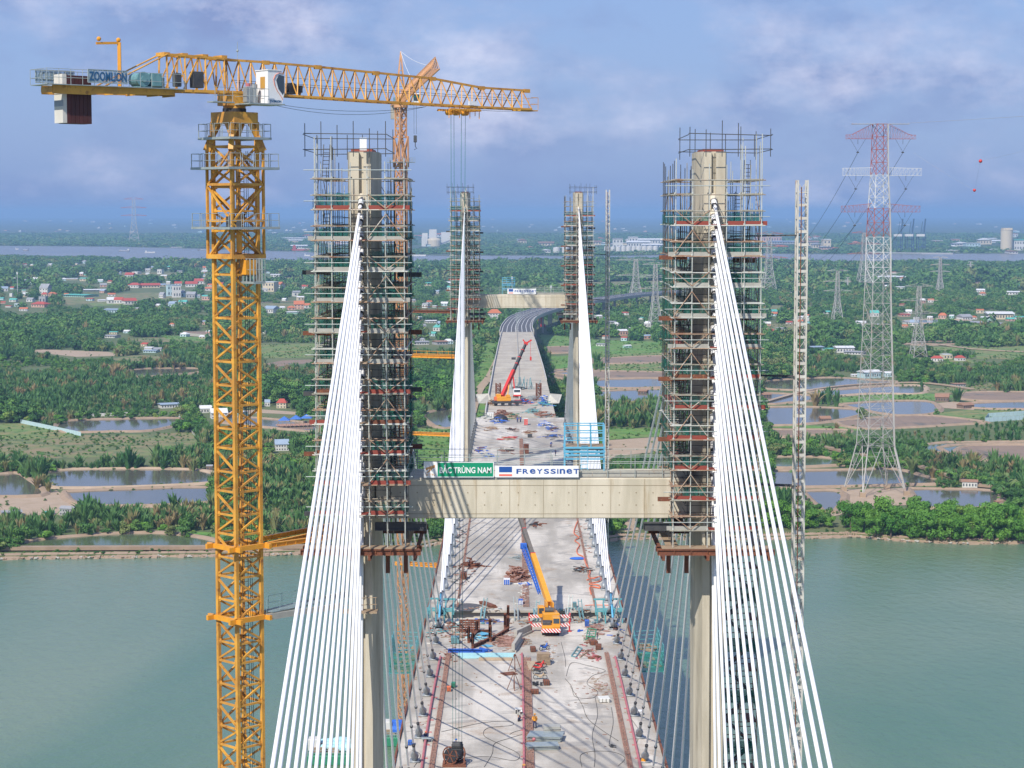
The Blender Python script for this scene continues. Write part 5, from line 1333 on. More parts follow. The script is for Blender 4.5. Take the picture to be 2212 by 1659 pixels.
for kind, pl in PONDS:
    P = catmull([Vector((p.x, p.y, 0)) for p in W(pl + pl[:1])], 4)[:-1]
    m = MB(); m.sheet([(p.x + ru(-.6, .6), p.y + ru(-.8, .8)) for p in P], zl); zl += .004
    S(m.build('mud_flat' if kind == 'mud' else 'pond_water', M[kind]))
    c = sum((Vector((p.x, p.y, 0)) for p in P), Vector()) / len(P)
    # earth dike round it
    D_ = c.y; wd = 2.6 if D_ < 1500 else 4.5; vs = []; fs = []; nP = len(P)
    ar = sum(P[i].x * P[(i + 1) % nP].y - P[(i + 1) % nP].x * P[i].y for i in range(nP)); sg = 1 if ar > 0 else -1
    for i, p in enumerate(P):
        d = (P[(i + 1) % nP] - P[i - 1]); n = Vector((d.y, -d.x, 0)).normalized() * sg; j = ru(-.5, .5)
        for o_, z in ((-1.0, 1.2), (wd * .25, 2.0 + ru(-.15, .15)), (wd * .75 + j, 2.0 + ru(-.15, .15)), (wd * 1.4 + j, .98)):
            q = p + n * o_; vs.append((q.x, q.y, z))
    for i in range(nP):
        a, b_ = i * 4, ((i + 1) % nP) * 4
        for k in range(3): fs.append((a + k, a + k + 1, b_ + k + 1, b_ + k) if sg > 0 else (b_ + k, b_ + k + 1, a + k + 1, a + k))
    m = MB(); m.add(vs, fs); S(m.build('earth_dike', M['dike'] if rnd() < .75 else M['sand']))
def track(pts, wd, mt, z=1.5, h=.5, name='dirt_road'):
    P = catmull([Vector((p.x, p.y, z + h)) for p in W(pts)], 6); m = MB(); ribbon(m, P, -wd / 2, wd / 2, 0, h); S(m.build(name, M[mt]))
track([(1010, 925), (1022, 880), (1035, 845), (1058, 815), (1075, 780)], 6, 'sand')
track([(1650, 872), (1742, 847), (1830, 835), (1920, 830), (1985, 829), (2040, 834), (2100, 843)], 3.2, 'sand', h=.7)
track([(1950, 746), (2010, 744), (2060, 750), (2110, 756), (2212, 762)], 4, 'sand'); track([(0, 783), (120, 782), (230, 785)], 3.5, 'sand')
track([(1690, 960), (1760, 966), (1850, 985), (1960, 1005), (2060, 1035), (2110, 1052), (2170, 1056)], 3.5, 'dike', h=1.1)
track([(560, 655), (640, 652), (680, 653)], 4, 'sand'); track([(890, 772), (1000, 768)], 5, 'dike'); track([(-100, 1191), (200, 1190), (455, 1189), (660, 1187)], 3.0, 'dike', h=1.2)
# ================================================================ foliage
def leafmat(name, a, b_, dry=None):
    m = bpy.data.materials.new(name); m.use_nodes = True; t = m.node_tree; b = t.nodes['Principled BSDF']
    b.inputs['Roughness'].default_value = .6; b.inputs['Specular IOR Level'].default_value = .25
    oi = N(t, 'ShaderNodeObjectInfo'); g = N(t, 'ShaderNodeNewGeometry'); no = N(t, 'ShaderNodeTexNoise'); no.inputs['Scale'].default_value = .013; no.inputs['Detail'].default_value = 4
    L(t, g.outputs['Position'], no.inputs['Vector'])
    sp = N(t, 'ShaderNodeMath', operation='ADD'); q = N(t, 'ShaderNodeMath', operation='MULTIPLY'); q.inputs[1].default_value = .5
    L(t, oi.outputs['Random'], q.inputs[0]); L(t, q.outputs[0], sp.inputs[0]); q2 = N(t, 'ShaderNodeMath', operation='MULTIPLY'); q2.inputs[1].default_value = .9
    L(t, no.outputs['Fac'], q2.inputs[0]); L(t, q2.outputs[0], sp.inputs[1])
    r = N(t, 'ShaderNodeValToRGB'); e = r.color_ramp.elements; e[0].position = .35; e[0].color = (*a, 1); e[1].position = .85; e[1].color = (*b_, 1)
    if dry: n_ = e.new(.97); n_.color = (*dry, 1)
    L(t, sp.outputs[0], r.inputs['Fac']); L(t, r.outputs['Color'], b.inputs['Base Color'])
    tr = N(t, 'ShaderNodeBsdfTranslucent'); ms = N(t, 'ShaderNodeMixShader'); ms.inputs[0].default_value = .22
    L(t, r.outputs['Color'], tr.inputs['Color']); L(t, b.outputs[0], ms.inputs[1]); L(t, tr.outputs[0], ms.inputs[2]); L(t, ms.outputs[0], t.nodes['Material Output'].inputs['Surface'])
    return m
M['leaf'] = leafmat('broad_leaves', (0.035, 0.115, 0.028), (0.12, 0.25, 0.05), (.20, .24, .08))
M['leaf2'] = leafmat('bright_mangrove_leaves', (0.065, 0.20, 0.025), (0.15, 0.32, 0.045), (.24, .33, .07))
M['frond'] = leafmat('nipa_fronds', (0.045, 0.145, 0.04), (0.13, 0.25, 0.075), (0.32, 0.25, 0.12))
M['bark'] = mat('grey_brown_bark', (0.13, 0.10, 0.07), (0.09, 0.07, 0.05), .95, scale=3)
def crown_mesh(name, n, rx, rz, h0, lsz, seed, material, lobes=9):
    rg = random.Random(seed); vs, fs = [], []
    lob = [(rg.uniform(-1, 1) * rx * .62, rg.uniform(-1, 1) * rx * .62, h0 + rz * rg.uniform(.15, 1.0), rg.uniform(.3, .55) * rx) for _ in range(lobes)]
    for _ in range(n):
        lx, ly, lz, lr = rg.choice(lob)
        d = Vector((rg.gauss(0, 1), rg.gauss(0, 1), rg.gauss(.25, 1))).normalized(); rr = lr * rg.uniform(.65, 1.08)
        c = Vector((lx, ly, lz)) + Vector((d.x * rr, d.y * rr, d.z * rr * .8)); nn = (d + Vector((rg.gauss(0, .4), rg.gauss(0, .4), rg.gauss(.2, .4)))).normalized()
        x = nn.cross(Vector((rg.gauss(0, 1), rg.gauss(0, 1), rg.gauss(0, 1)))).normalized(); y = nn.cross(x); s = lsz * rg.uniform(.6, 1.3); k = len(vs)
        vs += [c + x * s, c + y * s * .6, c - x * s * .9, c - y * s * .6]; fs.append((k, k + 1, k + 2, k + 3))
    me = bpy.data.meshes.new(name); me.from_pydata(vs, [], fs); me.materials.append(material); me.update(); return me
def trunk_mesh(name, h, r, seed, rx):
    rg = random.Random(seed); m = MB(); top = Vector((rg.uniform(-.4, .4), rg.uniform(-.4, .4), h))
    m.path([(0, 0, -.3), Vector((rg.uniform(-.2, .2), 0, h * .5)), top], lambda q: r * (1.2 - .6 * q), 6)
    for k in range(6):
        a = k * 1.05 + rg.random(); z = h * rg.uniform(.35, .95); e = Vector((math.cos(a) * rx * .6, math.sin(a) * rx * .6, z + rx * rg.uniform(.3, .7)))
        m.path([(0, 0, z), (e * .5) + Vector((0, 0, z * .5)), e], lambda q: r * (.55 - .4 * q), 5)
    return m.mesh(name, M['bark'])
def nipa_mesh(name, nf, h, seed, wid=.55):
    rg = random.Random(seed); vs, fs = [], []
    for i in range(nf):
        a = i * 2.4 + rg.uniform(-.3, .3); lean = rg.uniform(.12, .6) if i > nf * .35 else rg.uniform(.02, .2); ln = h * rg.uniform(.75, 1.12); d = Vector((math.cos(a), math.sin(a), 0))
        bx = d * rg.uniform(0, .7); segs = 5; side = Vector((-d.y, d.x, 0)); prev = None
        for k in range(segs + 1):
            t = k / segs; rad = ln * lean * (t ** 1.7) * .95; z = ln * (t - .42 * lean * t ** 3) * .96; p = bx + d * rad + Vector((0, 0, z)); wv = wid * (math.sin(math.pi * min(1, .12 + t * .9)) ** .7)
            if t < .18: wv = .05
            dn = Vector((0, 0, -wv * .55)) - d * wv * .1
            cur = (p, p + side * wv + dn, p - side * wv + dn); k0 = len(vs); vs += list(cur)
            if prev is not None: fs += [(prev, prev + 1, k0 + 1, k0), (prev + 2, prev, k0, k0 + 2)]
            prev = k0
    me = bpy.data.meshes.new(name); me.from_pydata(vs, [], fs); me.materials.append(M['frond']); me.update(); return me
def palm_mesh(name, seed, h):
    rg = random.Random(seed); vs, fs = [], []
    for i in range(22):
        a = i * 2.4; d = Vector((math.cos(a), math.sin(a), 0)); up = rg.uniform(-.25, 1.0); ln = rg.uniform(2.8, 3.8); side = Vector((-d.y, d.x, 0)); prev = None
        for k in range(7):
            t = k / 6; p = Vector((0, 0, h)) + d * ln * t * (1 - .15 * up) + Vector((0, 0, ln * (up * t - (.55 + .5 * max(up, 0)) * t * t))); wv = .42 * math.sin(math.pi * min(1, .1 + .88 * t)); k0 = len(vs)
            vs += [p, p + side * wv + Vector((0, 0, -wv * .8)), p - side * wv + Vector((0, 0, -wv * .8))]
            if prev is not None: fs += [(prev, prev + 1, k0 + 1, k0), (prev + 2, prev, k0, k0 + 2)]
            prev = k0
    me = bpy.data.meshes.new(name); me.from_pydata(vs, [], fs); me.materials.append(M['frond']); me.update(); return me
# point-in-polygon on photo coordinates of ground positions
def np_proj(P):
    c, s = math.cos(YAW), math.sin(YAW); X = P[:, 0] * c + P[:, 1] * s; Y = -P[:, 0] * s + P[:, 1] * c; Z = P[:, 2] - EYE
    zc = Y * CP - Z * SP; return CX + F * X / zc, CY - F * (Y * SP + Z * CP) / zc
def np_in(x, y, poly):
    r = np.zeros(len(x), bool); n = len(poly)
    for i in range(n):
        x1, y1 = poly[i]; x2, y2 = poly[(i + 1) % n]
        if y1 == y2: continue
        r ^= ((y1 > y) != (y2 > y)) & (x < (x2 - x1) * (y - y1) / (y2 - y1) + x1)
    return r
NIPA = [[(-260, 1108), (170, 1112), (330, 1108), (460, 1104), (460, 1150), (330, 1146), (150, 1160), (0, 1178), (-260, 1185)],
        [(-260, 990), (130, 990), (330, 984), (460, 980), (460, 1016), (100, 1020), (0, 1024), (-260, 1025)],
        [(545, 1040), (675, 1030), (720, 1150), (640, 1172), (545, 1150)], [(560, 930), (690, 932), (690, 965), (560, 975)],
        [(1650, 942), (1870, 930), (1985, 925), (2150, 912), (2420, 915), (2420, 952), (2100, 952), (1985, 962), (1930, 985), (1850, 984), (1650, 962)],
        [(1930, 985), (2060, 988), (2212, 1005), (2420, 1015), (2420, 1080), (2250, 1080), (2170, 1050), (2060, 1035), (1960, 1005)],
        [(2040, 828), (2150, 820), (2420, 818), (2420, 846), (2212, 848), (2110, 840)], [(1280, 870), (1440, 868), (1440, 922), (1280, 925)],
        [(1980, 805), (2420, 800), (2420, 818), (2000, 818)], [(1720, 780), (1980, 790), (1980, 812), (1720, 812)],
        [(0, 800), (300, 815), (460, 820), (460, 890), (300, 895), (0, 900)], [(560, 800), (690, 795), (690, 850), (560, 850)]]
OPEN = [p for _, p in PONDS] + [p for _, p in FIELDS] + [[(1590, 1145), (1840, 1143), (1845, 1170), (1590, 1175)]]
HOUSE_XY = []                                           # (x, y, half width px) filled below before scattering
VILL = [[(-60, 605), (460, 600), (670, 612), (680, 682), (560, 690), (300, 690), (-60, 686)], [(1640, 690), (2300, 672), (2300, 716), (1950, 726), (1640, 722)], [(890, 700), (980, 700), (980, 730), (890, 730)]]
# ================================================================ houses and other buildings on the far land
def vm(name, c, r=.8): return mat(name, c, tuple(v * .85 for v in c), r, scale=.3)
WALLS = {'white': vm('white_render', (.62, .62, .60)), 'cream': vm('cream_render', (.60, .52, .38)), 'grey': vm('grey_render', (.36, .37, .38)), 'pink': vm('salmon_render', (.58, .36, .28)),
         'pale blue': vm('pale_blue_cladding', (.46, .62, .66)), 'pale green': vm('pale_green_cladding', (.34, .55, .48)), 'brown': vm('brown_boards', (.20, .14, .10))}
ROOFS = {'red': vm('red_tile', (.42, .075, .05)), 'orange': vm('orange_tile', (.50, .16, .07)), 'grey': vm('grey_sheet_roof', (.30, .31, .33)), 'white': vm('white_sheet_roof', (.66, .67, .68)), 'brown': vm('rusty_thatch', (.30, .17, .11)),
         'blue': vm('blue_sheet_roof', (.05, .16, .50)), 'teal': vm('teal_sheet_roof', (.10, .42, .36)), 'slate blue': vm('slate_blue_sheet_roof', (.28, .36, .46))}
M['win'] = mat('dark_window', (.05, .06, .08), (.08, .09, .11), .25, scale=2)
NTH = ['first', 'second', 'third', 'fourth', 'fifth', 'sixth', 'seventh', 'eighth', 'ninth', 'tenth', 'eleventh', 'twelfth', 'thirteenth', 'fourteenth', 'fifteenth', 'sixteenth', 'seventeenth', 'eighteenth', 'nineteenth', 'twentieth',
       'twenty-first', 'twenty-second', 'twenty-third', 'twenty-fourth', 'twenty-fifth', 'twenty-sixth', 'twenty-seventh', 'twenty-eighth', 'twenty-ninth', 'thirtieth']
def house(x, y, wpx, hpx, wall, roof, kind='gable', rz=None, depth=None, label=None, name='house', cat='house', group=None):
    p = at_z(x, y, 1.0); k = (p.y * CP + (EYE - 1) * SP) / F; wd, h = wpx * k, hpx * k; dp = depth or wd * ru(.7, 1.1); rz = ru(-.5, .5) if rz is None else rz
    HOUSE_XY.append((x, y - hpx * .3, wpx / 2 + 3, hpx + 3))
    t = thing(name, label, cat, (p.x, p.y + dp / 2, 1.0), group); c = (p.x, p.y + dp / 2)
    rh = {'gable': h * .42, 'hip': h * .42, 'flat': 0, 'shed': h * .18, 'low': h * .25}[kind]; wh = h - rh
    m = MB(); m.box((c[0], c[1], 1 + wh / 2), (wd * .94, dp * .94, wh), 0, rz); wl = m.build('wall', WALLS[wall], t)
    ca, sa = math.cos(rz), math.sin(rz); Q = lambda a, b_, z: (c[0] + a * ca - b_ * sa, c[1] + a * sa + b_ * ca, z)
    m = MB(); o = 1 + wh; hx, hy = wd / 2 * 1.04, dp / 2 * 1.04
    if kind == 'flat': m.box((c[0], c[1], o + .12 * h / 4), (wd, dp, .25 * h / 4), 0, rz)
    elif kind == 'shed': m.add([Q(-hx, -hy, o), Q(hx, -hy, o), Q(hx, hy, o + rh), Q(-hx, hy, o + rh), Q(-hx, -hy, o - .2), Q(hx, -hy, o - .2), Q(hx, hy, o + rh - .2), Q(-hx, hy, o + rh - .2)], [(0, 1, 2, 3), (7, 6, 5, 4), (0, 4, 5, 1), (1, 5, 6, 2), (2, 6, 7, 3), (3, 7, 4, 0)])
    else:
        e = 0 if kind != 'hip' else hx * .55
        alongx = wd > dp * .8
        if alongx: r0, r1 = Q(-hx + e, 0, o + rh), Q(hx - e, 0, o + rh)
        else: r0, r1 = Q(0, -hy + e, o + rh), Q(0, hy - e, o + rh)
        a, b_, c_, d = Q(-hx, -hy, o), Q(hx, -hy, o), Q(hx, hy, o), Q(-hx, hy, o)
        if alongx: m.add([a, b_, c_, d, r0, r1], [(0, 1, 5, 4), (2, 3, 4, 5), (3, 0, 4), (1, 2, 5), (3, 2, 1, 0)])
        else: m.add([a, b_, c_, d, r0, r1], [(0, 4, 5, 3), (1, 2, 5, 4), (0, 1, 4), (2, 3, 5), (3, 2, 1, 0)])
    m.build('roof', ROOFS[roof], t)
    if wpx >= 9 and hpx >= 6 and kind != 'shed':
        nx = max(2, int(wpx / 6)); ny = max(1, int(hpx / 9))
        for j in range(ny):
            for i in range(nx):
                m = MB(); q = Q(-wd * .47 + wd * .94 * (i + .5) / nx, -dp * .47 - .03, 1 + wh * (j + .5) / ny); m.box(q, (wd * .4 / nx, .08, wh * .42 / ny), 0, rz); m.build('window', M['win'], wl)
    return t
VILLAGE = {'left village': [
 (20, 604, 30, 4, 'white', 'white', 'low'), (43, 608, 22, 4, 'pale blue', 'white', 'low'), (76, 607, 10, 8, 'pale blue', 'white', 'gable'), (152, 605, 26, 4, 'cream', 'white', 'low'), (183, 607, 22, 7, 'cream', 'teal', 'low'),
 (97, 635, 22, 22, 'white', 'grey', 'gable'), (24, 641, 7, 7, 'white', 'white', 'flat'), (65, 652, 16, 9, 'white', 'grey', 'gable'), (92, 656, 16, 15, 'grey', 'grey', 'flat'), (112, 640, 18, 9, 'pink', 'orange', 'hip'), (5, 656, 12, 5, 'pink', 'red', 'gable'),
 (85, 664, 34, 12, 'pink', 'red', 'hip'), (50, 672, 18, 8, 'white', 'orange', 'gable'), (18, 664, 14, 4, 'white', 'red', 'low'), (36, 662, 10, 6, 'pale blue', 'white', 'flat'), (280, 600, 20, 11, 'white', 'red', 'gable'), (294, 592, 16, 5, 'white', 'white', 'flat'), (318, 594, 8, 5, 'white', 'white', 'gable'),
 (290, 622, 26, 11, 'white', 'red', 'hip'), (322, 622, 40, 10, 'cream', 'red', 'gable'), (240, 640, 16, 7, 'white', 'orange', 'gable'), (240, 656, 22, 14, 'white', 'white', 'gable'), (256, 656, 20, 14, 'white', 'red', 'gable'), (277, 658, 28, 14, 'white', 'red', 'gable'),
 (218, 652, 16, 5, 'white', 'white', 'low'), (243, 676, 34, 9, 'pale blue', 'slate blue', 'low'), (297, 672, 16, 8, 'white', 'grey', 'gable'), (170, 642, 60, 6, 'pale green', 'teal', 'low'), (200, 630, 50, 5, 'white', 'white', 'low'), (350, 644, 12, 13, 'white', 'grey', 'gable')],
 'crane mast village': [
 (366, 640, 14, 24, 'pale blue', 'pale blue' if False else 'slate blue', 'flat'), (380, 643, 18, 26, 'white', 'slate blue', 'flat'), (393, 642, 12, 16, 'pale blue', 'grey', 'gable'), (384, 618, 16, 10, 'white', 'red', 'gable'), (412, 620, 26, 12, 'white', 'red', 'gable'), (432, 614, 26, 12, 'white', 'red', 'gable'), (412, 644, 20, 14, 'grey', 'grey', 'gable'),
 (450, 628, 16, 8, 'white', 'orange', 'gable'), (346, 592, 12, 10, 'white', 'grey', 'flat'), (573, 630, 12, 9, 'white', 'grey', 'gable'), (583, 630, 28, 20, 'cream', 'white', 'flat'), (601, 622, 20, 13, 'white', 'orange', 'gable'), (594, 598, 20, 6, 'white', 'white', 'low'),
 (585, 676, 26, 15, 'white', 'slate blue', 'gable'), (628, 670, 16, 9, 'pink', 'orange', 'hip'), (645, 668, 22, 18, 'pink', 'orange', 'gable'), (630, 678, 26, 5, 'pale green', 'white', 'low'), (570, 720, 10, 5, 'white', 'white', 'flat'), (245, 722, 18, 6, 'cream', 'teal', 'low'), (238, 730, 30, 6, 'white', 'grey', 'low'),
 (320, 756, 18, 6, 'white', 'white', 'shed'), (325, 762, 30, 6, 'pale blue', 'slate blue', 'low'), (478, 618, 10, 8, 'white', 'red', 'gable')],
 'left riverside plots': [
 (362, 882, 44, 11, 'white', 'slate blue', 'low'), (443, 892, 26, 16, 'white', 'white', 'gable'), (470, 905, 36, 22, 'white', 'white', 'gable'), (515, 902, 28, 14, 'pale green', 'white', 'low'), (577, 878, 12, 15, 'white', 'slate blue', 'gable'), (608, 882, 22, 20, 'cream', 'red', 'hip'),
 (607, 974, 30, 24, 'white', 'slate blue', 'gable'), (146, 1114, 34, 20, 'grey', 'grey', 'low'), (20, 1116, 44, 12, 'grey', 'grey', 'low'), (106, 1112, 20, 7, 'pale green', 'teal', 'low'), (452, 1016, 14, 12, 'brown', 'grey', 'low'), (270, 856, 0, 0, '', '', '')],
 'strip between pylons': [
 (898, 586, 30, 12, 'white', 'white', 'gable'), (905, 592, 16, 10, 'white', 'red', 'gable'), (925, 618, 26, 8, 'cream', 'teal', 'low'), (900, 690, 24, 5, 'white', 'white', 'flat'), (933, 698, 30, 6, 'white', 'white', 'low'), (912, 708, 14, 8, 'white', 'grey', 'gable'), (955, 706, 20, 12, 'white', 'slate blue', 'gable'), (1068, 688, 27, 20, 'white', 'orange', 'hip'), (940, 664, 10, 4, 'white', 'white', 'low'),
 (1000, 742, 30, 7, 'grey', 'grey', 'low'), (905, 745, 36, 8, 'white', 'grey', 'low'), (950, 745, 28, 9, 'grey', 'brown', 'low'), (1137, 600, 8, 5, 'white', 'white', 'gable'), (1355, 752, 16, 7, 'pale green', 'white', 'low'), (1318, 700, 24, 6, 'white', 'grey', 'low'), (1300, 748, 20, 6, 'white', 'grey', 'low'), (1385, 690, 14, 5, 'white', 'teal', 'low')],
 'right village': [
 (1665, 721, 24, 10, 'pink', 'red', 'hip'), (1690, 713, 22, 5, 'grey', 'grey', 'low'), (1745, 706, 26, 11, 'pale green', 'teal', 'low'), (1763, 756, 30, 8, 'grey', 'slate blue', 'low'), (1795, 758, 26, 6, 'pale green', 'teal', 'low'), (1826, 762, 40, 14, 'white', 'white', 'low'), (1850, 766, 40, 7, 'white', 'grey', 'low'), (1715, 772, 24, 5, 'white', 'white', 'low'),
 (1955, 684, 22, 6, 'pink', 'red', 'low'), (1963, 700, 20, 8, 'white', 'grey', 'gable'), (1982, 690, 14, 4, 'white', 'white', 'low'), (2038, 688, 18, 12, 'pink', 'orange', 'hip'), (2057, 688, 10, 8, 'pale green', 'white', 'low'), (2086, 692, 26, 13, 'white', 'grey', 'gable'), (2164, 690, 56, 16, 'cream', 'white', 'low'), (2138, 692, 30, 8, 'pale green', 'white', 'low'),
 (2112, 704, 60, 9, 'white', 'grey', 'low'), (2200, 690, 26, 7, 'white', 'teal', 'low'), (2010, 690, 12, 7, 'white', 'white', 'low'), (2120, 631, 18, 7, 'white', 'white', 'gable'), (2190, 637, 40, 8, 'white', 'white', 'low'), (1948, 660, 14, 4, 'pink', 'red', 'low'), (1945, 624, 20, 5, 'white', 'white', 'low'), (1761, 598, 60, 3, 'white', 'white', 'low'), (1700, 604, 40, 3, 'white', 'white', 'low'), (1925, 601, 100, 3.5, 'white', 'white', 'low'), (2245, 600, 80, 4, 'white', 'white', 'low')],
 'right fish farm': [
 (2026, 781, 26, 12, 'white', 'red', 'hip'), (2046, 776, 22, 10, 'cream', 'white', 'flat'), (2075, 780, 20, 12, 'white', 'red', 'hip'), (1880, 817, 44, 17, 'pale blue', 'pale blue' if False else 'white', 'low'), (1920, 814, 18, 11, 'pale blue', 'white', 'low'), (1846, 814, 14, 6, 'white', 'white', 'low'),
 (2038, 868, 30, 17, 'brown', 'brown', 'gable'), (2088, 883, 30, 13, 'brown', 'brown', 'gable'), (1783, 912, 24, 13, 'brown', 'brown', 'gable'), (2098, 1054, 34, 17, 'white', 'brown', 'low'), (1700, 780, 0, 0, '', '', ''), (1390, 850, 20, 8, 'brown', 'brown', 'gable'), (1655, 858, 20, 9, 'brown', 'brown', 'gable'), (2072, 835, 26, 7, 'grey', 'brown', 'low'), (2158, 1090, 16, 8, 'brown', 'brown', 'low')],
}
for reg, lst in VILLAGE.items():
    lst = sorted([h for h in lst if h[2] > 0], key=lambda h: h[0])
    for i, h in enumerate(lst):
        size = 'long low' if h[2] > h[3] * 3.2 else ('tall narrow' if h[3] > h[2] * .95 else 'small')
        nm = {'brown': 'hut'}.get(h[4], 'shed' if h[2] > h[3] * 3.2 else 'house')
        house(h[0], h[1], h[2], h[3], h[4], h[5], h[6], label='%s %s %s, %s roof, %s from left in %s' % (size, h[4], nm, h[5], NTH[i], reg), name=nm, cat=nm, group='houses in the %s' % reg)
rg = random.Random(77); taken = [(h[0], h[1]) for l in VILLAGE.values() for h in l]
def extra(n, xa, xb, ya, yb, w0, w1, where):
    for _ in range(n):
        for _t in range(30):
            x, y = rg.uniform(xa, xb), rg.uniform(ya, yb)
            if all(abs(x - a) > 13 or abs(y - b_) > 5 for a, b_ in taken): break
        taken.append((x, y)); f = (y - 458) / 200; wpx = rg.uniform(w0, w1) * max(.5, f); hpx = wpx * rg.uniform(.38, .8)
        wc = rg.choice(['white', 'white', 'white', 'cream', 'pale blue', 'pink']); rc = rg.choice(['red', 'orange', 'white', 'white', 'grey', 'slate blue', 'teal']); zone = '%s %s' % (('lower', 'middle', 'upper')[min(2, int((yb - y) / (yb - ya + .01) * 3))], ('left', 'centre', 'right')[min(2, int((x - xa) / (xb - xa + .01) * 3))])
        house(x, y, wpx, hpx, wc, rc, rg.choice(['gable', 'hip', 'gable', 'low']), label='distant %s house with %s roof, %s of %s' % (wc, rc, zone, where), group='small %s houses with %s roofs, %s of %s' % (wc, rc, zone, where))
extra(34, -20, 460, 588, 668, 9, 20, 'left village'); extra(10, 560, 670, 590, 676, 9, 18, 'village right of the mast'); extra(14, 888, 975, 600, 745, 8, 16, 'strip between pylons'); extra(22, 1650, 2240, 676, 708, 8, 18, 'right village'); extra(10, 1290, 1430, 680, 750, 8, 16, 'fields inside the right scaffold')
extra(16, 20, 460, 565, 590, 10, 22, 'woods before the far river'); extra(12, 1650, 2240, 590, 660, 8, 16, 'woods behind the big pylon'); extra(8, 200, 460, 700, 770, 8, 14, 'left plots')
# riverside restaurant with three blue roofs
rp0 = at_z(598, 926); t = thing('pavilion', 'open riverside pavilion with three bright blue roofs on stilts', 'pavilion', (rp0.x + 6, rp0.y + 4, 1)); HOUSE_XY.append((637, 912, 46, 34))
m = MB(); k = rp0.y / F
for i, (x, y) in enumerate(((613, 912), (638, 909), (661, 907))):
    p = at_z(x, y + 10); c = Vector((p.x, p.y + 3, 0)); r = 13 * k; z = 1 + 3.4
    m.add([(c.x - r, c.y - r, z), (c.x + r, c.y - r, z), (c.x + r, c.y + r, z), (c.x - r, c.y + r, z), (c.x, c.y, z + 2.2)], [(0, 1, 4), (1, 2, 4), (2, 3, 4), (3, 0, 4), (3, 2, 1, 0)])
m.build('roof', ROOFS['blue'], t)
m = MB()
for x in np.linspace(600, 674, 9):
    for q in (0, 5): p = at_z(x, 925 - (x - 600) * .04); m.tube((p.x, p.y + q, 0), (p.x, p.y + q, 4.4), .12, 5)
m.build('post', M['wood'], t)
a, b_ = at_z(598, 924), at_z(676, 921); m = MB(); m.beam((a.x, a.y + 3, 1.9), (b_.x, b_.y + 3, 1.9), 8, .3); m.beam((a.x, a.y - .9, 2.6), (b_.x, b_.y - .9, 2.6), .1, .9); m.build('deck', WALLS['pink'], t)
# site fences
def fence(pts, h, mt, lab, panels=26):
    P = [at_z(x, y) for x, y in pts]; t = thing('fence', lab, 'fence', tuple((P[0] + P[-1]) / 2))
    m = MB(); m2 = MB()
    for a, b_ in zip(P, P[1:]):
        n = max(2, int((b_ - a).length / 3))
        for k in range(n):
            q, r_ = a.lerp(b_, k / n), a.lerp(b_, (k + .97) / n); m.beam(q + Vector((0, 0, h / 2)), r_ + Vector((0, 0, h / 2)), .08, h); m2.beam(q - Vector((0, 0, 1)), q + Vector((0, 0, h + .1)), .12)
    m.build('panel', mt, t); m2.build('post', M['galv'], t)
fence([(44, 914), (175, 942)], 2.2, WALLS['pale blue'], 'long pale turquoise sheet fence running diagonally across the left field'); fence([(80, 906), (150, 901), (225, 899), (293, 896)], 1.8, WALLS['white'], 'white sheet fence along the back of the left pond')
fence([(259, 874), (290, 866), (330, 863), (369, 864), (392, 872)], 2.4, WALLS['white'], 'pale curved sheet fence round the sheds in the left palms'); fence([(386, 902), (412, 910), (439, 919)], 1.8, WALLS['white'], 'short white fence sloping behind the crane mast')
fence([(408, 926), (424, 948), (436, 968)], 1.2, M['conc2'], 'grey low wall leading down from the white fence'); fence([(365, 722), (457, 729)], 2.5, M['conc2'], 'far grey post fence left of the crane mast')
fence([(1962, 716), (2080, 712), (2090, 703)], 2.2, WALLS['cream'], 'pale fence along the plot on the right village edge')
fence([(2128, 912), (2220, 906), (2225, 896), (2135, 902), (2128, 912)], 2.6, WALLS['pale blue'], 'roofless pale blue walled enclosure at the right edge')
# line of timber piles along the right bank and debris poles
t = thing('pile_fence', 'row of short timber piles standing along the right river bank', 'pile row', tuple(at_z(1760, 1158)))
for x0, x1 in ((1330, 1440), (1640, 1850)):
    m = MB()
    for x in np.arange(x0, x1, 5.2): p = at_z(x, 1160 - (x > 1600) * 2, 0); m.tube((p.x, p.y - 1.5, -.3), (p.x + ru(-.1, .1), p.y - 1.5, 1.5 + ru(0, .3)), .22, 6)
    m.build('pile', M['sand'], t)
    m = MB(); a, b_ = at_z(x0, 1158, 0), at_z(x1 - 5, 1157, 0); m.beam((a.x, a.y - 1.1, 1.1), (b_.x, b_.y - 1.1, 1.1), .25, .3); m.build('waling', M['wood'], t)
# ---- industry along the far river
def k_at(p): return (p.y * CP + (EYE - 1) * SP) / F
M['tank'] = mat('white_tank_paint', (.62, .61, .58), (.52, .51, .49), .5, scale=.05)
TX = [(1202, 546, 15), (1222, 546, 16), (1243, 546, 17), (1312, 544, 14), (1324, 544, 10), (1336, 544, 12), (1347, 543, 11), (1358, 543, 12), (1369, 543, 10), (1380, 543, 14), (1392, 543, 13), (1404, 543, 14), (1416, 543, 12)]
for i, (x, y, wpx) in enumerate(TX):
    p = at_z(x, y); k = k_at(p); r = wpx * k / 2; h = 11 * k
    t = thing('storage_tank', 'white cylindrical tank, %s from left in the distant riverside tank row' % NTH[i], 'storage tank', (p.x, p.y, 1), 'storage tanks by the far river')
    m = MB(); m.tube((p.x, p.y, 1), (p.x, p.y, 1 + h), r, 18); m.build('shell', M['tank'], t, False); m = MB(); m.tube((p.x, p.y, 1 + h + .05), (p.x, p.y, 1 + h + r * .22), r, 18, r2=.5); m.build('roof', M['tank'], t); HOUSE_XY.append((x, y - 4, wpx * .6, 10))
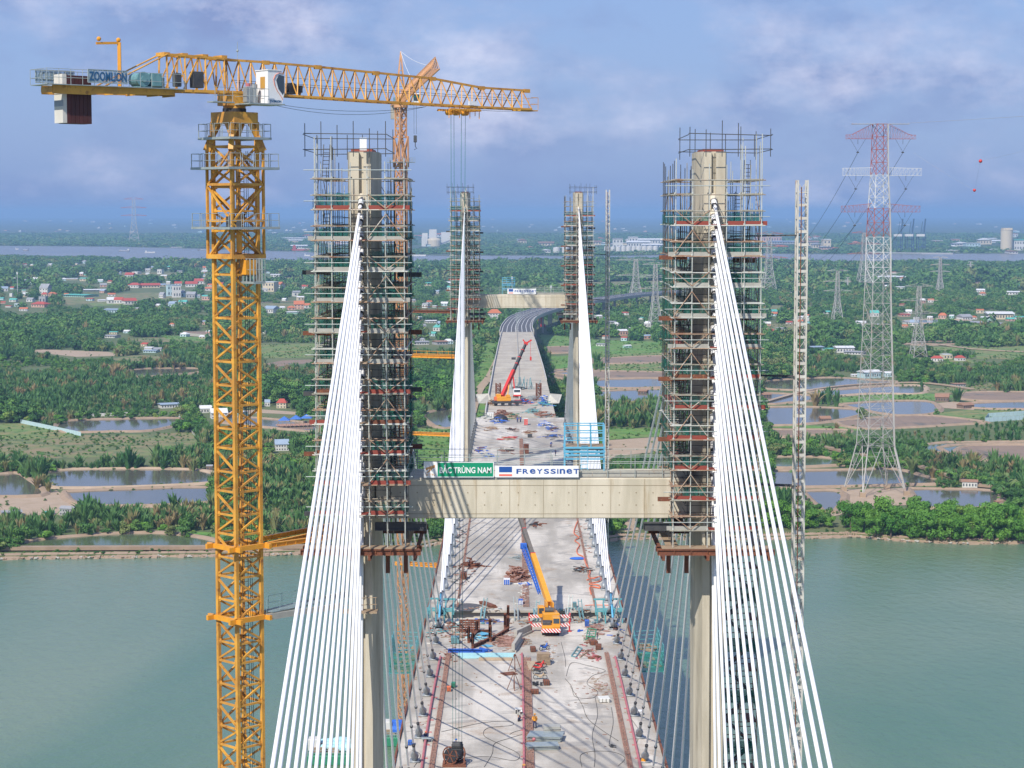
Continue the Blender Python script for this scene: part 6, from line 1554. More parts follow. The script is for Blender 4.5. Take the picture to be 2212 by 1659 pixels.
def big(x, y, wpx, hpx, wall, roof, kind, lab, nm='warehouse', rz=0.0): return house(x, y, wpx, hpx, wall, roof, kind, rz=rz, depth=60, label=lab, name=nm, cat=nm.replace('_', ' '), group=('distant riverside buildings' if nm == 'warehouse' else lab))
BIG = [(1128, 528, 20, 12, 'cream', 'brown', 'low'), (1180, 532, 34, 10, 'cream', 'brown', 'low'), (1240, 530, 24, 14, 'cream', 'brown', 'gable'), (1275, 529, 50, 9, 'cream', 'brown', 'low'), (1335, 538, 22, 22, 'white', 'grey', 'flat'), (1369, 532, 20, 17, 'white', 'white', 'flat'), (1400, 527, 70, 12, 'white', 'white', 'low'), (1385, 521, 60, 5, 'cream', 'white', 'low'),
       (1272, 548, 26, 10, 'cream', 'brown', 'low'), (1380, 534, 50, 14, 'white', 'white', 'low'), (1368, 533, 20, 20, 'white', 'white', 'flat'), (1410, 536, 46, 9, 'white', 'white', 'low'), (1470, 541, 36, 10, 'white', 'grey', 'low'), (1690, 527, 60, 7, 'grey', 'slate blue', 'low'), (1752, 531, 36, 11, 'cream', 'brown', 'low'), (1787, 538, 17, 20, 'cream', 'white', 'flat'), (1768, 536, 24, 11, 'cream', 'grey', 'low'), (1660, 523, 60, 12, 'pink', 'grey', 'flat'),
       (645, 537, 36, 8, 'white', 'white', 'low'), (634, 517, 50, 4, 'white', 'white', 'low'), (760, 527, 50, 6, 'white', 'white', 'low'), (875, 536, 26, 14, 'white', 'grey', 'gable'), (845, 527, 40, 6, 'cream', 'grey', 'low'), (2130, 528, 26, 13, 'cream', 'white', 'low'), (2085, 531, 50, 6, 'white', 'pink' if False else 'grey', 'low'), (2128, 539, 20, 5, 'cream', 'brown', 'low'), (2155, 544, 18, 6, 'white', 'white', 'low'), (2205, 541, 30, 22, 'white', 'teal', 'flat'), (2190, 548, 20, 7, 'white', 'brown', 'low'), (2060, 545, 30, 5, 'cream', 'white', 'low'),
       (905, 513, 24, 5, 'white', 'orange', 'low'), (940, 512, 26, 8, 'white', 'orange', 'low'), (1008, 519, 30, 10, 'grey', 'white', 'flat'), (1180, 546, 20, 7, 'white', 'white', 'low')]
for i, b_ in enumerate(sorted(BIG)): big(*b_[:7], '%s %s distant building with %s roof, %s from left across the far river' % ('tall' if b_[3] > 12 else 'low', b_[4], b_[5], NTH[i] if i < 30 else 'number %d' % (i + 1)))
rg = random.Random(78)
for i in range(46):
    x = rg.choice([rg.uniform(560, 900), rg.uniform(895, 1000), rg.uniform(1120, 1440), rg.uniform(1640, 1860), rg.uniform(2020, 2230)]); y = rg.uniform(510, 541); wc = rg.choice(['white', 'white', 'cream', 'pale blue', 'pink']); rc = rg.choice(['white', 'grey', 'white', 'orange', 'slate blue'])
    big(x, y, rg.uniform(9, 34), rg.uniform(3, 8), wc, rc, rg.choice(['low', 'flat', 'gable']), 'hazy %s block with %s roof on the far riverside, %s' % (wc, rc, 'left of the left scaffold' if x < 700 else ('beside the cement plant' if x < 1000 else ('behind the tanks' if x < 1450 else ('by the quay' if x < 1900 else 'beside the silo')))), 'building')
# silos
t = thing('silo', 'tall pale round concrete silo at the far right edge across the river', 'silo', tuple(at_z(2174, 541))); p = at_z(2174, 541); k = k_at(p)
m = MB(); m.tube((p.x, p.y, 1), (p.x, p.y, 1 + 44 * k), 13 * k, 24); m.build('shell', WALLS['cream'], t); m = MB(); m.box((p.x, p.y, 1 + 46 * k), (20 * k, 20 * k, 5 * k)); m.tube((p.x, p.y, 1 + 44 * k), (p.x, p.y, 1 + 45 * k), 13.6 * k, 24); m.build('head_house', WALLS['cream'], t)
p = at_z(938, 532); k = k_at(p); t = thing('cement_plant', 'distant cement plant with domed store and tower between the pylons', 'cement plant', tuple(p)); HOUSE_XY += [(930, 520, 40, 30), (2174, 530, 20, 20)]
m = MB(); m.tube((p.x, p.y, 1), (p.x, p.y, 1 + 13 * k), 15 * k, 20); m.ball((p.x, p.y, 1 + 13 * k), 15 * k, 20, 8, 0, (1, 1, .4)); m.build('domed_store', WALLS['cream'], t)
m = MB(); m.box((p.x - 4 * k, p.y + 60, 1 + 18 * k), (16 * k, 16 * k, 36 * k)); m.box((p.x - 22 * k, p.y - 20, 1 + 10 * k), (9 * k, 9 * k, 20 * k)); m.box((p.x + 25 * k, p.y + 60, 1 + 15 * k), (22 * k, 16 * k, 30 * k)); m.box((p.x - 22 * k, p.y + 80, 1 + 14 * k), (12 * k, 16 * k, 28 * k)); m.build('tower', WALLS['white'], t)
m = MB(); m.beam((p.x + 12 * k, p.y, 5 * k), (p.x + 48 * k, p.y + 40, 18 * k), 3 * k); m.build('conveyor', WALLS['grey'], t)
# quayside cranes
M['quay'] = mat('dark_blue_crane_paint', (.03, .07, .14), (.04, .08, .15), .6, scale=.1)
for i, x in enumerate((1942, 1966, 1991)):
    p = at_z(x, 546); k = k_at(p); t = thing('quay_crane', 'dark blue container quay crane with raised boom, %s of three' % ('left', 'middle', 'right')[i], 'quay crane', tuple(p), 'container cranes across the far river')
    m = MB()
    for a in (-7, 7):
        for y in (0, 30): m.beam((p.x + a * k, p.y + y, 1), (p.x + a * k, p.y + y, 1 + 42 * k), 1.7 * k)
        for z in (12, 30): m.beam((p.x + a * k, p.y, z * k), (p.x + a * k, p.y + 30, z * k), 1.2 * k)
    for z in (14, 30, 41): m.beam((p.x - 7 * k, p.y, z * k), (p.x + 7 * k, p.y, z * k), 1.4 * k)
    m.beam((p.x - 7 * k, p.y, 2), (p.x + 7 * k, p.y, 30 * k), .8 * k); m.beam((p.x + 7 * k, p.y, 2), (p.x - 7 * k, p.y, 30 * k), .8 * k)
    m.build('portal_frame', M['quay'], t)
    m = MB(); m.beam((p.x + 4 * k, p.y, 40 * k), (p.x + 6.5 * k, p.y - 4, 74 * k), 2.6 * k); m.beam((p.x - 3 * k, p.y, 40 * k), (p.x + 1 * k, p.y, 68 * k), 1.2 * k); m.beam((p.x - 1, p.y, 40 * k), (p.x + 6 * k, p.y, 66 * k), .6 * k); m.build('boom', M['quay'], t)
    m = MB(); m.box((p.x - 4 * k, p.y - 5, 38.5 * k), (17 * k, 12, 5 * k)); m.build('machine_house', WALLS['white'], t)
# quay wall and barges
m = MB(); a, b_ = at_z(1660, 545), at_z(2060, 548.5); m.beam(a, b_, 12, 6); tag(m.build('quay_wall', WALLS['grey']), 'long low grey quay across the far river on the right', 'quay')
def vessel(x, y, wpx, hpx, hull, house_, lab, end=-1, ry=0.0):
    p = at_z(x, y, 0); k = (p.y * CP + EYE * SP) / F; Lh, h = wpx * k, hpx * k; t = thing('boat', lab, 'boat', tuple(p)); B = Lh * .16
    m = MB(); m.add([(p.x + a * Lh, p.y + b_ * B, z) for z, s in ((-.3, .86), (h * .45, 1)) for a, b_ in ((-.5 * s, -.35), (.42 * s, -.5), (.5 * s, 0), (.42 * s, .5), (-.5 * s, .35))], [(4, 3, 2, 1, 0), (5, 6, 7, 8, 9)] + [(i, (i + 1) % 5, 5 + (i + 1) % 5, 5 + i) for i in range(5)]); m.build('hull', hull, t)
    m = MB(); m.box((p.x + end * Lh * .36, p.y, h * .45 + h * .35), (Lh * .14, B * .6, h * .7)); m.box((p.x + end * Lh * .36, p.y, h * 1.25), (Lh * .09, B * .4, h * .25)); m.build('wheelhouse', house_, t)
    m = MB(); m.box((p.x - end * Lh * .08, p.y, h * .5), (Lh * .62, B * .7, h * .3)); m.build('cargo_hatch', M['tank'], t); return t
M['hullr'] = vm('red_hull_paint', (.40, .06, .04)); M['hullg'] = vm('grey_hull_paint', (.16, .17, .20)); M['hullw'] = vm('white_hull_paint', (.6, .6, .6))
vessel(654, 542, 50, 9, M['hullr'], M['hullr'], 'large red ship moored by the far bank left of the pylon')
vessel(664, 553, 14, 4, M['hullw'], WALLS['white'], 'small white boat in front of the red ship'); vessel(268, 543, 26, 4, M['hullg'], WALLS['white'], 'grey cargo barge on the far river left of the crane, nearer the left edge', 1)
vessel(325, 546, 26, 3.4, M['hullw'], WALLS['white'], 'long white barge on the far river just left of the crane'); vessel(385, 536, 40, 4, M['hullg'], WALLS['white'], 'grey barge close to the far bank beside the crane mast', 1)
vessel(56, 542, 14, 4, M['hullg'], M['hullg'], 'dark barge at the left edge of the far river', 1); vessel(37, 539, 8, 3, M['hullw'], WALLS['white'], 'tiny white boat nearest the left edge'); vessel(438, 541, 26, 3, M['hullg'], M['hullg'], 'low dark barge half hidden behind the crane mast')
vessel(902, 553, 46, 4.5, M['hullw'], WALLS['white'], 'long white barge between the left scaffold and the far pylon'); vessel(700, 562, 34, 4, M['hullg'], WALLS['white'], 'grey barge seen through the left scaffold'); vessel(1690, 545, 50, 5, M['hullg'], WALLS['grey'], 'dark ship moored at the right quay')
# scattered bright roofs across the far plain
rg = random.Random(5); n_ = 0
for _ in range(120):
    x = rg.uniform(-30, 2240); y = rg.choice([rg.uniform(474, 500), rg.uniform(490, 522), rg.uniform(478, 512)])
    if 1150 < x < 1440 and y > 515: continue
    wpx = rg.uniform(2.5, 10); hpx = rg.uniform(1.0, 2.6); p = at_z(x, y); k = k_at(p); c = rg.choice(['white', 'white', 'white', 'cream', 'pink', 'pale blue'])
    m = MB(); m.box((p.x, p.y, 1 + hpx * k / 2), (wpx * k, 80, hpx * k)); m.box((p.x + wpx * k * .2, p.y, 1 + hpx * k * .65), (wpx * k * .4, 60, hpx * k * 1.3))
    side_ = ['far left', 'left', 'crane mast', 'left scaffold', 'inner left', 'centre', 'inner right', 'right scaffold', 'hoist mast', 'big pylon', 'far right'][min(10, max(0, int(x / 205)))] + (' upper' if y < 487 else (' middle' if y < 503 else ' lower'))
    tag(m.build('building', WALLS[c]), 'tiny %s building on the hazy plain beyond the far river, %s part' % (c, side_), 'building', '%s specks of buildings on the %s far plain' % (c, side_))
# ================================================================ power pylons
M['pred'] = mat('red_pylon_paint', (.40, .10, .07), (.33, .09, .07), .6, scale=.1); M['pwhite'] = mat('white_pylon_paint', (.66, .67, .66), (.55, .56, .56), .6, scale=.1); M['pgrey'] = mat('grey_pylon_steel', (.44, .44, .42), (.34, .33, .31), .55, scale=.1, c3=(.42, .24, .18), c3lo=.55, c3hi=.65, c3scale=.05)
def frustum_lattice(m, c, w0, w1, z0, z1, n, chord, brace, rz, double=False):
    for i in range(n):
        ta, tb = i / n, (i + 1) / n; za, zb2 = z0 + (z1 - z0) * ta, z0 + (z1 - z0) * tb; wa, wb = w0 + (w1 - w0) * ta, w0 + (w1 - w0) * tb
        ca_, sa_ = math.cos(rz), math.sin(rz)
        A = [Vector((c[0] + (x * ca_ - y * sa_) * wa / 2, c[1] + (x * sa_ + y * ca_) * wa / 2, za)) for x, y in ((-1, -1), (1, -1), (1, 1), (-1, 1))]
        B = [Vector((c[0] + (x * ca_ - y * sa_) * wb / 2, c[1] + (x * sa_ + y * ca_) * wb / 2, zb2)) for x, y in ((-1, -1), (1, -1), (1, 1), (-1, 1))]
        for k in range(4):
            j = (k + 1) % 4; m.beam(A[k], B[k], chord); m.beam(A[k], B[j], brace); m.beam(A[j], B[k], brace); m.beam(B[k], B[j], brace)
            if double:
                mid = (A[k] + B[j]) / 2; mid2 = (A[k] + B[k]) / 2; m.beam(mid2, mid, brace * .6); m.beam((A[j] + B[j]) / 2, mid, brace * .6); m.beam((A[k] + A[j]) / 2, mid, brace * .5)
bp = at_z(1898, 1072); D0 = bp.y + 9; bx = bp.x
zz = lambda y: at_y(1898, y, D0).z
wx = lambda a, y: a * (D0 * CP + (EYE - zz(y)) * SP) / F
t = thing('power_pylon', 'huge red and white lattice power pylon standing by the ponds on the right', 'power pylon', (bx, D0, 1)); RZ = R(14)
lv = [(1062, 118), (962, 72), (880, 66), (800, 61), (700, 54), (610, 49), (512, 46), (450, 42), (378, 34), (268, 30)]
mats_ = ['pgrey', 'pgrey', 'pgrey', 'pgrey', 'pgrey', 'pwhite', 'pred', 'pwhite', 'pred']; nseg = [1, 2, 2, 3, 2, 3, 2, 3, 4]
for i in range(len(lv) - 1):
    m = MB(); w0, w1 = wx(lv[i][1], lv[i][0]) * .86, wx(lv[i + 1][1], lv[i + 1][0]) * .86
    if i == 0:
        ca_, sa_ = math.cos(RZ), math.sin(RZ)
        for x, y in ((-1, -1), (1, -1), (1, 1), (-1, 1)):
            f = lambda w_, z: Vector((bx + (x * ca_ - y * sa_) * w_ / 2, D0 + (x * sa_ + y * ca_) * w_ / 2, z)); a, b_ = f(w0, 1.6), f(w1, zz(962)); m.beam(a, b_, .42)
            f0 = lambda w_, z, x_, y_: Vector((bx + (x_ * ca_ - y_ * sa_) * w_ / 2, D0 + (x_ * sa_ + y_ * ca_) * w_ / 2, z))
            for x_, y_ in ((0, y), (x, 0)):
                c_ = f0(w1, zz(962), x_, y_); m.beam(a, c_, .24)
                for tt in (.3, .55, .8): m.beam(a.lerp(b_, tt), a.lerp(c_, tt), .13); m.beam(a.lerp(b_, tt), a.lerp(c_, tt - .25), .12)
            m.beam(b_, f0(w1, zz(962), -x, y), .2); m.beam(b_, f0(w1, zz(962), x, -y), .2)
        for q in (0, 90): m.beam((bx + math.cos(RZ + R(q)) * w1 / 2, D0 + math.sin(RZ + R(q)) * w1 / 2, zz(962)), (bx - math.cos(RZ + R(q)) * w1 / 2, D0 - math.sin(RZ + R(q)) * w1 / 2, zz(962)), .16)
    else: frustum_lattice(m, (bx, D0), w0, w1, zz(lv[i][0]), zz(lv[i + 1][0]), nseg[i], .34 - .015 * i, .15, RZ, i < 6)
    m.build('tower_section', M[mats_[i]], t)
def arm(y0, y1, xl, xr, mt, tip):
    z0, z1 = zz(y0), zz(y1)
    for xx in (xl, xr):
        e = wx(xx - 1898, y0); s = 1 if e > 0 else -1; wb = wx(34, y0) / 2 * s; n = 8; m = MB()
        P = lambda a, b_, z: Vector((bx + a * math.cos(RZ * .4) - b_ * math.sin(RZ * .4), D0 + a * math.sin(RZ * .4) + b_ * math.cos(RZ * .4), z))
        for v in (-1.6, 1.6):
            for k in range(n):
                ta, tb = k / n, (k + 1) / n; a, b_ = wb + (e - wb) * ta, wb + (e - wb) * tb; va, vb = v * (1 - .6 * ta), v * (1 - .6 * tb); zt = lambda q: z0 + tip + (z1 - z0 - tip) * max(0, 1 - q * 1.25)
                m.beam(P(a, va, z0), P(b_, vb, z0), .13); m.beam(P(a, va, zt(ta)), P(b_, vb, zt(tb)), .12); m.beam(P(a, va, z0), P(b_, vb, zt(tb)), .07); m.beam(P(b_, vb, z0), P(b_, vb, zt(tb)), .07); m.beam(P(a, -va, z0), P(b_, vb, z0), .05)
        m.build('cross_arm', M[mt], t)
        for f in ((.62,)): # V insulator strings
            c = wb + (e - wb) * .55; zi = z0 - wx(28, y0); m = MB()
            for q in (-1, 1): m.tube(P(c + q * wx(17, y0), 0, z0), P(c, 0, zi), .06, 5)
            m.tube(P(c, 0, z0), P(c, 0, z0 - 2.2), .08, 5); m.box(P(c, 0, zi - .2), (1.0, .5, .5)); m.build('insulator_string', M['dsteel'], t)
            WIRES.append((P(c, 0, zi - .4), s, y0))
WIRES = []
arm(300, 268, 1823, 1976, 'pred', 1.6); arm(379, 362, 1817, 1990, 'pwhite', 3.0); arm(458, 440, 1815, 1988, 'pred', 2.5)
m = MB(); m.beam((bx - wx(62, 268), D0, zz(268)), (bx + wx(62, 268), D0, zz(268)), 2.6, .2)
for k in range(16): x = bx - wx(60, 268) + wx(120, 268) * k / 15; m.beam((x, D0, zz(268)), (x, D0, zz(265)), .08)
m.build('top_walkway', M['pgrey'], t)
m = MB(); xr_ = bx + 7.2
for a, b_ in zip(lv, lv[1:]): m.beam((bx + wx(a[1], a[0]) * .5, D0 - wx(a[1], a[0]) * .3, zz(a[0])), (bx + wx(b_[1], b_[0]) * .5, D0 - wx(b_[1], b_[0]) * .3, zz(b_[0])), .5, .5)
m.build('access_ladder', M['pgrey'], t)
m = MB()
for x, y in ((-1, -1), (1, -1), (1, 1), (-1, 1)):
    w0 = wx(118, 1062) * .86; c = (bx + (x * math.cos(RZ) - y * math.sin(RZ)) * w0 / 2, D0 + (x * math.sin(RZ) + y * math.cos(RZ)) * w0 / 2)
    m.prism([(c[0] + a, c[1] + b_) for a, b_ in ((-1.2, -1.2), (1.2, -1.2), (1.2, 1.2), (-1.2, 1.2))], 0, 3.0)
m.build('footing', M['sand'], t)
SMALL = [(1373, 560, 651, 'a'), (1415, 571, 709, 'b'), (1660, 505, 641, 'c'), (1808, 585, 699, 'b'), (1865, 503, 622, 'c'), (1983, 618, 772, 'b'), (2030, 556, 636, 'b'), (2096, 566, 595, 'b'), (1831, 600, 625, 'b'), (290, 430, 524, 'c')]
NM = ['left', 'second from left', 'tall faint third', 'slim fourth', 'tall faint fifth', 'largest', 'seventh', 'smallest right-hand', 'tiny', 'lone faint']
ENDS = {}
for i, (x, y0, y1, kd) in enumerate(SMALL):
    p = at_z(x, y1); k = k_at(p); H = at_y(x, y0, p.y).z - 1; wb = {'a': .34, 'b': .2, 'c': .24}[kd] * H
    where = 'beyond the far river behind the yellow crane' if i == 9 else 'of the row behind the big pylon'
    t = thing('power_pylon', '%s distant grey power pylon %s' % (NM[i], where), 'power pylon', tuple(p), 'distant power pylons')
    m = MB(); th = .22 * p.y / 1500
    frustum_lattice(m, (p.x, p.y), wb, wb * .42, 1, 1 + H * .45, 4, th * 1.5, th, R(10)); frustum_lattice(m, (p.x, p.y), wb * .42, wb * .22, 1 + H * .45, 1 + H, 6, th * 1.3, th * .8, R(10)); m.build('tower_body', M['pgrey'], t)
    m = MB(); ah = {'a': .48, 'b': .27, 'c': .30}[kd] * H
    lvls = (1.0, .80, .62) if kd != 'a' else (.98, .62)
    for f in lvls:
        z = 1 + H * f; e = ah * (1 if f < .9 or kd == 'a' else .75)
        for s in (-1, 1):
            m.beam((p.x, p.y, z), (p.x + s * e, p.y, z), th * 1.2); m.beam((p.x + s * wb * .1, p.y, z + H * .035), (p.x + s * e, p.y, z), th)
            for q in (.3, .6): m.beam((p.x + s * e * q, p.y, z), (p.x + s * e * q, p.y, z + H * .035 * (1 - q)), th * .7)
            ENDS.setdefault(i, []).append(Vector((p.x + s * e, p.y, z - H * .02)))
    m.build('cross_arm', M['pred'] if kd == 'c' else M['pgrey'], t)
# conductors from the big pylon to the next ones, and towards the camera side
def catenary(m, a, b_, sag, r=.09, n=16): m.path([a.lerp(b_, k / n) - Vector((0, 0, sag * 4 * (k / n) * (1 - k / n))) for k in range(n + 1)], r, 4)
m = MB()
far = ENDS[2]
for (q, s, y0), e in zip(sorted(WIRES, key=lambda a: a[2]), [far[0], far[1], far[2], far[3], far[4], far[5]]): catenary(m, q, Vector((e.x, e.y, e.z)), 42, .09, 26)
nearp = Vector((330, -150, 175))
o = m.build('power_line', M['dsteel']); tag(o, 'thin dark conductors hanging from the big red and white pylon', 'power line')
m = MB(); gw = Vector((bx + wx(60, 268), D0, zz(266))); b1 = at_y(2118, 348, 700); b2 = at_y(2105, 411, 800)
catenary(m, gw, Vector((230, 500, 150)), 0.5, .05); tag(m.build('earth_wire', M['pgrey']), 'thin overhead earth wire leaving the top of the big pylon', 'earth wire')
for i, b_ in enumerate((b1, b2)):
    m = MB(); m.ball(b_, .62, 12, 8); o = m.build('marker_ball', M['redp'], None, True); tag(o, '%s of the two small red aerial marker balls in the sky at right' % ('upper' if i == 0 else 'lower'), 'marker ball')
m = MB(); catenary(m, Vector((bx + 14, D0, zz(330))), b2, .4, .02); catenary(m, b2, b1, .4, .02); catenary(m, b1, Vector((b1.x + 16, 560, b1.z + 9)), .4, .02)
tag(m.build('overhead_wire', M['pgrey']), 'hair-thin wire carrying the red marker balls', 'wire')
# small lamp / comms masts in the fields
for i, (x, y0, y1) in enumerate(((1012, 612, 690), (38, 590, 640), (1106, 600, 640), (1190, 620, 664), (1745, 690, 712), (1310, 600, 640))):
    p = at_z(x, y1); H = at_y(x, y0, p.y).z; m = MB(); m.tube((p.x, p.y, .5), (p.x, p.y, H), .35, 6); m.box((p.x, p.y, H), (2.0, 2.0, 3.5), 0, .3); o = m.build('mast', M['pwhite'])
    tag(o, 'slim pale communication mast in the distant trees, %s from left' % NTH[[1, 0, 2, 3, 5, 4][i]], 'mast')
# ================================================================ trees: individuals near, the woods beyond as stuff
rs = np.random.RandomState(3)
def candidates(d0, d1, sp, lat=.30, pad=45):
    P = []
    ys = np.arange(d0, d1, sp)
    for y in ys:
        hw = y * lat + pad; xs = np.arange(-hw, hw, sp); P.append(np.stack([xs, np.full_like(xs, y)], 1))
    P = np.concatenate(P); P += rs.uniform(-.55, .55, P.shape) * sp
    return P
def keep(P, hfac):
    """drop points that would stand on (or hide) ponds, fields, houses, roads and water"""
    P3 = np.concatenate([P, np.full((len(P), 1), 1.0)], 1); x, y = np_proj(P3); ok = np.ones(len(P), bool)
    hp = hfac * F / P[:, 1]
    sx, sy = [q[0] for q in shore], [q[1] for q in shore]; ok &= y < np.interp(x, sx, sy) - np.where(x > 1850, -1.5, 5)
    ok &= y > np.interp(x, [q[0] for q in nb], [q[1] for q in nb]) + .5
    for f in (0, .45, .8):
        for poly in OPEN: ok &= ~np_in(x, y - hp * f, poly)
    for hx_, hy_, hw_, hh_ in HOUSE_XY: ok &= ~((np.abs(x - hx_) < hw_ * .7 + np.minimum(hp * .75, 9)) & (y > hy_ - 1) & (y < hy_ + hh_ * .4 + np.minimum(hp * 1.45, 17)))
    # bridge corridor
    cor = np.abs(P[:, 0] - BX) < 15; ok &= ~(cor & (P[:, 1] < 1560))
    rcx = np.interp(P[:, 1], [q.y for q in RC[:-8]], [q.x for q in RC[:-8]]); ok &= ~((P[:, 1] > 1400) & (np.abs(P[:, 0] - rcx) < 15) & (P[:, 1] < 2700))
    v = np.zeros(len(P), bool)
    for poly in VILL: v |= np_in(x, y, poly)
    ok &= ~(v & (rs.rand(len(P)) < .42))
    ok &= ~((np.abs(P[:, 0] - bx) < 17) & (np.abs(P[:, 1] - D0) < 17))
    for tr in TRK: ok &= ~near_line(x, y - hp * .2, tr, 4)
    return ok, x, y
def near_line(x, y, pts, d):
    r = np.zeros(len(x), bool)
    for (x1, y1), (x2, y2) in zip(pts, pts[1:]):
        L2 = (x2 - x1) ** 2 + (y2 - y1) ** 2; t = np.clip(((x - x1) * (x2 - x1) + (y - y1) * (y2 - y1)) / L2, 0, 1)
        r |= (x - x1 - t * (x2 - x1)) ** 2 + (y - y1 - t * (y2 - y1)) ** 2 < d * d
    return r
TRK = [[(1010, 925), (1022, 880), (1035, 845), (1058, 815), (1075, 780)], [(1650, 872), (1742, 847), (1830, 835), (1920, 830), (1985, 829), (2040, 834), (2100, 843)], [(1690, 960), (1760, 966), (1850, 985), (1960, 1005), (2060, 1035), (2110, 1052), (2170, 1056)],
       [(1950, 746), (2010, 744), (2060, 750), (2110, 756), (2212, 762)], [(1640, 868), (1740, 845)]]
def patchy(P, s, seed):
    r2 = np.random.RandomState(seed); v = np.zeros(len(P))
    for _ in range(7):
        a, b_, c = r2.uniform(-1, 1), r2.uniform(-1, 1), r2.uniform(0, 6.3); k = 6.28 / (s * r2.uniform(.5, 1.6)); v += np.sin((P[:, 0] * a + P[:, 1] * b_ * .6) * k + c)
    return v / 7
B1 = [crown_mesh('leaf_crown', 1500, 3.3, 4.2, 2.0, .34, 10 + i, M['leaf']) for i in range(3)]
B2 = [crown_mesh('mangrove_crown', 1900, 3.3, 5.2, .7, .30, 20 + i, M['leaf2'], 11) for i in range(4)]
T1 = [trunk_mesh('tree_trunk', 4.2, .22, 40 + i, 3.2) for i in range(3)]
PC = [palm_mesh('palm_crown', 60 + i, 8.0) for i in range(2)]
mt_ = MB(); mt_.path([(0, 0, -.3), (.25, 0, 4), (0, 0, 8.0)], lambda q: .22 - .1 * q, 7); PT = mt_.mesh('palm_trunk', M['bark'])
def tree(x, y, kind, sc_, rz, label, group, idx):
    if kind == 'palm': a, b_, nm, cn = PC[idx % 2], PT, 'coconut_palm', 'crown'
    elif kind == 'mangrove': a, b_, nm, cn = B2[idx % 4], T1[idx % 3], 'mangrove_tree', 'crown'
    else: a, b_, nm, cn = B1[idx % 3], T1[idx % 3], 'broadleaf_tree', 'crown'
    t = thing(nm, label, 'palm tree' if kind == 'palm' else 'tree', (x, y, 1.0), group); t.rotation_euler = (0, 0, rz); t.scale = sc_
    for n_, me in ((cn, a), ('trunk', b_)):
        o = bpy.data.objects.new(n_, me); COL.objects.link(o); o.parent = t
# palms standing apart
PALMS = [(365, 1000, .95), (475, 1004, .8), (30, 1128, .7), (-5, 1120, .7), (2162, 1084, .8), (2140, 1072, .75), (2190, 1070, .8), (2050, 1044, .7), (1712, 1040, .6), (1898, 1000, .6), (2170, 1012, .6), (90, 1000, .6), (420, 845, .6), (300, 850, .6), (620, 1090, .8)]
PLN = ['beyond the left double pond, the larger one', 'beside the crane mast behind the pond', 'by the sheds at the left edge, right one', 'by the sheds at the left edge, left one', 'near the right edge by the water, middle one', 'near the right edge by the water, left one', 'near the right edge by the water, right one',
       'on the bank end right of the big pylon', 'just right of the hoist mast', 'behind the big power pylon', 'in the thicket near the right edge', 'behind the upper left pond', 'behind the curved sheet fence', 'among the left far palms', 'right of the crane mast at mid height']
for i, (x, y, s) in enumerate(PALMS):
    p = at_z(x, y); tree(p.x, p.y, 'palm', (s, s, s * 1.0), i, 'coconut palm with drooping fronds %s' % PLN[i], 'coconut palms', i)
# near belt
P = candidates(700, 1010, 4.3); ok, x, y = keep(P, 5.5); P, x, y = P[ok], x[ok], y[ok]
nip = np.zeros(len(P), bool)
for poly in NIPA: nip |= np_in(x, y, poly)
pv = patchy(P, 60, 1); nip |= (pv > .12) & (y < 1115) & ~nip
bank = (x > 1640) & (y > 1108); nip &= ~bank
tr = np.where(~nip)[0]; tr = tr[np.argsort(P[tr, 1] + rs.rand(len(tr)) * 12 - 200 * bank[tr] - 60 * ((x[tr] > 540) & (x[tr] < 1000)))]
NIND = 285; cnt = 0; indiv = set()
for i in tr[:]:
    if cnt >= NIND: break
    if y[i] < 930: continue
    if bank[i] or y[i] > 1120:
        kind, s = ('mangrove', rs.uniform(.75, 1.45) if x[i] > 1100 else rs.uniform(.5, .8))
    else: kind, s = 'tree', rs.uniform(.55, .95)
    if rs.rand() < .12 and not bank[i]: continue
    ZN = [(0, 'at the left edge'), (230, 'on the left bank before the ponds'), (470, 'left of the yellow crane mast'), (600, 'between the crane mast and left scaffold'), (780, 'behind the near left cables'), (960, 'left of the deck edge'), (1230, 'behind the crossbeam'), (1420, 'right of the deck edge'), (1560, 'behind the right scaffold'), (1700, 'behind the near right cables'), (1830, 'right of the hoist mast'), (1960, 'below the big power pylon'), (2080, 'right of the big power pylon'), (2300, 'at the right edge')]
    zn = [n_ for l_, n_ in ZN if x[i] >= l_][-1] if x[i] >= 0 else ZN[0][1]
    row = 'waterside' if y[i] > 1140 else ('second-row' if y[i] > 1110 else 'inland'); sz = 'tall' if s > .95 else ('middling' if s > .72 else 'low')
    lb = '%s %s %s %s' % (sz, row, 'bright green mangrove tree' if kind == 'mangrove' else 'dark green broadleaf tree', zn)
    tree(P[i, 0], P[i, 1], kind, (s * rs.uniform(.85, 1.1), s, s * rs.uniform(.75, 1.35)), rs.rand() * 6, lb, '%s %s trees %s' % (sz, row, zn), int(rs.randint(12)))
    indiv.add(i); cnt += 1
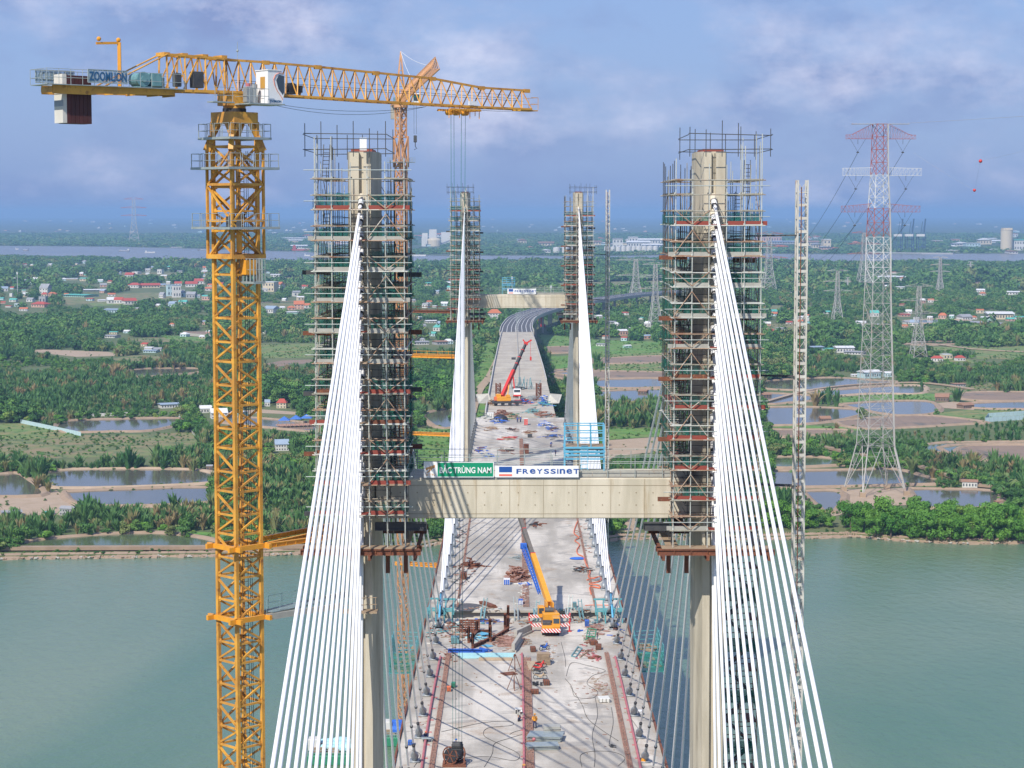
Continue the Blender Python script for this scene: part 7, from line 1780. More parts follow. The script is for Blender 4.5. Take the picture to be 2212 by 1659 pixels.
# the rest of the belt and the woods: instanced stuff
def scatter(name, protos, P, idx, sc_, label, cat, extra_rot=True, z=1.0):
    col = bpy.data.collections.new(name + '_kinds')
    for k, me in enumerate(protos):
        o = bpy.data.objects.new('%s_kind_%d' % (name, k), me); col.objects.link(o)
    n = len(P); me = bpy.data.meshes.new(name); me.vertices.add(n)
    co = np.zeros((n, 3), np.float32); co[:, 0] = P[:, 0]; co[:, 1] = P[:, 1]; co[:, 2] = z; me.vertices.foreach_set('co', co.ravel())
    a = me.attributes.new('pick', 'INT', 'POINT'); a.data.foreach_set('value', idx.astype(np.int32))
    a = me.attributes.new('size', 'FLOAT_VECTOR', 'POINT'); a.data.foreach_set('vector', sc_.astype(np.float32).ravel())
    r = np.zeros((n, 3), np.float32); r[:, 2] = rs.rand(n) * 6.28; r[:, 0] = rs.uniform(-.08, .08, n); a = me.attributes.new('turn', 'FLOAT_VECTOR', 'POINT'); a.data.foreach_set('vector', r.ravel())
    me.update(); ob = bpy.data.objects.new(name, me); COL.objects.link(ob)
    g = bpy.data.node_groups.new(name + '_scatter', 'GeometryNodeTree'); g.interface.new_socket('Geometry', in_out='INPUT', socket_type='NodeSocketGeometry'); g.interface.new_socket('Geometry', in_out='OUTPUT', socket_type='NodeSocketGeometry')
    gi, go = g.nodes.new('NodeGroupInput'), g.nodes.new('NodeGroupOutput'); ip = g.nodes.new('GeometryNodeInstanceOnPoints'); ci = g.nodes.new('GeometryNodeCollectionInfo')
    ci.inputs['Collection'].default_value = col; ci.inputs['Separate Children'].default_value = True; ci.inputs['Reset Children'].default_value = True
    def attr(nm, ty): q = g.nodes.new('GeometryNodeInputNamedAttribute'); q.data_type = ty; q.inputs['Name'].default_value = nm; return [o for o in q.outputs if o.enabled and o.name == 'Attribute'][0]
    g.links.new(gi.outputs[0], ip.inputs['Points']); g.links.new(ci.outputs[0], ip.inputs['Instance']); ip.inputs['Pick Instance'].default_value = True
    g.links.new(attr('pick', 'INT'), ip.inputs['Instance Index']); g.links.new(attr('turn', 'FLOAT_VECTOR'), ip.inputs['Rotation']); g.links.new(attr('size', 'FLOAT_VECTOR'), ip.inputs['Scale'])
    g.links.new(ip.outputs[0], go.inputs[0]); md = ob.modifiers.new('scatter', 'NODES'); md.node_group = g
    tag(ob, label, cat, None, 'stuff'); return ob
NP = [nipa_mesh('nipa_clump', 24, 6.4, 70 + i) for i in range(4)]
S1 = [crown_mesh('shrub_crown', 420, 3.2, 4.2, .8, .55, 80 + i, M['leaf'], 7) for i in range(3)] + [crown_mesh('shrub_crown', 420, 3.0, 3.4, .6, .55, 90 + i, M['leaf2'], 7) for i in range(1)]
def xyz(s, a=.8, b_=1.25, P=None, per=110):
    n = len(s)
    if P is not None: s = s * np.clip(1 + 1.1 * patchy(P, per, 31) + rs.normal(0, .12, n), .45, 1.9)
    return np.stack([s * rs.uniform(.85, 1.2, n), s * rs.uniform(.85, 1.2, n), s * rs.uniform(a, b_, n)], 1)
Pn = P[nip]; scatter('nipa_thicket', NP, Pn, rs.randint(0, 4, len(Pn)), xyz(rs.uniform(.65, 1.15, len(Pn)), P=Pn, per=50), 'dense thicket of upright nipa palm fronds round the near ponds', 'nipa palms')
rest = np.array([i for i in np.where(~nip)[0] if i not in indiv]); Pr = P[rest]; scatter('shrubs', S1, Pr, rs.randint(0, 4, len(Pr)), xyz(rs.uniform(.5, .95, len(Pr))), 'low green shrubs filling the ground between the near trees', 'shrubs')
# mid woods
P = candidates(1010, 1700, 5.6); ok, x, y = keep(P, 5.0); P, x, y = P[ok], x[ok], y[ok]
nip = np.zeros(len(P), bool)
for poly in NIPA: nip |= np_in(x, y, poly)
pv = patchy(P, 130, 2); nip |= pv > .10; hol = patchy(P, 75, 9) < -.42; P, nip = P[~hol], nip[~hol]
Pn = P[nip]; scatter('nipa_thicket', NP, Pn, rs.randint(0, 4, len(Pn)), xyz(rs.uniform(.75, 1.2, len(Pn)), P=Pn), 'nipa palm thickets covering the middle distance', 'nipa palms')
Pr = P[~nip]; scatter('wood', S1, Pr, rs.randint(0, 4, len(Pr)), xyz(rs.uniform(.75, 1.35, len(Pr)), P=Pr), 'broadleaf woodland of the middle distance', 'woodland')
P = candidates(1700, 3000, 9.0); ok, x, y = keep(P, 5.0); P = P[ok]; hol = patchy(P, 170, 4) < -.36; P = P[~hol]
S2 = [crown_mesh('wood_clump', 260, 5.2, 5.0, .5, .95, 100 + i, M['leaf'], 9) for i in range(3)] + [nipa_mesh('palm_clump', 20, 7.0, 110, .9)]
scatter('wood', S2, P, rs.choice([0, 1, 2, 3], len(P), p=[.27, .27, .26, .2]), xyz(rs.uniform(.8, 1.35, len(P)), P=P, per=170), 'darker woodland between the villages', 'woodland')
P = candidates(3000, 5700, 16.0); ok, x, y = keep(P, 6.0); P = P[ok]; hol = patchy(P, 330, 6) < -.38; P = P[~hol]
S3 = [crown_mesh('wood_clump', 200, 10, 6.0, .5, 1.8, 120 + i, M['leaf'], 10) for i in range(3)]
scatter('wood', S3, P, rs.randint(0, 3, len(P)), xyz(rs.uniform(.8, 1.3, len(P)), .8, 1.4, P=P, per=300) * np.where(P[:, 1:2] > 4600, np.array([[1, 1, .5]]), 1.0), 'continuous hazy woodland up to the far river', 'woodland')
# low tufts on the open fields and along the dikes
P = candidates(700, 2300, 3.4, .29, 20); P = P[rs.rand(len(P)) < np.clip(900 / P[:, 1], .12, 1)]; P3 = np.concatenate([P, np.ones((len(P), 1))], 1); x, y = np_proj(P3); f_ = np.zeros(len(P), bool); wet = np.zeros(len(P), bool)
for kd, poly in FIELDS: f_ |= np_in(x, y, poly) & (rs.rand(len(P)) < {'sand': .05, 'mud': .02, 'dryg': .5, 'grass': .5, 'bgrass': .55}[kd])
for kd, poly in PONDS:
    wet |= np_in(x, y, poly); f_ |= near_line(x, y, poly + poly[:1], 5 * 900 / 900) & (rs.rand(len(P)) < .42)
f_ &= ~wet & (y < np.interp(x, [q[0] for q in shore], [q[1] for q in shore]) - 2); cl_ = patchy(P, 45, 12) > -.12; P = P[f_ & cl_]
scatter('grass_tufts', S1, P, rs.randint(0, 4, len(P)), xyz(rs.uniform(.10, .34, len(P)), .5, .9), 'low tufts and bushes dotted over the open fields and dikes', 'tufts')
# rubble and driftwood along the water's edge
RK = []
for k in range(3):
    m = MB()
    for j in range(5): m.ball((ru(-.8, .8), ru(-.6, .6), ru(0, .25)), ru(.25, .6), 6, 4, 0, (1, .8, .6))
    RK.append(m.mesh('rubble_piece', M['dike'] if k < 2 else M['conc2']))
sp_ = [a.lerp(b_, t_) for a, b_ in zip(s3, s3[1:]) for t_ in np.linspace(0, 1, max(2, int((b_ - a).length / .55)))]; P = np.array([[q.x + ru(-.5, .5), q.y + ru(-2.6, 1.5)] for q in sp_])
scatter('bank_rubble', RK, P, rs.randint(0, 3, len(P)), xyz(rs.uniform(.3, 1.1, len(P))), "earth lumps and rubble along the water's edge", 'rubble', z=.25)
P = P[::3] + np.array([[0, 4.5]]) + rs.uniform(-1.8, 1.8, P[::3].shape); scatter('bank_weeds', S1, P, rs.randint(0, 4, len(P)), xyz(rs.uniform(.08, .3, len(P)), .5, .9), 'weeds growing along the river bank', 'weeds')
# beyond the far river
P = candidates(5600, 11000, 48.0, .28); P3 = np.concatenate([P, np.ones((len(P), 1))], 1); x, y = np_proj(P3)
ok = y < np.interp(x, [q[0] for q in fb], [q[1] for q in fb]) - .6
for hx_, hy_, hw_, hh_ in HOUSE_XY:
    if hy_ < 560: ok &= ~((np.abs(x - hx_) < hw_ * 1.0) & (y > hy_ - 1) & (y < hy_ + hh_ * .5 + 4))
P = P[ok]; hol = patchy(P, 700, 8) < -.25; P = P[~hol]
S4 = [crown_mesh('wood_clump', 170, 34, 6.0, .5, 5.0, 130 + i, M['leaf'], 12) for i in range(2)]
for me in S4:
    for v in me.vertices: v.co.z = min(v.co.z * .45, 11)
scatter('far_wood', S4, P, rs.randint(0, 2, len(P)), xyz(rs.uniform(.8, 1.3, len(P)), .8, 1.2), 'hazy woodland on the plain beyond the far river', 'woodland')
# ================================================================ air
hz_m = bpy.data.materials.new('even_haze'); hz_m.use_nodes = True; t = hz_m.node_tree; t.nodes.clear(); o = N(t, 'ShaderNodeOutputMaterial'); v = N(t, 'ShaderNodeVolumePrincipled')
v.inputs['Color'].default_value = (0.36, 0.61, 0.96, 1); v.inputs['Density'].default_value = HAZE_D; v.inputs['Anisotropy'].default_value = 0.0
L(t, v.outputs[0], o.inputs['Volume'])
m = MB(); m.add([(x, y, z) for z in (-1.6, 172.0) for x, y in ((-27000, -1700), (27000, -1700), (27000, 43500), (-27000, 43500))], [(3, 2, 1, 0), (4, 5, 6, 7), (0, 1, 5, 4), (1, 2, 6, 5), (2, 3, 7, 6), (3, 0, 4, 7)])
o = m.build('haze', hz_m); S(o, 'stuff')
# ================================================================ everything standing on the deck
def kz(p): return (p.y * CP + (EYE - p.z) * SP) / F
D3 = lambda x, y: (915.9 + x * .21876, 1123.3 + y * .21876)
D4 = lambda x, y: (829.5 + x * .28126, 1348.0 + y * .28126)
D6 = lambda x, y: (933.2 + x * .18751, 743.1 + y * .18751)
def dk(z, x, y): return on_deck(*z(x, y))
def one(name, label, cat, mb, mt, group=None, smooth=False): return tag(mb.build(name, mt, None, smooth), label, cat, group)
def heap(name, label, z, x, y, wz, dm, n, ln, th, mats, hmax=.9, cat='scrap pile', flat=.3):
    """a heap of loose steel or timber pieces: one thing, one part per material"""
    p = dk(z, x, y); w_ = (z(x + wz, y)[0] - z(x, y)[0]) * kz(p); t = thing(name, label, cat, tuple(p)); rg = random.Random(int(x * 7 + y))
    for mi, mt in enumerate(mats):
        m = MB()
        for _ in range(n // len(mats)):
            a = rg.uniform(0, math.pi); l = ln * rg.uniform(.4, 1.1); f = rg.gauss(0, .28); g = rg.gauss(0, .28); h = max(.06, hmax * rg.random() * (1 - min(1, (f * f + g * g) * 4)))
            c = Vector((p.x + f * w_, p.y + g * dm, p.z + h)); d = Vector((math.cos(a), math.sin(a) * .8, rg.uniform(-flat, flat))) * l / 2
            k = min(0, c.z - abs(d.z) - p.z); c.z -= k
            if rg.random() < .25: m.box(c, (l * .5, l * .35, .07), 0, a)
            else: m.beam(c - d, c + d, th * rg.uniform(.7, 1.3))
        m.build({'rust': 'rusty_piece', 'wood': 'timber_piece', 'red': 'red_piece', 'rebar': 'rebar_piece'}.get(mt, mt.replace('2', '') + '_piece'), M[mt], t)
    return t
def crate(name, label, z, x, y, wz, hz_, dm, mt, cat, rz=0.0, lid=None):
    p = dk(z, x, y); k = kz(p); w_ = (z(x + wz, y)[0] - z(x, y)[0]) * k; h = hz_ * (z(1, 0)[0] - z(0, 0)[0]) * k; t = thing(name, label, cat, tuple(p))
    m = MB(); m.box((p.x, p.y + dm / 2, p.z + h / 2 + .06), (w_, dm, h), 0, rz, .04)
    for q in (-.35, .35): m.box((p.x + q * w_, p.y + dm / 2, p.z + .03), (w_ * .12, dm * .9, .06), 0, rz)
    m.build('body', M[mt], t)
    m = MB()
    for q in (-.5, -.17, .17, .5): m.box((p.x + q * w_ * .96, p.y - .02, p.z + h / 2 + .06), (.05, .05, h), 0, rz)
    m.build('rib', M['dsteel'] if lid is None else M[lid], t)
    if lid: m = MB(); m.box((p.x, p.y + dm / 2, p.z + h + .09), (w_ * 1.04, dm * 1.04, .07), 0, rz); m.build('lid', M[lid], t)
    return t
def stack(name, label, z, x, y, w_, d_, n, th, mt, rz, cat='board stack', gap=.0):
    p = dk(z, x, y); m = MB(); rg = random.Random(int(x + y))
    for i in range(n): m.box((p.x + rg.uniform(-.08, .08), p.y + rg.uniform(-.08, .08), p.z + th / 2 + .03 + i * (th + gap)), (w_, d_, th), 0, rz + rg.uniform(-.05, .05))
    return one(name, label, cat, m, M[mt])
# --- closure gap: floor of the hanging form, beams across, turquoise jacking frames
m = MB(); m.box((BX, 312, 55.0), (22, 6.6, .3))
for x in np.linspace(BX - 10.5, BX + 10.5, 9): m.ibeam((x, 307.5, 55.4), (x, 315.5, 55.4), .3, .5)
tag(m.build('hanging_formwork', M['rust']), 'rust brown formwork floor hanging under the open gap in the deck', 'formwork')
for i, (x, y0, y1, nm) in enumerate(((240, 820, 1020, 'inner left'), (78, 850, 1015, 'outer left'), (1752, 830, 1022, 'inner right'), (1920, 850, 1020, 'outer right'))):
    p = dk(D3, x, y1); t = thing('jacking_frame', 'turquoise steel jacking frame at the deck gap, %s one' % nm, 'jacking frame', tuple(p), 'jacking frames at the deck gap')
    m = MB()
    for a in (-.6, .6):
        for b_ in (0, 1.4, 6.5, 7.8): m.beam((p.x + a, p.y + b_, p.z), (p.x + a, p.y + b_, p.z + (1.6 if 1 < b_ < 7 else 2.2)), .16)
        m.beam((p.x + a, p.y - .4, p.z + 1.5), (p.x + a, p.y + 8.2, p.z + 1.5), .2, .3); m.beam((p.x + a, p.y, p.z), (p.x + a, p.y + 1.4, p.z + 1.5), .1)
    for b_ in (0, 1.4, 7.8): m.beam((p.x - .9, p.y + b_, p.z + 2.2 if b_ != 1.4 else p.z + 1.6), (p.x + .9, p.y + b_, p.z + 2.2 if b_ != 1.4 else p.z + 1.6), .2, .25)
    m.build('frame', M['teal'], t); m = MB()
    for a in (-.6, .6): m.tube((p.x + a, p.y + .2, p.z + .2), (p.x + a, p.y + .2, p.z + 1.2), .13, 8)
    m.build('jack', M['blue'] if i % 2 else M['motor'], t)
for i, (x, h) in enumerate(((575, 3.2), (912, 3.4), (1105, 2.8), (1425, 3.6), (1560, 3.0))):
    p = dk(D3, x, 990); t = thing('prop_frame', 'grey braced steel prop bridging the deck gap, %s from left' % NTH[i], 'prop', tuple(p), 'props across the deck gap')
    m = MB(); l = ru(-.6, .6)
    for a in (-.25, .25): m.beam((p.x + a, p.y, p.z), (p.x + a + l, p.y + 1.2, p.z + h), .1); m.beam((p.x + a, p.y - .5, p.z + .15), (p.x + a, p.y + 8, p.z + .15), .2, .3)
    for q in (.3, .6, .9): m.beam((p.x - .25 + l * q, p.y + 1.2 * q, p.z + h * q), (p.x + .25 + l * q, p.y + 1.2 * q, p.z + h * q), .08)
    m.build('frame', M['galv'] if i % 2 else M['motor'], t)
# --- netted cages hanging outside the deck edges
for s, nm, Y0, Y1 in ((-1, 'left', 285, 303), (1, 'right', 286, 304)):
    t = thing('edge_cage', 'green netted working cage hanging outside the %s deck edge by the gap' % nm, 'working cage', (BX + s * 17.4, Y0, 55)); m = MB(); m2 = MB(); m3 = MB()
    for y in frange(Y0, Y1, 3):
        for x in (15.6, 19.2): m.tube((BX + s * x, y, 54.6), (BX + s * x, y, 58.6 + ru(0, .5)), .06, 5)
        m.beam((BX + s * 15.4, y, 55), (BX + s * 19.4, y, 55), .16); m.beam((BX + s * 15.6, y, 57), (BX + s * 19.2, y + 1, 57), .08)
    for z in (55, 56.2, 57.4, 58.6):
        for x in (15.6, 19.2): m.beam((BX + s * x, Y0 - .4, z), (BX + s * x, Y1 + .4, z), .08)
    m.build('frame', M['teal'], t); m2.box((BX + s * 19.3, (Y0 + Y1) / 2, 56.6), (.02, Y1 - Y0, 3.4)); m2.box((BX + s * 17.4, Y0 - .1, 56.4), (3.6, .02, 2.8)); m2.build('safety_net', M['netb'], t)
    for k in range(12): m3.box((BX + s * ru(15.9, 18.9), ru(Y0 + 1, Y1 - 1), 55.15 + ru(0, .3)), (ru(.6, 1.8), ru(.3, 1.2), ru(.1, .5)), 0, ru(0, 3))
    m3.build('stored_boards', M['wood'], t)
# --- the yellow mobile crane
cp = on_deck(1190, 1376); cx, cy, cz = cp.x, cp.y, cp.z
MC = thing('mobile_crane', 'yellow mobile crane with striped outriggers and a blue lattice jib on its boom', 'mobile crane', tuple(cp))
m = MB(); m.box((cx, cy + 6.2, cz + 1.05), (2.5, 11.6, .55), 0, 0, .05); m.box((cx, cy + 1.2, cz + 1.35), (2.6, 2.4, .5), 0, 0, .05); m.build('chassis', M['yellow2'], MC)
m = MB(); m.box((cx - .6, cy + 1.6, cz + 1.75), (1.2, 1.9, .5), 0, 0, .05); m.box((cx, cy + 3.4, cz + 1.5), (2.2, 1.0, .45)); m.box((cx, cy + 10.6, cz + 1.55), (2.1, 1.6, .5)); m.box((cx - .9, cy + 4.9, cz + 1.6), (.6, .9, .7)); m.build('engine_deck', M['dsteel'], MC)
for a in (-1.05, 1.05):
    for b_ in (1.5, 3.2, 7.9, 9.4): m = MB(); m.tube((cx + a - .22, cy + b_, cz + .58), (cx + a + .22, cy + b_, cz + .58), .57, 16); m.tube((cx + a - .24, cy + b_, cz + .58), (cx + a + .24, cy + b_, cz + .58), .24, 10, 0); m.build('wheel', M['black'], MC)
m = MB(); m.box((cx, cy - .12, cz + .95), (2.8, .12, .55)); m.build('front_bumper', M['warn'], MC)
m = MB()
for b_, l in ((3.9, 5.6), (10.6, 6.1)): m.box((cx, cy + b_, cz + .95), (l, .4, .42))
m.build('outrigger_beam', M['warn'], MC)
for b_, l in ((3.9, 5.6), (10.6, 6.1)):
    for s in (-1, 1): m = MB(); m.tube((cx + s * l / 2, cy + b_, cz + .1), (cx + s * l / 2, cy + b_, cz + 1.5), .11, 8); m.tube((cx + s * l / 2, cy + b_, cz + .02), (cx + s * l / 2, cy + b_, cz + .12), .35, 10); m.build('outrigger_jack', M['redp'], MC)
m = MB(); m.box((cx + .78, cy + .9, cz + 2.1), (1.1, 1.9, 1.5), 0, 0, .1); lc = m.build('driver_cab', M['yellow2'], MC); m = MB(); m.box((cx + .78, cy - .07, cz + 2.35), (.85, .05, .7)); m.build('windscreen', M['glass'], lc)
m = MB(); m.tube((cx - .1, cy + 6.3, cz + 1.3), (cx - .1, cy + 6.3, cz + 1.6), .9, 16); m.box((cx - .1, cy + 6.6, cz + 2.1), (2.3, 3.6, 1.0), 0, .12, .08); m.box((cx + .1, cy + 4.3, cz + 2.1), (2.4, 1.2, 1.2), 0, .12, .08)
m.box((cx - .6, cy + 7.3, cz + 3.1), (.25, 2.4, 1.5), 0, .12); m.box((cx + .3, cy + 7.3, cz + 3.1), (.25, 2.4, 1.5), 0, .12); m.build('upperworks', M['yellow2'], MC)
m = MB(); m.box((cx - 1.3, cy + 7.0, cz + 2.4), (.9, 1.8, 1.6), 0, .12, .1); oc = m.build('operator_cab', M['yellow2'], MC); m = MB(); m.box((cx - 1.3, cy + 6.07, cz + 2.65), (.7, .05, .8), 0, .12); m.build('window', M['glass'], oc)
m = MB(); m.tube((cx + .5, cy + 5.2, cz + 2.9), (cx - .8, cy + 5.3, cz + 2.9), .42, 14); m.build('winch_drum', M['dsteel'], MC)
b0 = Vector((cx - .1, cy + 8.2, cz + 3.3)); tip = at_y(1114, 1092, 322); bd = (tip - b0).normalized(); BL = (tip - b0).length
f1 = None; m = MB(); q = .48; m.beam(b0, b0 + bd * BL * q, .75, .9); m.build('boom_base', M['yellow2'], MC)
m = MB(); m.beam(b0 + bd * BL * q, b0 + bd * BL * (q + .005), .8, .95); m.beam(b0 + bd * BL * .74, b0 + bd * BL * .745, .66, .8); m.beam(b0 + bd * BL * .97, b0 + bd * BL * .975, .6, .7); m.build('boom_collar', M['redp'], MC)
M['boomg'] = mat('weathered_grey_boom', (.16, .14, .12), (.11, .10, .09), .6, scale=1.2); m = MB(); m.beam(b0 + bd * BL * q, b0 + bd * BL * .74, .6, .74); m.beam(b0 + bd * BL * .74, tip, .5, .62); m.box(tip, (.7, .9, .9), 0, 0, .1); m.build('boom_extension', M['boomg'], MC)
m = MB(); m.beam(b0 + Vector((0, -1.4, -1.2)), b0 + bd * 6.5, .3, .3); m.build('luffing_cylinder', M['galv'], MC)
m = MB(); lo = Vector((-.95, -.2, .1))
for a, b_ in ((-.3, -.35), (.3, -.35), (.3, .35), (-.3, .35)): m.beam(b0 + bd * BL * .10 + lo + Vector((a * .5, 0, b_ * .5)), b0 + bd * BL * .56 + lo + Vector((a, 0, b_)), .11)
for k in range(16):
    f = .10 + .46 * k / 16; g = .10 + .46 * (k + 1) / 16
    for a, b_, c, d in ((-.3, -.35, .3, -.35), (.3, .35, -.3, .35), (-.3, .35, -.3, -.35), (.3, -.35, .3, .35)):
        r0, r1 = .5 + .5 * k / 16, .5 + .5 * (k + 1) / 16; m.beam(b0 + bd * BL * f + lo + Vector((a * r0, 0, b_ * r0)), b0 + bd * BL * g + lo + Vector((c * r1, 0, d * r1)), .07)
m.box(b0 + bd * BL * .57 + lo, (1.0, .7, .9), 0, 0, .1); m.build('lattice_jib', M['blue'], MC)
# --- the red boomed crane on the approach
cp = on_deck(1087, 877); cx, cy, cz = cp.x, cp.y, cp.z
RC2 = thing('mobile_crane', 'distant mobile crane with yellow body and long red and black boom', 'mobile crane', tuple(cp))
m = MB(); m.box((cx + 1.2, cy + 1.4, cz + 1.2), (9.5, 2.6, .7), R(0), .25, .08); m.build('chassis', M['dsteel'], RC2)
for k in range(4):
    for s in (-1, 1): m = MB(); X_ = cx - 2.4 + k * 2.3; m.tube((X_, cy + 1.2 + s * 1.2, cz + .6), (X_, cy + 1.5 + s * 1.2, cz + .6), .6, 12); m.build('wheel', M['black'], RC2)
m = MB(); m.box((cx, cy + 1, cz + 2.3), (4.6, 2.6, 1.5), 0, .2, .15); m.box((cx - 1.6, cy + .6, cz + 3.2), (1.6, 1.5, 1.4), 0, .2, .15); m.box((cx + 1.5, cy + .6, cz + 3.2), (1.2, 1.4, .9), 0, .2, .1); m.build('upperworks', M['yellow2'], RC2)
m = MB(); m.box((cx - 2.4, cy - .1, cz + 2.4), (1.1, 1.2, 1.3), 0, .2, .1); m.build('counterweight', M['orangep'], RC2)
b0 = Vector((cx - .3, cy + 1, cz + 3.2)); tip = at_y(1136, 742, cy + 14); bd = tip - b0; m = MB(); m.beam(b0, b0 + bd * .47, 1.0, 1.2); m.build('boom_base', M['redp'], RC2)
m = MB(); m.beam(b0 + bd * .47, b0 + bd * .72, .8, .95); m.beam(b0 + bd * .72, tip, .65, .8); m.build('boom_extension', M['dsteel'], RC2)
m = MB()
for q in (.47, .6, .72, .86): m.beam(b0 + bd * q, b0 + bd * (q + .012), 1.05, 1.1)
m.box(tip, (1.3, 1.2, 1.1), 0, 0, .15); m.beam(tip, tip + Vector((1.9, 0, 1.2)), .5); m.beam(tip, tip + Vector((-1.0, 0, 1.3)), .4); m.beam(tip + Vector((1.5, 0, .6)), tip + Vector((1.6, 0, -4.5)), .1); m.box(tip + Vector((1.6, 0, -5)), (.6, .5, 1.3), 0, 0, .1); m.build('boom_head', M['redp'], RC2)
m = MB(); m.beam(b0 + Vector((1.6, -.6, -1)), b0 + bd * .3, .3); m.build('luffing_cylinder', M['yellow2'], RC2)
# a third red boom standing among the trees beyond
a, b_ = at_z(1171, 706), at_z(1166, 660); P0 = Vector((a.x, a.y, 1)); tpz = at_y(1166, 664, a.y); m = MB(); m.beam(P0, tpz, 1.6, 1.8); m.beam(tpz, tpz + Vector((-1.5, 0, -14)), .5); m.box((a.x, a.y, 2.6), (7, 3.5, 2.6), 0, 0, .2); tag(m.build('crawler_crane_boom', M['redp']), 'bright red crane boom standing below the far viaduct', 'crane boom')
# --- white lorry crane and its neighbours
cp = on_deck(1117, 859); cx, cy, cz = cp.x, cp.y, cp.z; t = thing('lorry', 'white cabbed lorry with red bumper parked facing the camera on the approach deck', 'lorry', tuple(cp))
m = MB(); m.box((cx, cy + 1, cz + 1.9), (2.5, 1.9, 2.2), 0, 0, .15); cb_ = m.build('cab', M['white'], t); m = MB(); m.box((cx, cy + .03, cz + 2.3), (2.1, .08, .85)); m.build('windscreen', M['glass'], cb_); m = MB(); m.box((cx, cy + .02, cz + .75), (2.6, .25, .5)); m.build('bumper', M['redp'], t)
m = MB(); m.box((cx, cy + 5.2, cz + 1.2), (2.4, 6.5, .5)); m.build('flat_bed', M['rust'], t)
for s in (-1, 1):
    for b_ in (1.2, 5.5, 6.9): m = MB(); m.tube((cx + s * 1.15 - .2, cy + b_, cz + .5), (cx + s * 1.15 + .2, cy + b_, cz + .5), .5, 12); m.build('wheel', M['black'], t)
m = MB(); m.beam((cx - .8, cy + 2.6, cz + 1.5), (cx - 1.3, cy + 2.8, cz + 7), .45); m.build('loader_arm', M['redp'], t)
for nm, xx in (('left', 763), ('right', 1228)):
    p = dk(D6, xx, 625); m = MB(); lattice_mast(m, (p.x, p.y), 1.5, p.z, p.z + 5.2, 1.3, .22, .14, .2, gusset=False, style='X'); one('lattice_tower', 'short rusty lattice tower section standing upright on the approach deck, %s one' % nm, 'lattice tower', m, M['rust'])
for nm, xx, s in (('left', 628, -1), ('right', 1372, 1)):
    p = on_deck(*D6(xx, 690)); m = MB(); m.add([(p.x - 1.6 * s, p.y, p.z + .1), (p.x + 2.6 * s, p.y - 1, p.z + .3), (p.x + 3.6 * s, p.y + 1.5, p.z + 3.0), (p.x - .8 * s, p.y + 1, p.z + 3.4)] + [(p.x - 1.6 * s, p.y + .2, p.z + .1), (p.x + 2.6 * s, p.y - .8, p.z + .3), (p.x + 3.6 * s, p.y + 1.7, p.z + 3.0), (p.x - .8 * s, p.y + 1.2, p.z + 3.4)], [(0, 1, 2, 3), (7, 6, 5, 4), (0, 4, 5, 1), (1, 5, 6, 2), (2, 6, 7, 3), (3, 7, 4, 0)])
    one('form_panel', 'grey tilted wing panel at the %s edge where the wide deck narrows' % nm, 'form panel', m, M['grey'])
for nm, xx, s in (('left', 545, -1), ('right', 1468, 1)):
    p = dk(D6, xx, 960); t = thing('edge_traveller', 'turquoise steel gantry frame on the %s deck edge beyond the far pylon' % nm, 'gantry', tuple(p)); X_ = BX + s * 15.6; m = MB(); Yb_ = p.y
    for a in (-1.0, 1.0):
        for b_ in (0, 5, 10): m.beam((X_ + a, Yb_ + b_, 56.6), (X_ + a, Yb_ + b_, 61.6), .3)
        for z in (57, 59.3, 61.5): m.beam((X_ + a, Yb_ - .5, z), (X_ + a, Yb_ + 10.5, z), .25)
    for b_ in (0, 5, 10):
        for z in (57, 59.3, 61.5): m.beam((X_ - 1.3, Yb_ + b_, z), (X_ + 1.3, Yb_ + b_, z), .28)
        m.beam((X_ - 1, Yb_ + b_, 57), (X_ + 1, Yb_ + b_, 59.3), .18); m.beam((X_ + 1, Yb_ + b_, 59.3), (X_ - 1, Yb_ + b_, 61.5), .18)
    m.build('frame', M['teal'], t); m = MB(); m.box((X_, Yb_ + 5, 59.4), (1.9, 10, .1)); m.build('platform', M['cyan'], t)
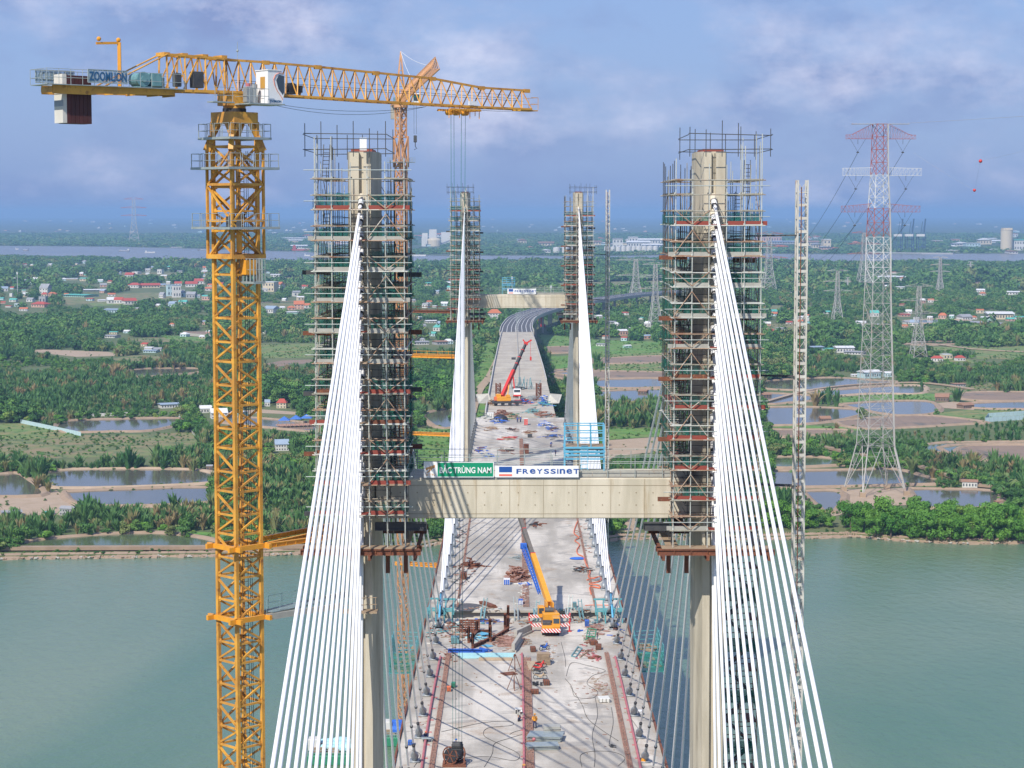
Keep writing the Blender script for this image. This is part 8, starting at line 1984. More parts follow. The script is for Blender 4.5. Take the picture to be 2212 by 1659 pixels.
# --- people
def person(p, pose, cloth, helmet, label, rz=0.0, legs='navy'):
    t = thing('person', label, 'person', tuple(p)); t.rotation_euler = (0, 0, rz)
    if pose == 'stand': J_ = {'pel': (0, 0, .95), 'ch': (0, .02, 1.32), 'nk': (0, .02, 1.50), 'hd': (0, 0, 1.66), 'lh': (-.1, 0, .92), 'lk': (-.12, -.05, .50), 'lf': (-.12, .02, .08), 'lt': (-.13, -.16, .04), 'rh': (.1, 0, .92), 'rk': (.12, .06, .50), 'rf': (.13, .08, .08), 'rt': (.14, -.08, .04), 'ls': (-.2, .02, 1.42), 'le': (-.28, -.04, 1.15), 'lw': (-.24, -.25, 1.0), 'rs': (.2, .02, 1.42), 're': (.29, .02, 1.15), 'rw': (.26, -.12, .92)}
    elif pose == 'bend': J_ = {'pel': (0, .15, .85), 'ch': (0, -.15, 1.12), 'nk': (0, -.30, 1.22), 'hd': (0, -.42, 1.30), 'lh': (-.1, .15, .82), 'lk': (-.13, -.02, .46), 'lf': (-.13, .08, .08), 'lt': (-.14, -.1, .04), 'rh': (.1, .15, .82), 'rk': (.13, .04, .46), 'rf': (.14, .16, .08), 'rt': (.15, -.02, .04), 'ls': (-.19, -.22, 1.2), 'le': (-.24, -.4, .98), 'lw': (-.15, -.5, .75), 'rs': (.19, -.22, 1.2), 're': (.24, -.42, .98), 'rw': (.15, -.5, .74)}
    else: J_ = {'pel': (0, .1, .35), 'ch': (0, -.02, .68), 'nk': (0, -.08, .84), 'hd': (0, -.14, .98), 'lh': (-.1, .08, .33), 'lk': (-.2, -.34, .52), 'lf': (-.2, -.28, .08), 'lt': (-.22, -.46, .04), 'rh': (.1, .08, .33), 'rk': (.2, -.32, .50), 'rf': (.2, -.26, .08), 'rt': (.22, -.44, .04), 'ls': (-.19, -.04, .78), 'le': (-.27, -.24, .58), 'lw': (-.12, -.42, .46), 'rs': (.19, -.04, .78), 're': (.27, -.24, .58), 'rw': (.12, -.42, .46)}
    rad = {'pel': .15, 'ch': .17, 'nk': .06, 'hd': .095, 'lh': .1, 'lk': .065, 'lf': .045, 'lt': .04, 'rh': .1, 'rk': .065, 'rf': .045, 'rt': .04, 'ls': .07, 'le': .05, 'lw': .035, 'rs': .07, 're': .05, 'rw': .035}
    ed = [('pel', 'ch'), ('ch', 'nk'), ('nk', 'hd'), ('pel', 'lh'), ('lh', 'lk'), ('lk', 'lf'), ('lf', 'lt'), ('pel', 'rh'), ('rh', 'rk'), ('rk', 'rf'), ('rf', 'rt'), ('ch', 'ls'), ('ls', 'le'), ('le', 'lw'), ('ch', 'rs'), ('rs', 're'), ('re', 'rw')]
    for sd in 'lr':
        w_ = Vector(J_[sd + 'w']); e = Vector(J_[sd + 'e']); d = (w_ - e).normalized(); J_[sd + 'p'] = w_ + d * .07; rad[sd + 'p'] = .028; ed.append((sd + 'w', sd + 'p')); sx_ = Vector((1, 0, 0)) * (1 if sd == 'l' else -1)
        for q in range(4): J_[sd + 'q%d' % q] = w_ + d * (.155 - abs(q - 1.3) * .012) + sx_ * (.028 - q * .018) + Vector((0, 0, -.02)); rad[sd + 'q%d' % q] = .009; ed.append((sd + 'p', sd + 'q%d' % q))
        J_[sd + 'tq'] = w_ + d * .06 + sx_ * .055; rad[sd + 'tq'] = .010; ed.append((sd + 'w', sd + 'tq'))
    ks = list(J_); me = bpy.data.meshes.new('body'); me.from_pydata([J_[k] for k in ks], [(ks.index(a), ks.index(b_)) for a, b_ in ed], []); o = bpy.data.objects.new('body', me); COL.objects.link(o); o.parent = t
    sk = o.modifiers.new('skin', 'SKIN'); ly = me.skin_vertices[0].data
    for k, v_ in zip(ks, ly): v_.radius = (rad[k], rad[k] * .85)
    ly[0].use_root = True; ss = o.modifiers.new('smooth', 'SUBSURF'); ss.levels = 1; ss.render_levels = 1; me.materials.append(M['skin'])
    h = Vector(J_['hd']); m = MB(); m.ball((h.x, h.y, h.z + .05), .135, 12, 8, 0, (1, 1.1, .8)); m.tube((h.x, h.y - .02, h.z + .03), (h.x, h.y - .02, h.z + .045), .165, 12)
    WL[t.name] = (0, 0, 0); m.build('hard_hat', M[helmet], t, True)
    m = MB(); m.box((h.x, h.y - .10, h.z - .02), (.025, .03, .04)); m.box((h.x - .035, h.y - .092, h.z + .005), (.025, .01, .012)); m.box((h.x + .035, h.y - .092, h.z + .005), (.025, .01, .012)); m.box((h.x, h.y - .092, h.z - .065), (.05, .012, .012)); m.build('face', M['skin'], t)
    m = MB(); P, C_, Nk = Vector(J_['pel']), Vector(J_['ch']), Vector(J_['nk']); m.path([P - (C_ - P) * .15, P, (P + C_) / 2, C_, C_.lerp(Nk, .6)], lambda q: .20 if q < .7 else .15, 10)
    for sd in 'lr': m.path([J_[sd + 's'], J_[sd + 'e'], Vector(J_[sd + 'e']).lerp(Vector(J_[sd + 'w']), .8)], lambda q: .085 - .025 * q, 8); m.path([Vector(J_['ch']), J_[sd + 's']], .11, 8)
    m.build('jacket', M[cloth], t, True)
    m = MB()
    for sd in 'lr': m.path([P, J_[sd + 'h'], J_[sd + 'k'], Vector(J_[sd + 'k']).lerp(Vector(J_[sd + 'f']), .9)], lambda q: .13 - .05 * q, 8)
    m.build('trousers', M[legs], t, True)
    m = MB()
    for sd in 'lr': f = Vector(J_[sd + 'f']); m.box((f.x, f.y - .07, f.z - .02), (.1, .27, .1), 0, 0, .02)
    m.build('boots', M['black'], t); return t
person(dk(D4, 322, 893), 'sit', 'navy', 'orangep', 'worker in navy with orange helmet crouching over a tray at the left kerb')
person(dk(D4, 553, 1000), 'stand', 'bluecl', 'blue', 'worker with blue helmet standing behind the black cable reel', 2.5)
person(dk(D4, 1040, 748), 'bend', 'grey', 'white', 'worker in grey bending beside the central kerb', .6)
person(dk(D4, 1158, 800), 'stand', 'yellow2', 'yellow2', 'worker in yellow standing right of the central kerb', -.4)
person(dk(D6, 985, 905), 'stand', 'bluecl', 'blue', 'worker in blue overalls on the far deck, left of the pair'); person(dk(D6, 1020, 900), 'stand', 'bluecl', 'white', 'worker in blue overalls on the far deck, right of the pair', .5)
person(on_deck(1200, 985), 'stand', 'navy', 'blue', 'worker in dark blue walking near the right kerb beyond the near crossbeam', 1.0)
person(on_deck(1190, 966), 'bend', 'bluecl', 'blue', 'worker in blue stooping near the right kerb of the far deck', .3)
# --- motorbikes
def motorbike(p, rz, mt, label):
    t = thing('motorbike', label, 'motorbike', tuple(p), 'motorbikes parked by the central kerb'); t.rotation_euler = (0, 0, rz); WL[t.name] = (0, 0, 0)
    for x in (-.62, .62):
        m = MB(); m.path([(x + .28 * math.cos(a), 0, .3 + .28 * math.sin(a)) for a in np.linspace(0, 2 * math.pi, 15)], .05, 6); w1 = m.build('wheel', M['black'], t); m = MB(); m.tube((x, -.03, .3), (x, .03, .3), .08, 8)
        for k in range(5): m.beam((x, 0, .3), (x + .27 * math.cos(k * 1.257), 0, .3 + .27 * math.sin(k * 1.257)), .02)
        m.build('rim', M['galv'], w1)
    m = MB(); m.path([(.5, 0, .95), (.36, 0, .62), (.05, 0, .45), (-.3, 0, .55), (-.75, 0, .72)], lambda q: .09 + .06 * math.sin(q * 3.1), 8); m.box((.0, 0, .36), (.4, .22, .26), 0, 0, .04); m.path([(.62, 0, .3), (.48, 0, .9)], .035, 6); m.box((.62, 0, .6), (.35, .1, .05)); m.build('body', M[mt], t)
    m = MB(); m.box((-.32, 0, .76), (.75, .24, .1), 0, 0, .03); m.build('seat', M['black'], t); m = MB(); m.tube((.44, -.32, 1.0), (.44, .32, 1.0), .02, 6); m.build('handlebar', M['dsteel'], t); m = MB(); m.ball((.55, 0, .9), .09, 8, 6); m.build('headlight', M['glass'], t); m = MB(); m.tube((-.1, -.14, .28), (-.8, -.16, .36), .045, 6); m.build('exhaust', M['galv'], t)
for x, y, rz, mt, nm in ((1200, 335, .35, 'redp', 'bright red motorbike parked furthest up the row'), (1185, 362, .1, 'redp', 'dark red motorbike second in the row'), (1195, 385, .2, 'dsteel', 'black and red motorbike third in the row'), (1200, 425, -.05, 'ply', 'tan motorbike nearest the camera in the row'), (1232, 200, .7, 'blue', 'blue motorbike standing by the pallet stack')): motorbike(dk(D4, x, y), rz, mt, nm)
# --- stores, boxes and boards of the near deck
heap('steel_frame_stack', 'rusty steel frames stacked on the left of the deck beyond the gap', D3, 465, 455, 190, 3.0, 46, 2.2, .2, ['rust'], 1.5, 'steel stack', .1)
crate('waste_bin', 'dark brown square bin on the left deck beyond the gap', D3, 390, 590, 66, 60, 1.6, 'rust', 'bin'); heap('scrap_heap', 'large spiky heap of rusty formwork steel beside the blue crane jib', D3, 925, 560, 170, 9, 110, 2.6, .17, ['rust', 'rebar'], 1.8)
heap('sheet_pile', 'crumpled grey sheets and rods at the head of the rusty heap', D3, 915, 375, 80, 3, 14, 2.2, .1, ['galv'], .7, 'sheet pile'); crate('tool_chest', 'blue and white tool chest left of the rusty heap', D3, 817, 642, 60, 50, 1.3, 'blue', 'tool chest', 0, 'white')
heap('tarpaulin_heap', 'blue tarpaulins bundled at the foot of the blue jib', D3, 1000, 640, 120, 2, 16, 1.4, .25, ['bluet', 'whitet'], .5, 'tarpaulin'); heap('litter_strip', 'loose offcuts strewn along the middle of the deck before the gap', D3, 975, 790, 70, 10, 40, .8, .12, ['rebar', 'whitet'], .25, 'offcuts')
heap('timber_offcuts', 'dark timbers and machine parts near the crossbeam shadow', D3, 1110, 60, 110, 5, 22, 1.6, .15, ['dsteel', 'rust'], .8, 'timber heap'); stack('beam_pair', 'three rusty steel beams lying side by side before the gap on the left', D3, 630, 850, .9, 4.2, 2, .22, 'rust', .5, 'steel beams')
heap('hose_store', 'rusty scrap and hoses heaped along the right kerb', D3, 1560, 505, 170, 3.5, 46, 1.8, .13, ['rust', 'dsteel', 'galv'], .8)
m = MB(); p = dk(D3, 1517, 385); m.ball((p.x, p.y, p.z + .12), 1.45, 16, 6, 0, (1, .8, .12)); one('tarpaulin', 'blue oval tarpaulin lying flat by the orange hose', 'tarpaulin', m, M['bluet'])
def hose(name, label, z, pts, r, mt, cat='hose', h=.06, smoothk=5):
    P = catmull([dk(z, x, y) + Vector((0, 0, h + r)) for x, y in pts], smoothk); m = MB(); m.path(P, r, 5); return one(name, label, cat, m, M[mt])
hose('hose', 'orange hose zigzagging along the right of the deck', D3, [(1515, 20), (1480, 130), (1530, 180), (1490, 210), (1535, 250), (1510, 300), (1520, 345), (1570, 370), (1600, 440), (1640, 520), (1625, 570), (1700, 590)], .10, 'orangep')
hose('hose', 'looped orange hoses nearest the gap on the right kerb', D3, [(1610, 600), (1730, 570), (1740, 610), (1630, 640), (1720, 650), (1735, 680), (1640, 670), (1650, 740)], .10, 'orangep'); hose('hose', 'orange line stretched straight over the deck before the right jacking frame', D3, [(1590, 850), (1700, 845), (1860, 850)], .06, 'orangep')
heap('cable_tangle', 'grey cables tangled beside the orange hoses', D3, 1690, 600, 120, 5, 18, 1.8, .06, ['pipe', 'galv'], .3, 'cables')
crate('barrel', 'teal round drum standing near the right gap', D3, 1488, 865, 36, 46, .9, 'motor', 'drum'); crate('barrel', 'bright blue drum standing left of the rusty frames', D3, 515, 1020, 30, 36, .8, 'blue', 'drum'); crate('generator', 'blue generator box right of the yellow crane', D3, 1610, 1055, 42, 55, 1.2, 'blue', 'generator')
heap('winch_engine', 'grey engine winch unit right of the blue generator', D3, 1680, 1040, 70, 2, 24, .9, .2, ['galv', 'motor'], 1.1, 'engine', .2); crate('water_tank', 'white sack of material on the left before the gap', D3, 355, 822, 50, 28, 1.2, 'whitet', 'sack'); crate('water_tank', 'white and blue sacks in the middle before the gap', D3, 955, 840, 44, 44, 1.0, 'whitet', 'sack', 0, 'blue')
m = MB(); p = dk(D3, 420, 860); m.add([(p.x + 2.3 * math.cos(a) * (1 + .2 * math.sin(3 * a)), p.y + 3.2 * math.sin(a), p.z + .02) for a in np.linspace(0, 6.28, 19)[:-1]], [tuple(range(18))]); one('oil_stain', 'dark oily wet patch on the concrete left of the gap', 'stain', m, mat('oily_wet_concrete', (.06, .055, .055), (.12, .11, .10), .5, scale=1.5))
# frames and grates left of the crane
p = dk(D3, 450, 1112); t = thing('steel_grate', 'rusty steel egg-crate form leaning among the beams left of the crane', 'form grate', tuple(p)); m = MB()
for k in range(8): m.beam((p.x - 1.4 + k * .4, p.y, p.z + .1), (p.x - 1.4 + k * .4, p.y + 1.6, p.z + 1.5), .1, .3)
for k in range(6): m.beam((p.x - 1.5, p.y + k * .32, p.z + .1 + k * .28), (p.x + 1.5, p.y + k * .32, p.z + .1 + k * .28), .08, .25)
m.build('grid', M['rust'], t); m = MB(); m.beam((p.x - 1.6, p.y + .8, p.z + .05), (p.x + 1.6, p.y + .8, p.z + .05), 1.8, .1); m.build('skid', M['dsteel'], t)
for i, (x0, y0, x1, y1, nm) in enumerate(((440, 1215, 520, 1130, 'nearest left'), (480, 1270, 650, 1190, 'long diagonal'), (655, 1205, 830, 1095, 'middle diagonal'), (525, 1120, 650, 1115, 'rear left'), (800, 1080, 830, 980, 'rear right'))):
    a, b_ = dk(D3, x0, y0), dk(D3, x1, y1); m = MB(); m.ibeam(a + Vector((0, 0, .25)), b_ + Vector((0, 0, .25)), .35, .5); m.ibeam(a + Vector((0, 0, .5)), a + Vector((.02, 0, 2.3)), .4, .35) if i != 3 else None; m.ibeam(b_ + Vector((0, 0, .5)), b_ + Vector((.02, 0, 2.0)), .4, .35)
    one('frame_beam', 'rusty L-shaped steel frame beam among the left clutter, %s' % nm, 'steel beam', m, M['rust'], 'rusty frame beams left of the crane')
heap('pipe_bundle', 'pale cyan tubes lying loose between the rusty frame beams', D3, 560, 1150, 250, 6, 34, 2.6, .12, ['cyan', 'lblue'], .4, 'tubes', .05); crate('striped_skip', 'small ribbed grey green skip at the left end of the clutter', D3, 307, 1225, 84, 62, 1.4, 'motor', 'skip')
heap('rebar_mesh', 'rusty reinforcement mats fanned out left of the concrete barriers', D3, 820, 1200, 190, 9, 90, 3.0, .07, ['rebar'], .5, 'reinforcement', .05)
for i, (x0, y0, x1, y1, nm) in enumerate(((905, 1175, 1045, 1110, 'upper'), (880, 1310, 955, 1195, 'lower'))):
    a, b_ = dk(D3, x0, y0), dk(D3, x1, y1); a.z += .66; b_.z += .66; m = MB(); m.beam(a, b_, .45, 1.15); m.beam(a - Vector((0, 0, .5)), b_ - Vector((0, 0, .5)), .85, .3); one('concrete_barrier', 'grey precast concrete block beside the centre of the deck, %s one' % nm, 'concrete block', m, M['conc2'])
m = MB(); a, b_ = dk(D3, 240, 1310), dk(D3, 560, 1312); m.ibeam(a + Vector((0, 0, .3)), b_ + Vector((0, 0, .3)), .5, .5); one('steel_beam', 'deep blue painted steel beam across the left of the deck', 'steel beam', m, M['blue'])
for i, (x0, x1, y, mt, nm) in enumerate(((335, 900, 1340, 'cyan', 'further'), (355, 890, 1366, 'cyan', 'middle'), (540, 870, 1385, 'ply', 'nearest, buff'))):
    m = MB(); a, b_ = dk(D3, x0, y), dk(D3, x1, y); m.beam(a + Vector((0, 0, .2)), b_ + Vector((0, 0, .2)), .45, .35); one('long_beam', 'pale cyan long beam laid across the left carriageway, %s one' % nm, 'beam', m, M[mt])
heap('tarpaulin_heap', 'crumpled blue sheeting by the blue beam', D3, 590, 1300, 120, 2.5, 16, 1.2, .2, ['blue'], .4, 'tarpaulin')
heap('debris', 'dirt and offcuts around the left frame beams', D3, 330, 1120, 260, 12, 70, 1.0, .1, ['rebar', 'wood', 'rust'], .3, 'debris'); heap('debris', 'offcuts and bars strewn near the left gap edge', D3, 430, 1020, 300, 3, 50, 1.2, .1, ['rust', 'teal', 'whitet'], .5, 'debris')
heap('debris', 'mixed scrap between the crane and the right jacking frame', D3, 1600, 1000, 300, 4, 50, 1.0, .12, ['rust', 'galv', 'wood'], .5, 'debris'); heap('wire_tangle', 'thin rusty wires coiled on the right carriageway', D3, 1700, 1080, 180, 8, 50, 2.4, .03, ['rebar'], .35, 'wire')
crate('rust_box', 'rusty steel box on the right carriageway behind the green frame', D3, 1675, 1240, 70, 40, 1.4, 'rust', 'steel box', .2); crate('rust_box', 'rusty steel box beside the right kerb strip', D3, 1725, 1285, 54, 44, 1.3, 'rust', 'steel box', -.1); heap('frame_scrap', 'flat rusty drum and plates right of the green frame', D3, 1700, 1365, 90, 2.5, 20, 1.3, .2, ['rust', 'pink'], .5, 'scrap', .1)
for i, (pts, nm) in enumerate((([(1455, 1350), (1520, 1258), (1560, 1275), (1500, 1360)], 'left'), ([(1605, 1190), (1620, 1110), (1700, 1120), (1690, 1190)], 'upper'))):
    P = [dk(D3, *q) + Vector((0, 0, .12 + .5 * i)) for q in pts]; m = MB()
    for a, b_ in zip(P, P[1:] + P[:1]): m.beam(a, b_, .12); m.beam(a, Vector((a.x, a.y, dz(a.y))), .1)
    for f in (.33, .66): m.beam(P[0].lerp(P[1], f), P[3].lerp(P[2], f), .08)
    one('rack_frame', 'green painted steel rack frame on the right carriageway, %s one' % nm, 'rack frame', m, M['greenp' if i else 'motor'])
m = MB(); a, b_ = dk(D3, 1540, 1362), dk(D3, 1620, 1300); m.beam(a + Vector((0, 0, .08)), b_ + Vector((0, 0, .08)), .2, .15); one('timber', 'single dark timber lying right of the green rack', 'timber', m, M['wood'])
heap('motor_part', 'small blue pump lying right of the crane front', D3, 1535, 1098, 40, .8, 8, .6, .2, ['blue'], .4, 'pump')
for i, (x, y, w_, d_, n, l, mats__, nm) in enumerate(((250, 1080, 200, 8, 50, 1.2, ['rust', 'rebar', 'teal'], 'left kerb before the gap'), (700, 1180, 300, 10, 60, 1.3, ['rebar', 'rust', 'wood'], 'middle of the frame beams'), (1000, 1020, 200, 5, 36, 1.0, ['rust', 'wood', 'galv'], 'behind the upper concrete block'), (600, 1000, 330, 2.5, 46, 1.2, ['rust', 'dsteel', 'blue'], 'near lip of the gap'),
        (560, 880, 420, 2.5, 44, .9, ['rebar', 'galv', 'wood'], 'far lip of the gap, left'), (1450, 890, 420, 2.5, 50, 1.0, ['rust', 'galv', 'teal'], 'far lip of the gap, right'), (1000, 1200, 120, 7, 30, .8, ['rebar', 'wood'], 'foot of the concrete blocks'), (1650, 1180, 160, 6, 34, 1.0, ['rust', 'greenp', 'wood'], 'beside the green racks'),
        (90, 1090, 120, 14, 40, 1.2, ['rust', 'teal', 'whitet'], 'left deck edge by the cage'), (1900, 1100, 140, 14, 36, 1.0, ['rust', 'blue', 'wood'], 'right deck edge by the cage'), (390, 560, 200, 16, 50, .8, ['rebar', 'dsteel'], 'left kerb beyond the gap'), (350, 150, 150, 30, 50, .9, ['rebar', 'dsteel'], 'left kerb beneath the crossbeam'), (1560, 200, 160, 40, 60, .9, ['rebar', 'galv'], 'right kerb beneath the crossbeam'), (1000, 700, 90, 16, 50, .7, ['rebar', 'whitet'], 'central kerb before the gap'),
        (1240, 1330, 160, 14, 34, .7, ['rebar', 'wood', 'whitet'], 'pallets by the central kerb'), (230, 1330, 160, 10, 34, .8, ['rust', 'rebar'], 'head of the left pink pipe'), (1620, 1310, 200, 12, 40, .9, ['rebar', 'rust', 'pink'], 'near side of the green racks'))):
    heap('debris', 'loose site debris at the %s' % nm, D3, x, y, w_, d_, n, l, .09, mats__, .35, 'debris', .1)
# near half: left carriageway and centre
crate('box', 'small red brown steel box at the head of the board stacks', D4, 1145, 218, 40, 34, 1.2, 'rust', 'box', .1); stack('pallet_stack', 'tall stack of grey timber pallets right of the central kerb', D4, 1225, 308, 1.7, 1.5, 9, .13, 'wood', .03, 'pallet stack', .05)
stack('plank_stack', 'pale planks laid along the central kerb behind the motorbikes', D4, 1145, 330, 1.4, 5.2, 3, .08, 'ply', .02, 'planks'); heap('bags', 'white and blue bags on top of the pallets', D4, 1225, 225, 60, 1.5, 12, .8, .25, ['whitet', 'blue'], .5, 'bags')
crate('box', 'rusty brown box right of the motorbikes', D4, 1248, 474, 46, 34, 1.1, 'rust', 'box', .15); crate('box', 'low red brown trough against the central kerb', D4, 1157, 540, 66, 28, 1.0, 'rust', 'box')
for i, (x, y) in enumerate(((1150, 470), (1165, 476), (1178, 468), (1208, 474))):
    p = dk(D4, x, y); m = MB(); m.tube(p + Vector((0, 0, .02)), p + Vector((0, 0, .42)), .17, 10); m.tube(p + Vector((0, 0, .42)), p + Vector((0, 0, .46)), .19, 10); one('bucket', 'small dark bucket in the group of four below the motorbikes', 'bucket', m, M['dsteel'], 'dark buckets below the motorbikes')
stack('formwork_stack', 'grey steel formwork sheets stacked flat right of the central kerb', D4, 1240, 884, 4.0, 2.6, 5, .1, 'galv', -.12, 'formwork sheets', .03); stack('formwork_stack', 'raised darker formwork panel on the far end of the stack', D4, 1288, 850, 2.0, 1.4, 7, .14, 'grey', .0, 'formwork sheets', .02)
stack('formwork_stack', 'lower grey formwork sheets fanned out nearest the camera', D4, 1215, 955, 3.6, 1.9, 4, .1, 'galv', .12, 'formwork sheets', .04); p = dk(D4, 1152, 918); m = MB(); m.ball(p + Vector((0, 0, .5)), .22, 10, 6); one('helmet', 'pink helmet lying on the formwork sheets', 'helmet', m, M['pink'])
crate('bucket_lift', 'small orange bin on the left carriageway', D4, 497, 520, 32, 32, .9, 'orangep', 'bin'); crate('gas_bottle_cage', 'small green brown cage right of the orange bin', D4, 532, 490, 30, 34, .9, 'greenp', 'cage')
crate('speaker_box', 'pair of dark boxes left of the central kerb', D4, 1032, 690, 50, 28, .9, 'dsteel', 'box', 0, 'whitet'); crate('bucket', 'yellow bucket on the kerb at the bottom edge', D4, 1075, 1112, 24, 24, .6, 'yellow2', 'bucket')
for i, (x, y) in enumerate(((1005, 360), (998, 505))):
    p = dk(D4, x, y); m = MB()
    for a in range(4): m.tube(p + Vector((math.cos(a * 1.6) * .9, math.sin(a * 1.6) * .7, 0)), p + Vector((ru(-.1, .1), 0, 2.3)), .05, 5)
    one('pole_tripod', 'thin steel poles leaning together left of the central kerb, %s group' % ('further', 'nearer')[i], 'poles', m, M['rust'])
stack('rust_plate', 'flat rusty plate on the left carriageway near the poles', D4, 962, 384, 1.9, 1.6, 1, .08, 'rust', .4, 'steel plate'); crate('generator', 'blue pump box at the left deck edge', D4, 205, 935, 46, 30, .9, 'blue', 'pump')
m = MB(); p = dk(D4, 335, 905); m.box(p + Vector((0, 0, .45)), (1.5, .8, .12), 0, .1, .03); m.box(p + Vector((-.5, 0, .2)), (.08, .5, .4)); m.box(p + Vector((.5, 0, .2)), (.08, .5, .4)); one('mortar_tray', 'grey mortar tray in front of the crouching worker', 'tray', m, M['galv'])
p = dk(D4, 540, 1085); t = thing('cable_reel', 'large black cable reel on a rusty stand at the bottom left of the deck', 'cable reel', tuple(p)); m = MB(); m.tube(p + Vector((-.45, -.5, 1.25)), p + Vector((.4, .8, 1.25)), .8, 20); m.build('coil', M['black'], t)
for q in (0, 1):
    c_ = p + Vector((-.45, -.5, 1.25)).lerp(Vector((.4, .8, 1.25)), q); dq = Vector((.55, .84, 0)) * .04
    m = MB(); m.path([c_ + Vector((.84 * math.cos(a) * .95, -.55 * math.cos(a) * .95, math.sin(a) * .95)) for a in np.linspace(0, 6.283, 21)], .09, 6)
    for k in range(6): a = k * 1.047; m.beam(c_, c_ + Vector((.8 * math.cos(a), -.52 * math.cos(a), math.sin(a) * .95)), .09)
    m.build('flange', M['rust'], t)
m = MB(); m.box(p + Vector((0, .1, .15)), (2.6, 2.0, .3))
for q in (-1.1, 1.1): m.beam(p + Vector((q, -.8, .3)), p + Vector((q, .1, 1.3)), .12); m.beam(p + Vector((q, 1.0, .3)), p + Vector((q, .1, 1.3)), .12)
m.build('stand', M['rust'], t)
# pipes and kerb lines
for nm, x0, a, b_, mt in (('left', BX - 11.75, 205, 281, 'pink'), ('central', BX - .75, 205, 283, 'pink'), ('right', BX + 12.1, 205, 281, 'pink')):
    m = MB(); P = [(x0 + (-.35 if nm == 'left' else .15) * math.sin((y - 205) / 76 * 2.6) , y, dz(y) + .22) for y in frange(a, b_, 6)]; m.path(P, .15, 8)
    for y in frange(a, b_, 6): m.box((x0, y, dz(y) + .05), (.5, .2, .1))
    one('water_pipe', 'faded pink pipe running along the %s kerb of the near deck' % nm, 'pipe', m, M[mt])
rg = random.Random(4)
LOOPS = [[(600, 1030), (800, 1020), (1000, 1050), (1035, 1000), (900, 930), (770, 860), (800, 800), (980, 780), (960, 750), (760, 760), (440, 830)], [(770, 1100), (830, 1000), (850, 920), (960, 880), (1060, 850)], [(1400, 400), (1440, 300), (1560, 320), (1700, 360), (1600, 400), (1560, 460), (1640, 520), (1600, 570), (1470, 560), (1440, 480), (1390, 420)],
         [(1620, 560), (1640, 700), (1600, 850), (1620, 1000), (1615, 1100)], [(1520, 1100), (1510, 1010), (1600, 980), (1760, 985), (1850, 1030), (1800, 1090)], [(1745, 640), (1760, 760), (1730, 930), (1780, 950)], [(1800, 340), (1850, 520), (1870, 690), (1920, 760), (1960, 830), (1940, 920)],
         [(230, 1100), (280, 1010), (215, 970)], [(1430, 480), (1520, 620), (1560, 720), (1650, 800), (1800, 900)], [(1360, 140), (1390, 260), (1395, 330)], [(965, 850), (1000, 830), (1060, 815)]]
for i, lp in enumerate(LOOPS): hose('electric_cable', 'thin dark cable looping over the near deck, %s in the scatter' % NTH[i], D4, lp, .026, 'black', 'cable', .01, 8)
crate('white_box', 'white junction box by the right stay anchors', D4, 1972, 700, 36, 28, .8, 'white', 'box'); crate('white_bundle', 'bundle of silver white sheets on the right carriageway', D4, 1692, 605, 84, 28, 1.6, 'whitet', 'bundle', .1); heap('hose_reel', 'yellow and black reel at the bottom right deck edge', D4, 1990, 1060, 40, .8, 12, .5, .2, ['yellow2', 'dsteel'], .6, 'reel')
heap('straw_litter', 'brown straw-like litter on the right carriageway', D4, 1650, 480, 150, 14, 90, .9, .035, ['rebar', 'wood'], .08, 'litter', .02); heap('wire_tangle', 'coil of wire lying low near the bottom right', D4, 1755, 940, 60, 1.2, 14, .9, .03, ['dsteel'], .2, 'wire')
for i, (x, y, w_, d_, n) in enumerate(((300, 300, 120, 20, 26), (1130, 1000, 60, 20, 12), (300, 640, 100, 30, 20), (1900, 300, 150, 40, 26), (700, 500, 500, 40, 20), (1500, 700, 500, 50, 24))):
    heap('small_debris', 'tiny loose offcuts on the near deck, %s patch' % NTH[i], D4, x, y, w_, d_, n, .5, .06, ['rebar', 'wood'], .1, 'debris', .02)
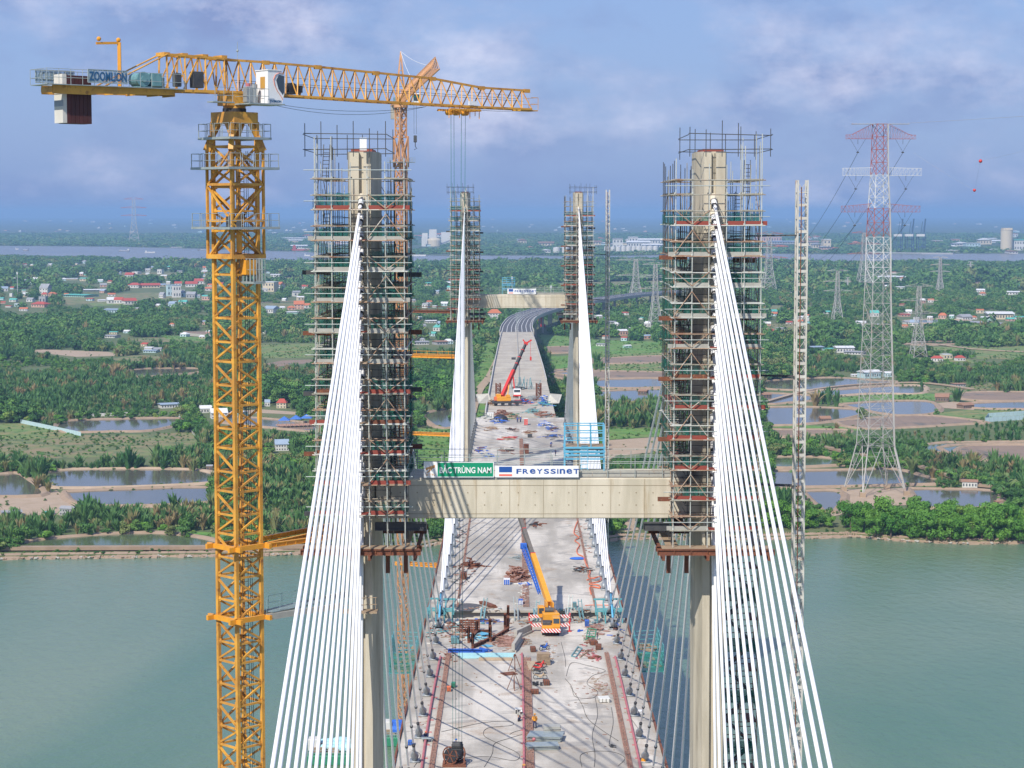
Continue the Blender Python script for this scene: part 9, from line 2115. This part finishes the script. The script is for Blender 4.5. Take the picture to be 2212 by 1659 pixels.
# --- the cluttered far deck
FARH = [(640, 850, 120, 12, ['whitet', 'galv', 'dsteel'], 'white bins and boards on the left'), (800, 810, 180, 12, ['rust', 'rebar'], 'rusty heap left of centre'), (760, 900, 170, 10, ['bluet', 'whitet', 'dsteel'], 'blue and white sheets on the left'), (940, 850, 140, 10, ['wood', 'greenp', 'ply'], 'long timbers in the middle'), (1300, 830, 220, 12, ['rust', 'rebar', 'galv'], 'rusty heap on the right'),
        (1170, 790, 200, 8, ['galv', 'teal', 'wood'], 'curved pipes right of centre'), (1310, 940, 140, 12, ['bluet', 'whitet'], 'blue tarpaulin and white boards on the right'), (1380, 980, 120, 12, ['dsteel', 'rust', 'blue'], 'dark machines by the right edge'), (1290, 700, 150, 16, ['teal', 'greenp', 'blue'], 'green and teal tarpaulins near the panel'), (1170, 640, 220, 14, ['rust', 'galv', 'pipe'], 'grey and rusty bars right of the lorry'),
        (1050, 680, 180, 12, ['redp', 'blue', 'rebar'], 'red and blue pieces beside the crane'), (690, 690, 100, 10, ['wood', 'rust'], 'timbers left of the crane'), (1000, 520, 160, 10, ['dsteel', 'galv'], 'poles behind the lorry'), (920, 990, 120, 8, ['rust', 'dsteel'], 'dark scraps beside the kerb'), (1130, 1020, 100, 8, ['rust', 'wood'], 'brown scraps right of the kerb'),
        (1380, 1070, 150, 14, ['dsteel', 'blue'], 'dark tools by the right kerb'), (690, 980, 160, 10, ['rebar', 'wood'], 'brown offcuts on the left'), (900, 1090, 200, 10, ['redp', 'wood'], 'scattered bars left of centre'), (560, 1220, 120, 14, ['rust', 'blue'], 'offcuts by the left edge'), (650, 1290, 140, 10, ['bluet', 'galv'], 'blue pieces near the crossbeam'), (860, 1230, 140, 10, ['rust', 'dsteel'], 'dark pieces left of the rusty box'), (1300, 640, 80, 12, ['bluet', 'whitet'], 'white and blue bags by the right parapet')]
for i, (x, y, w_, d_, mats__, nm) in enumerate(FARH): heap('stores_heap', 'far deck clutter: %s' % nm, D6, x, y, w_, d_, 66 if y < 950 else 26, 2.6, .22 if y < 900 else .14, mats__, 1.5 if y < 960 else .5, 'site clutter', .12)
crate('steel_box', 'stacked rusty steel cage boxes right of the central kerb on the far deck', D6, 1085, 1265, 62, 105, 2.0, 'rust', 'steel cage'); crate('machine', 'red and white machine standing right of the blue workers', D6, 1082, 935, 44, 70, 2.0, 'redp', 'machine', 0, 'whitet'); crate('machine', 'dark compressor on the far deck right of the kerb', D6, 1128, 1078, 52, 34, 1.6, 'dsteel', 'compressor')
crate('pallet_block', 'brown skip on the bare approach deck', D6, 940, 180, 50, 22, 2.5, 'dsteel', 'skip'); crate('white_bin', 'large white bin on the left far deck', D6, 672, 860, 80, 60, 3, 'whitet', 'bin'); m = MB(); p = dk(D6, 790, 880); m.ball(p + Vector((0, 0, .1)), 1.9, 14, 7, 0, (1.2, 1, .9)); one('covered_mound', 'black sheeted mound on the left far deck', 'covered mound', m, M['black'])
p = dk(D6, 1640, 1345); z_ = dz(p.y); t = thing('car', 'white and red pickup parked at the right edge below the blue platform', 'car', (p.x - 1.2, p.y, z_)); X_ = BX + 12.6
q0 = Vector((X_, p.y, z_)); t.location = q0; WL[t.name] = tuple(q0); m = MB(); m.box(q0 + Vector((0, 2.2, .75)), (1.9, 4.6, .75), 0, 0, .15); m.build('body', M['white'], t); m = MB(); m.box(q0 + Vector((0, 2.0, 1.4)), (1.6, 2.2, .6), 0, 0, .15); m.build('cabin', M['glass'], t)
for a in (-.85, .85):
    for b_ in (.8, 3.6): m = MB(); m.tube(q0 + Vector((a - .1, b_, .36)), q0 + Vector((a + .1, b_, .36)), .36, 12); m.build('wheel', M['black'], t)
# shrubs of poles behind the lorry
m = MB(); p = dk(D6, 1040, 520)
for k in range(26): a = ru(-6, 6); m.tube((p.x + a, p.y + ru(-2, 3), p.z), (p.x + a + ru(-1, 1), p.y + ru(-2, 3), p.z + ru(1.5, 4.5)), .12, 5)
one('pole_cluster', 'upright green grey hoses and poles standing behind the lorry', 'poles', m, M['motor'])
# --- barge with blue sheeting below the left cables, and the pontoon beside the deck
def barge(x0, x1, y, lab, tarps):
    a, b_ = at_z(x0, y, .0), at_z(x1, y, .0); t = thing('barge', lab, 'barge', tuple(a)); Lh = b_.x - a.x; m = MB(); m.box(((a.x + b_.x) / 2, a.y + 4, 1.0), (Lh, 9, 2.2), 0, 0, .2); m.build('hull', M['greenp'], t)
    m = MB()
    for q in (-.3, 8.3): m.beam((a.x, a.y + q, 2.7), (b_.x, a.y + q, 2.7), .12); m.beam((a.x, a.y + q, 3.2), (b_.x, a.y + q, 3.2), .1)
    for k in range(10): m.beam((a.x + Lh * k / 9, a.y - .3, 2), (a.x + Lh * k / 9, a.y - .3, 3.2), .1)
    m.build('rail', M['galv'], t); m = MB(); rg = random.Random(9)
    for k in range(26): m.box((a.x + Lh * rg.uniform(.1, .95), a.y + rg.uniform(2, 8), 2.3 + rg.uniform(0, .8)), (rg.uniform(1, 3.5), rg.uniform(.8, 2), rg.uniform(.4, 1.5)), 0, rg.uniform(-.4, .4))
    m.build('cargo', M['wood'], t); m = MB()
    for k in range(16): m.ball((a.x + Lh * rg.uniform(.15, .9), a.y + rg.uniform(3, 8), 3.0), rg.uniform(.9, 1.7), 10, 5, 0, (1.4, 1, .7))
    m.build('tarpaulin', M[tarps], t); m = MB(); m.box((a.x + Lh * .1, a.y + 4, 3.6), (2.4, 3, 2.6), 0, 0, .1); m.build('deckhouse', WALLS['white'], t); return t
barge(664, 775, 1652, 'green barge with crumpled light blue sheeting seen through the left cables', 'cyan')
barge(826, 872, 1612, 'green barge with red and blue stores between the left leg and the deck', 'bluet')
# end of scene
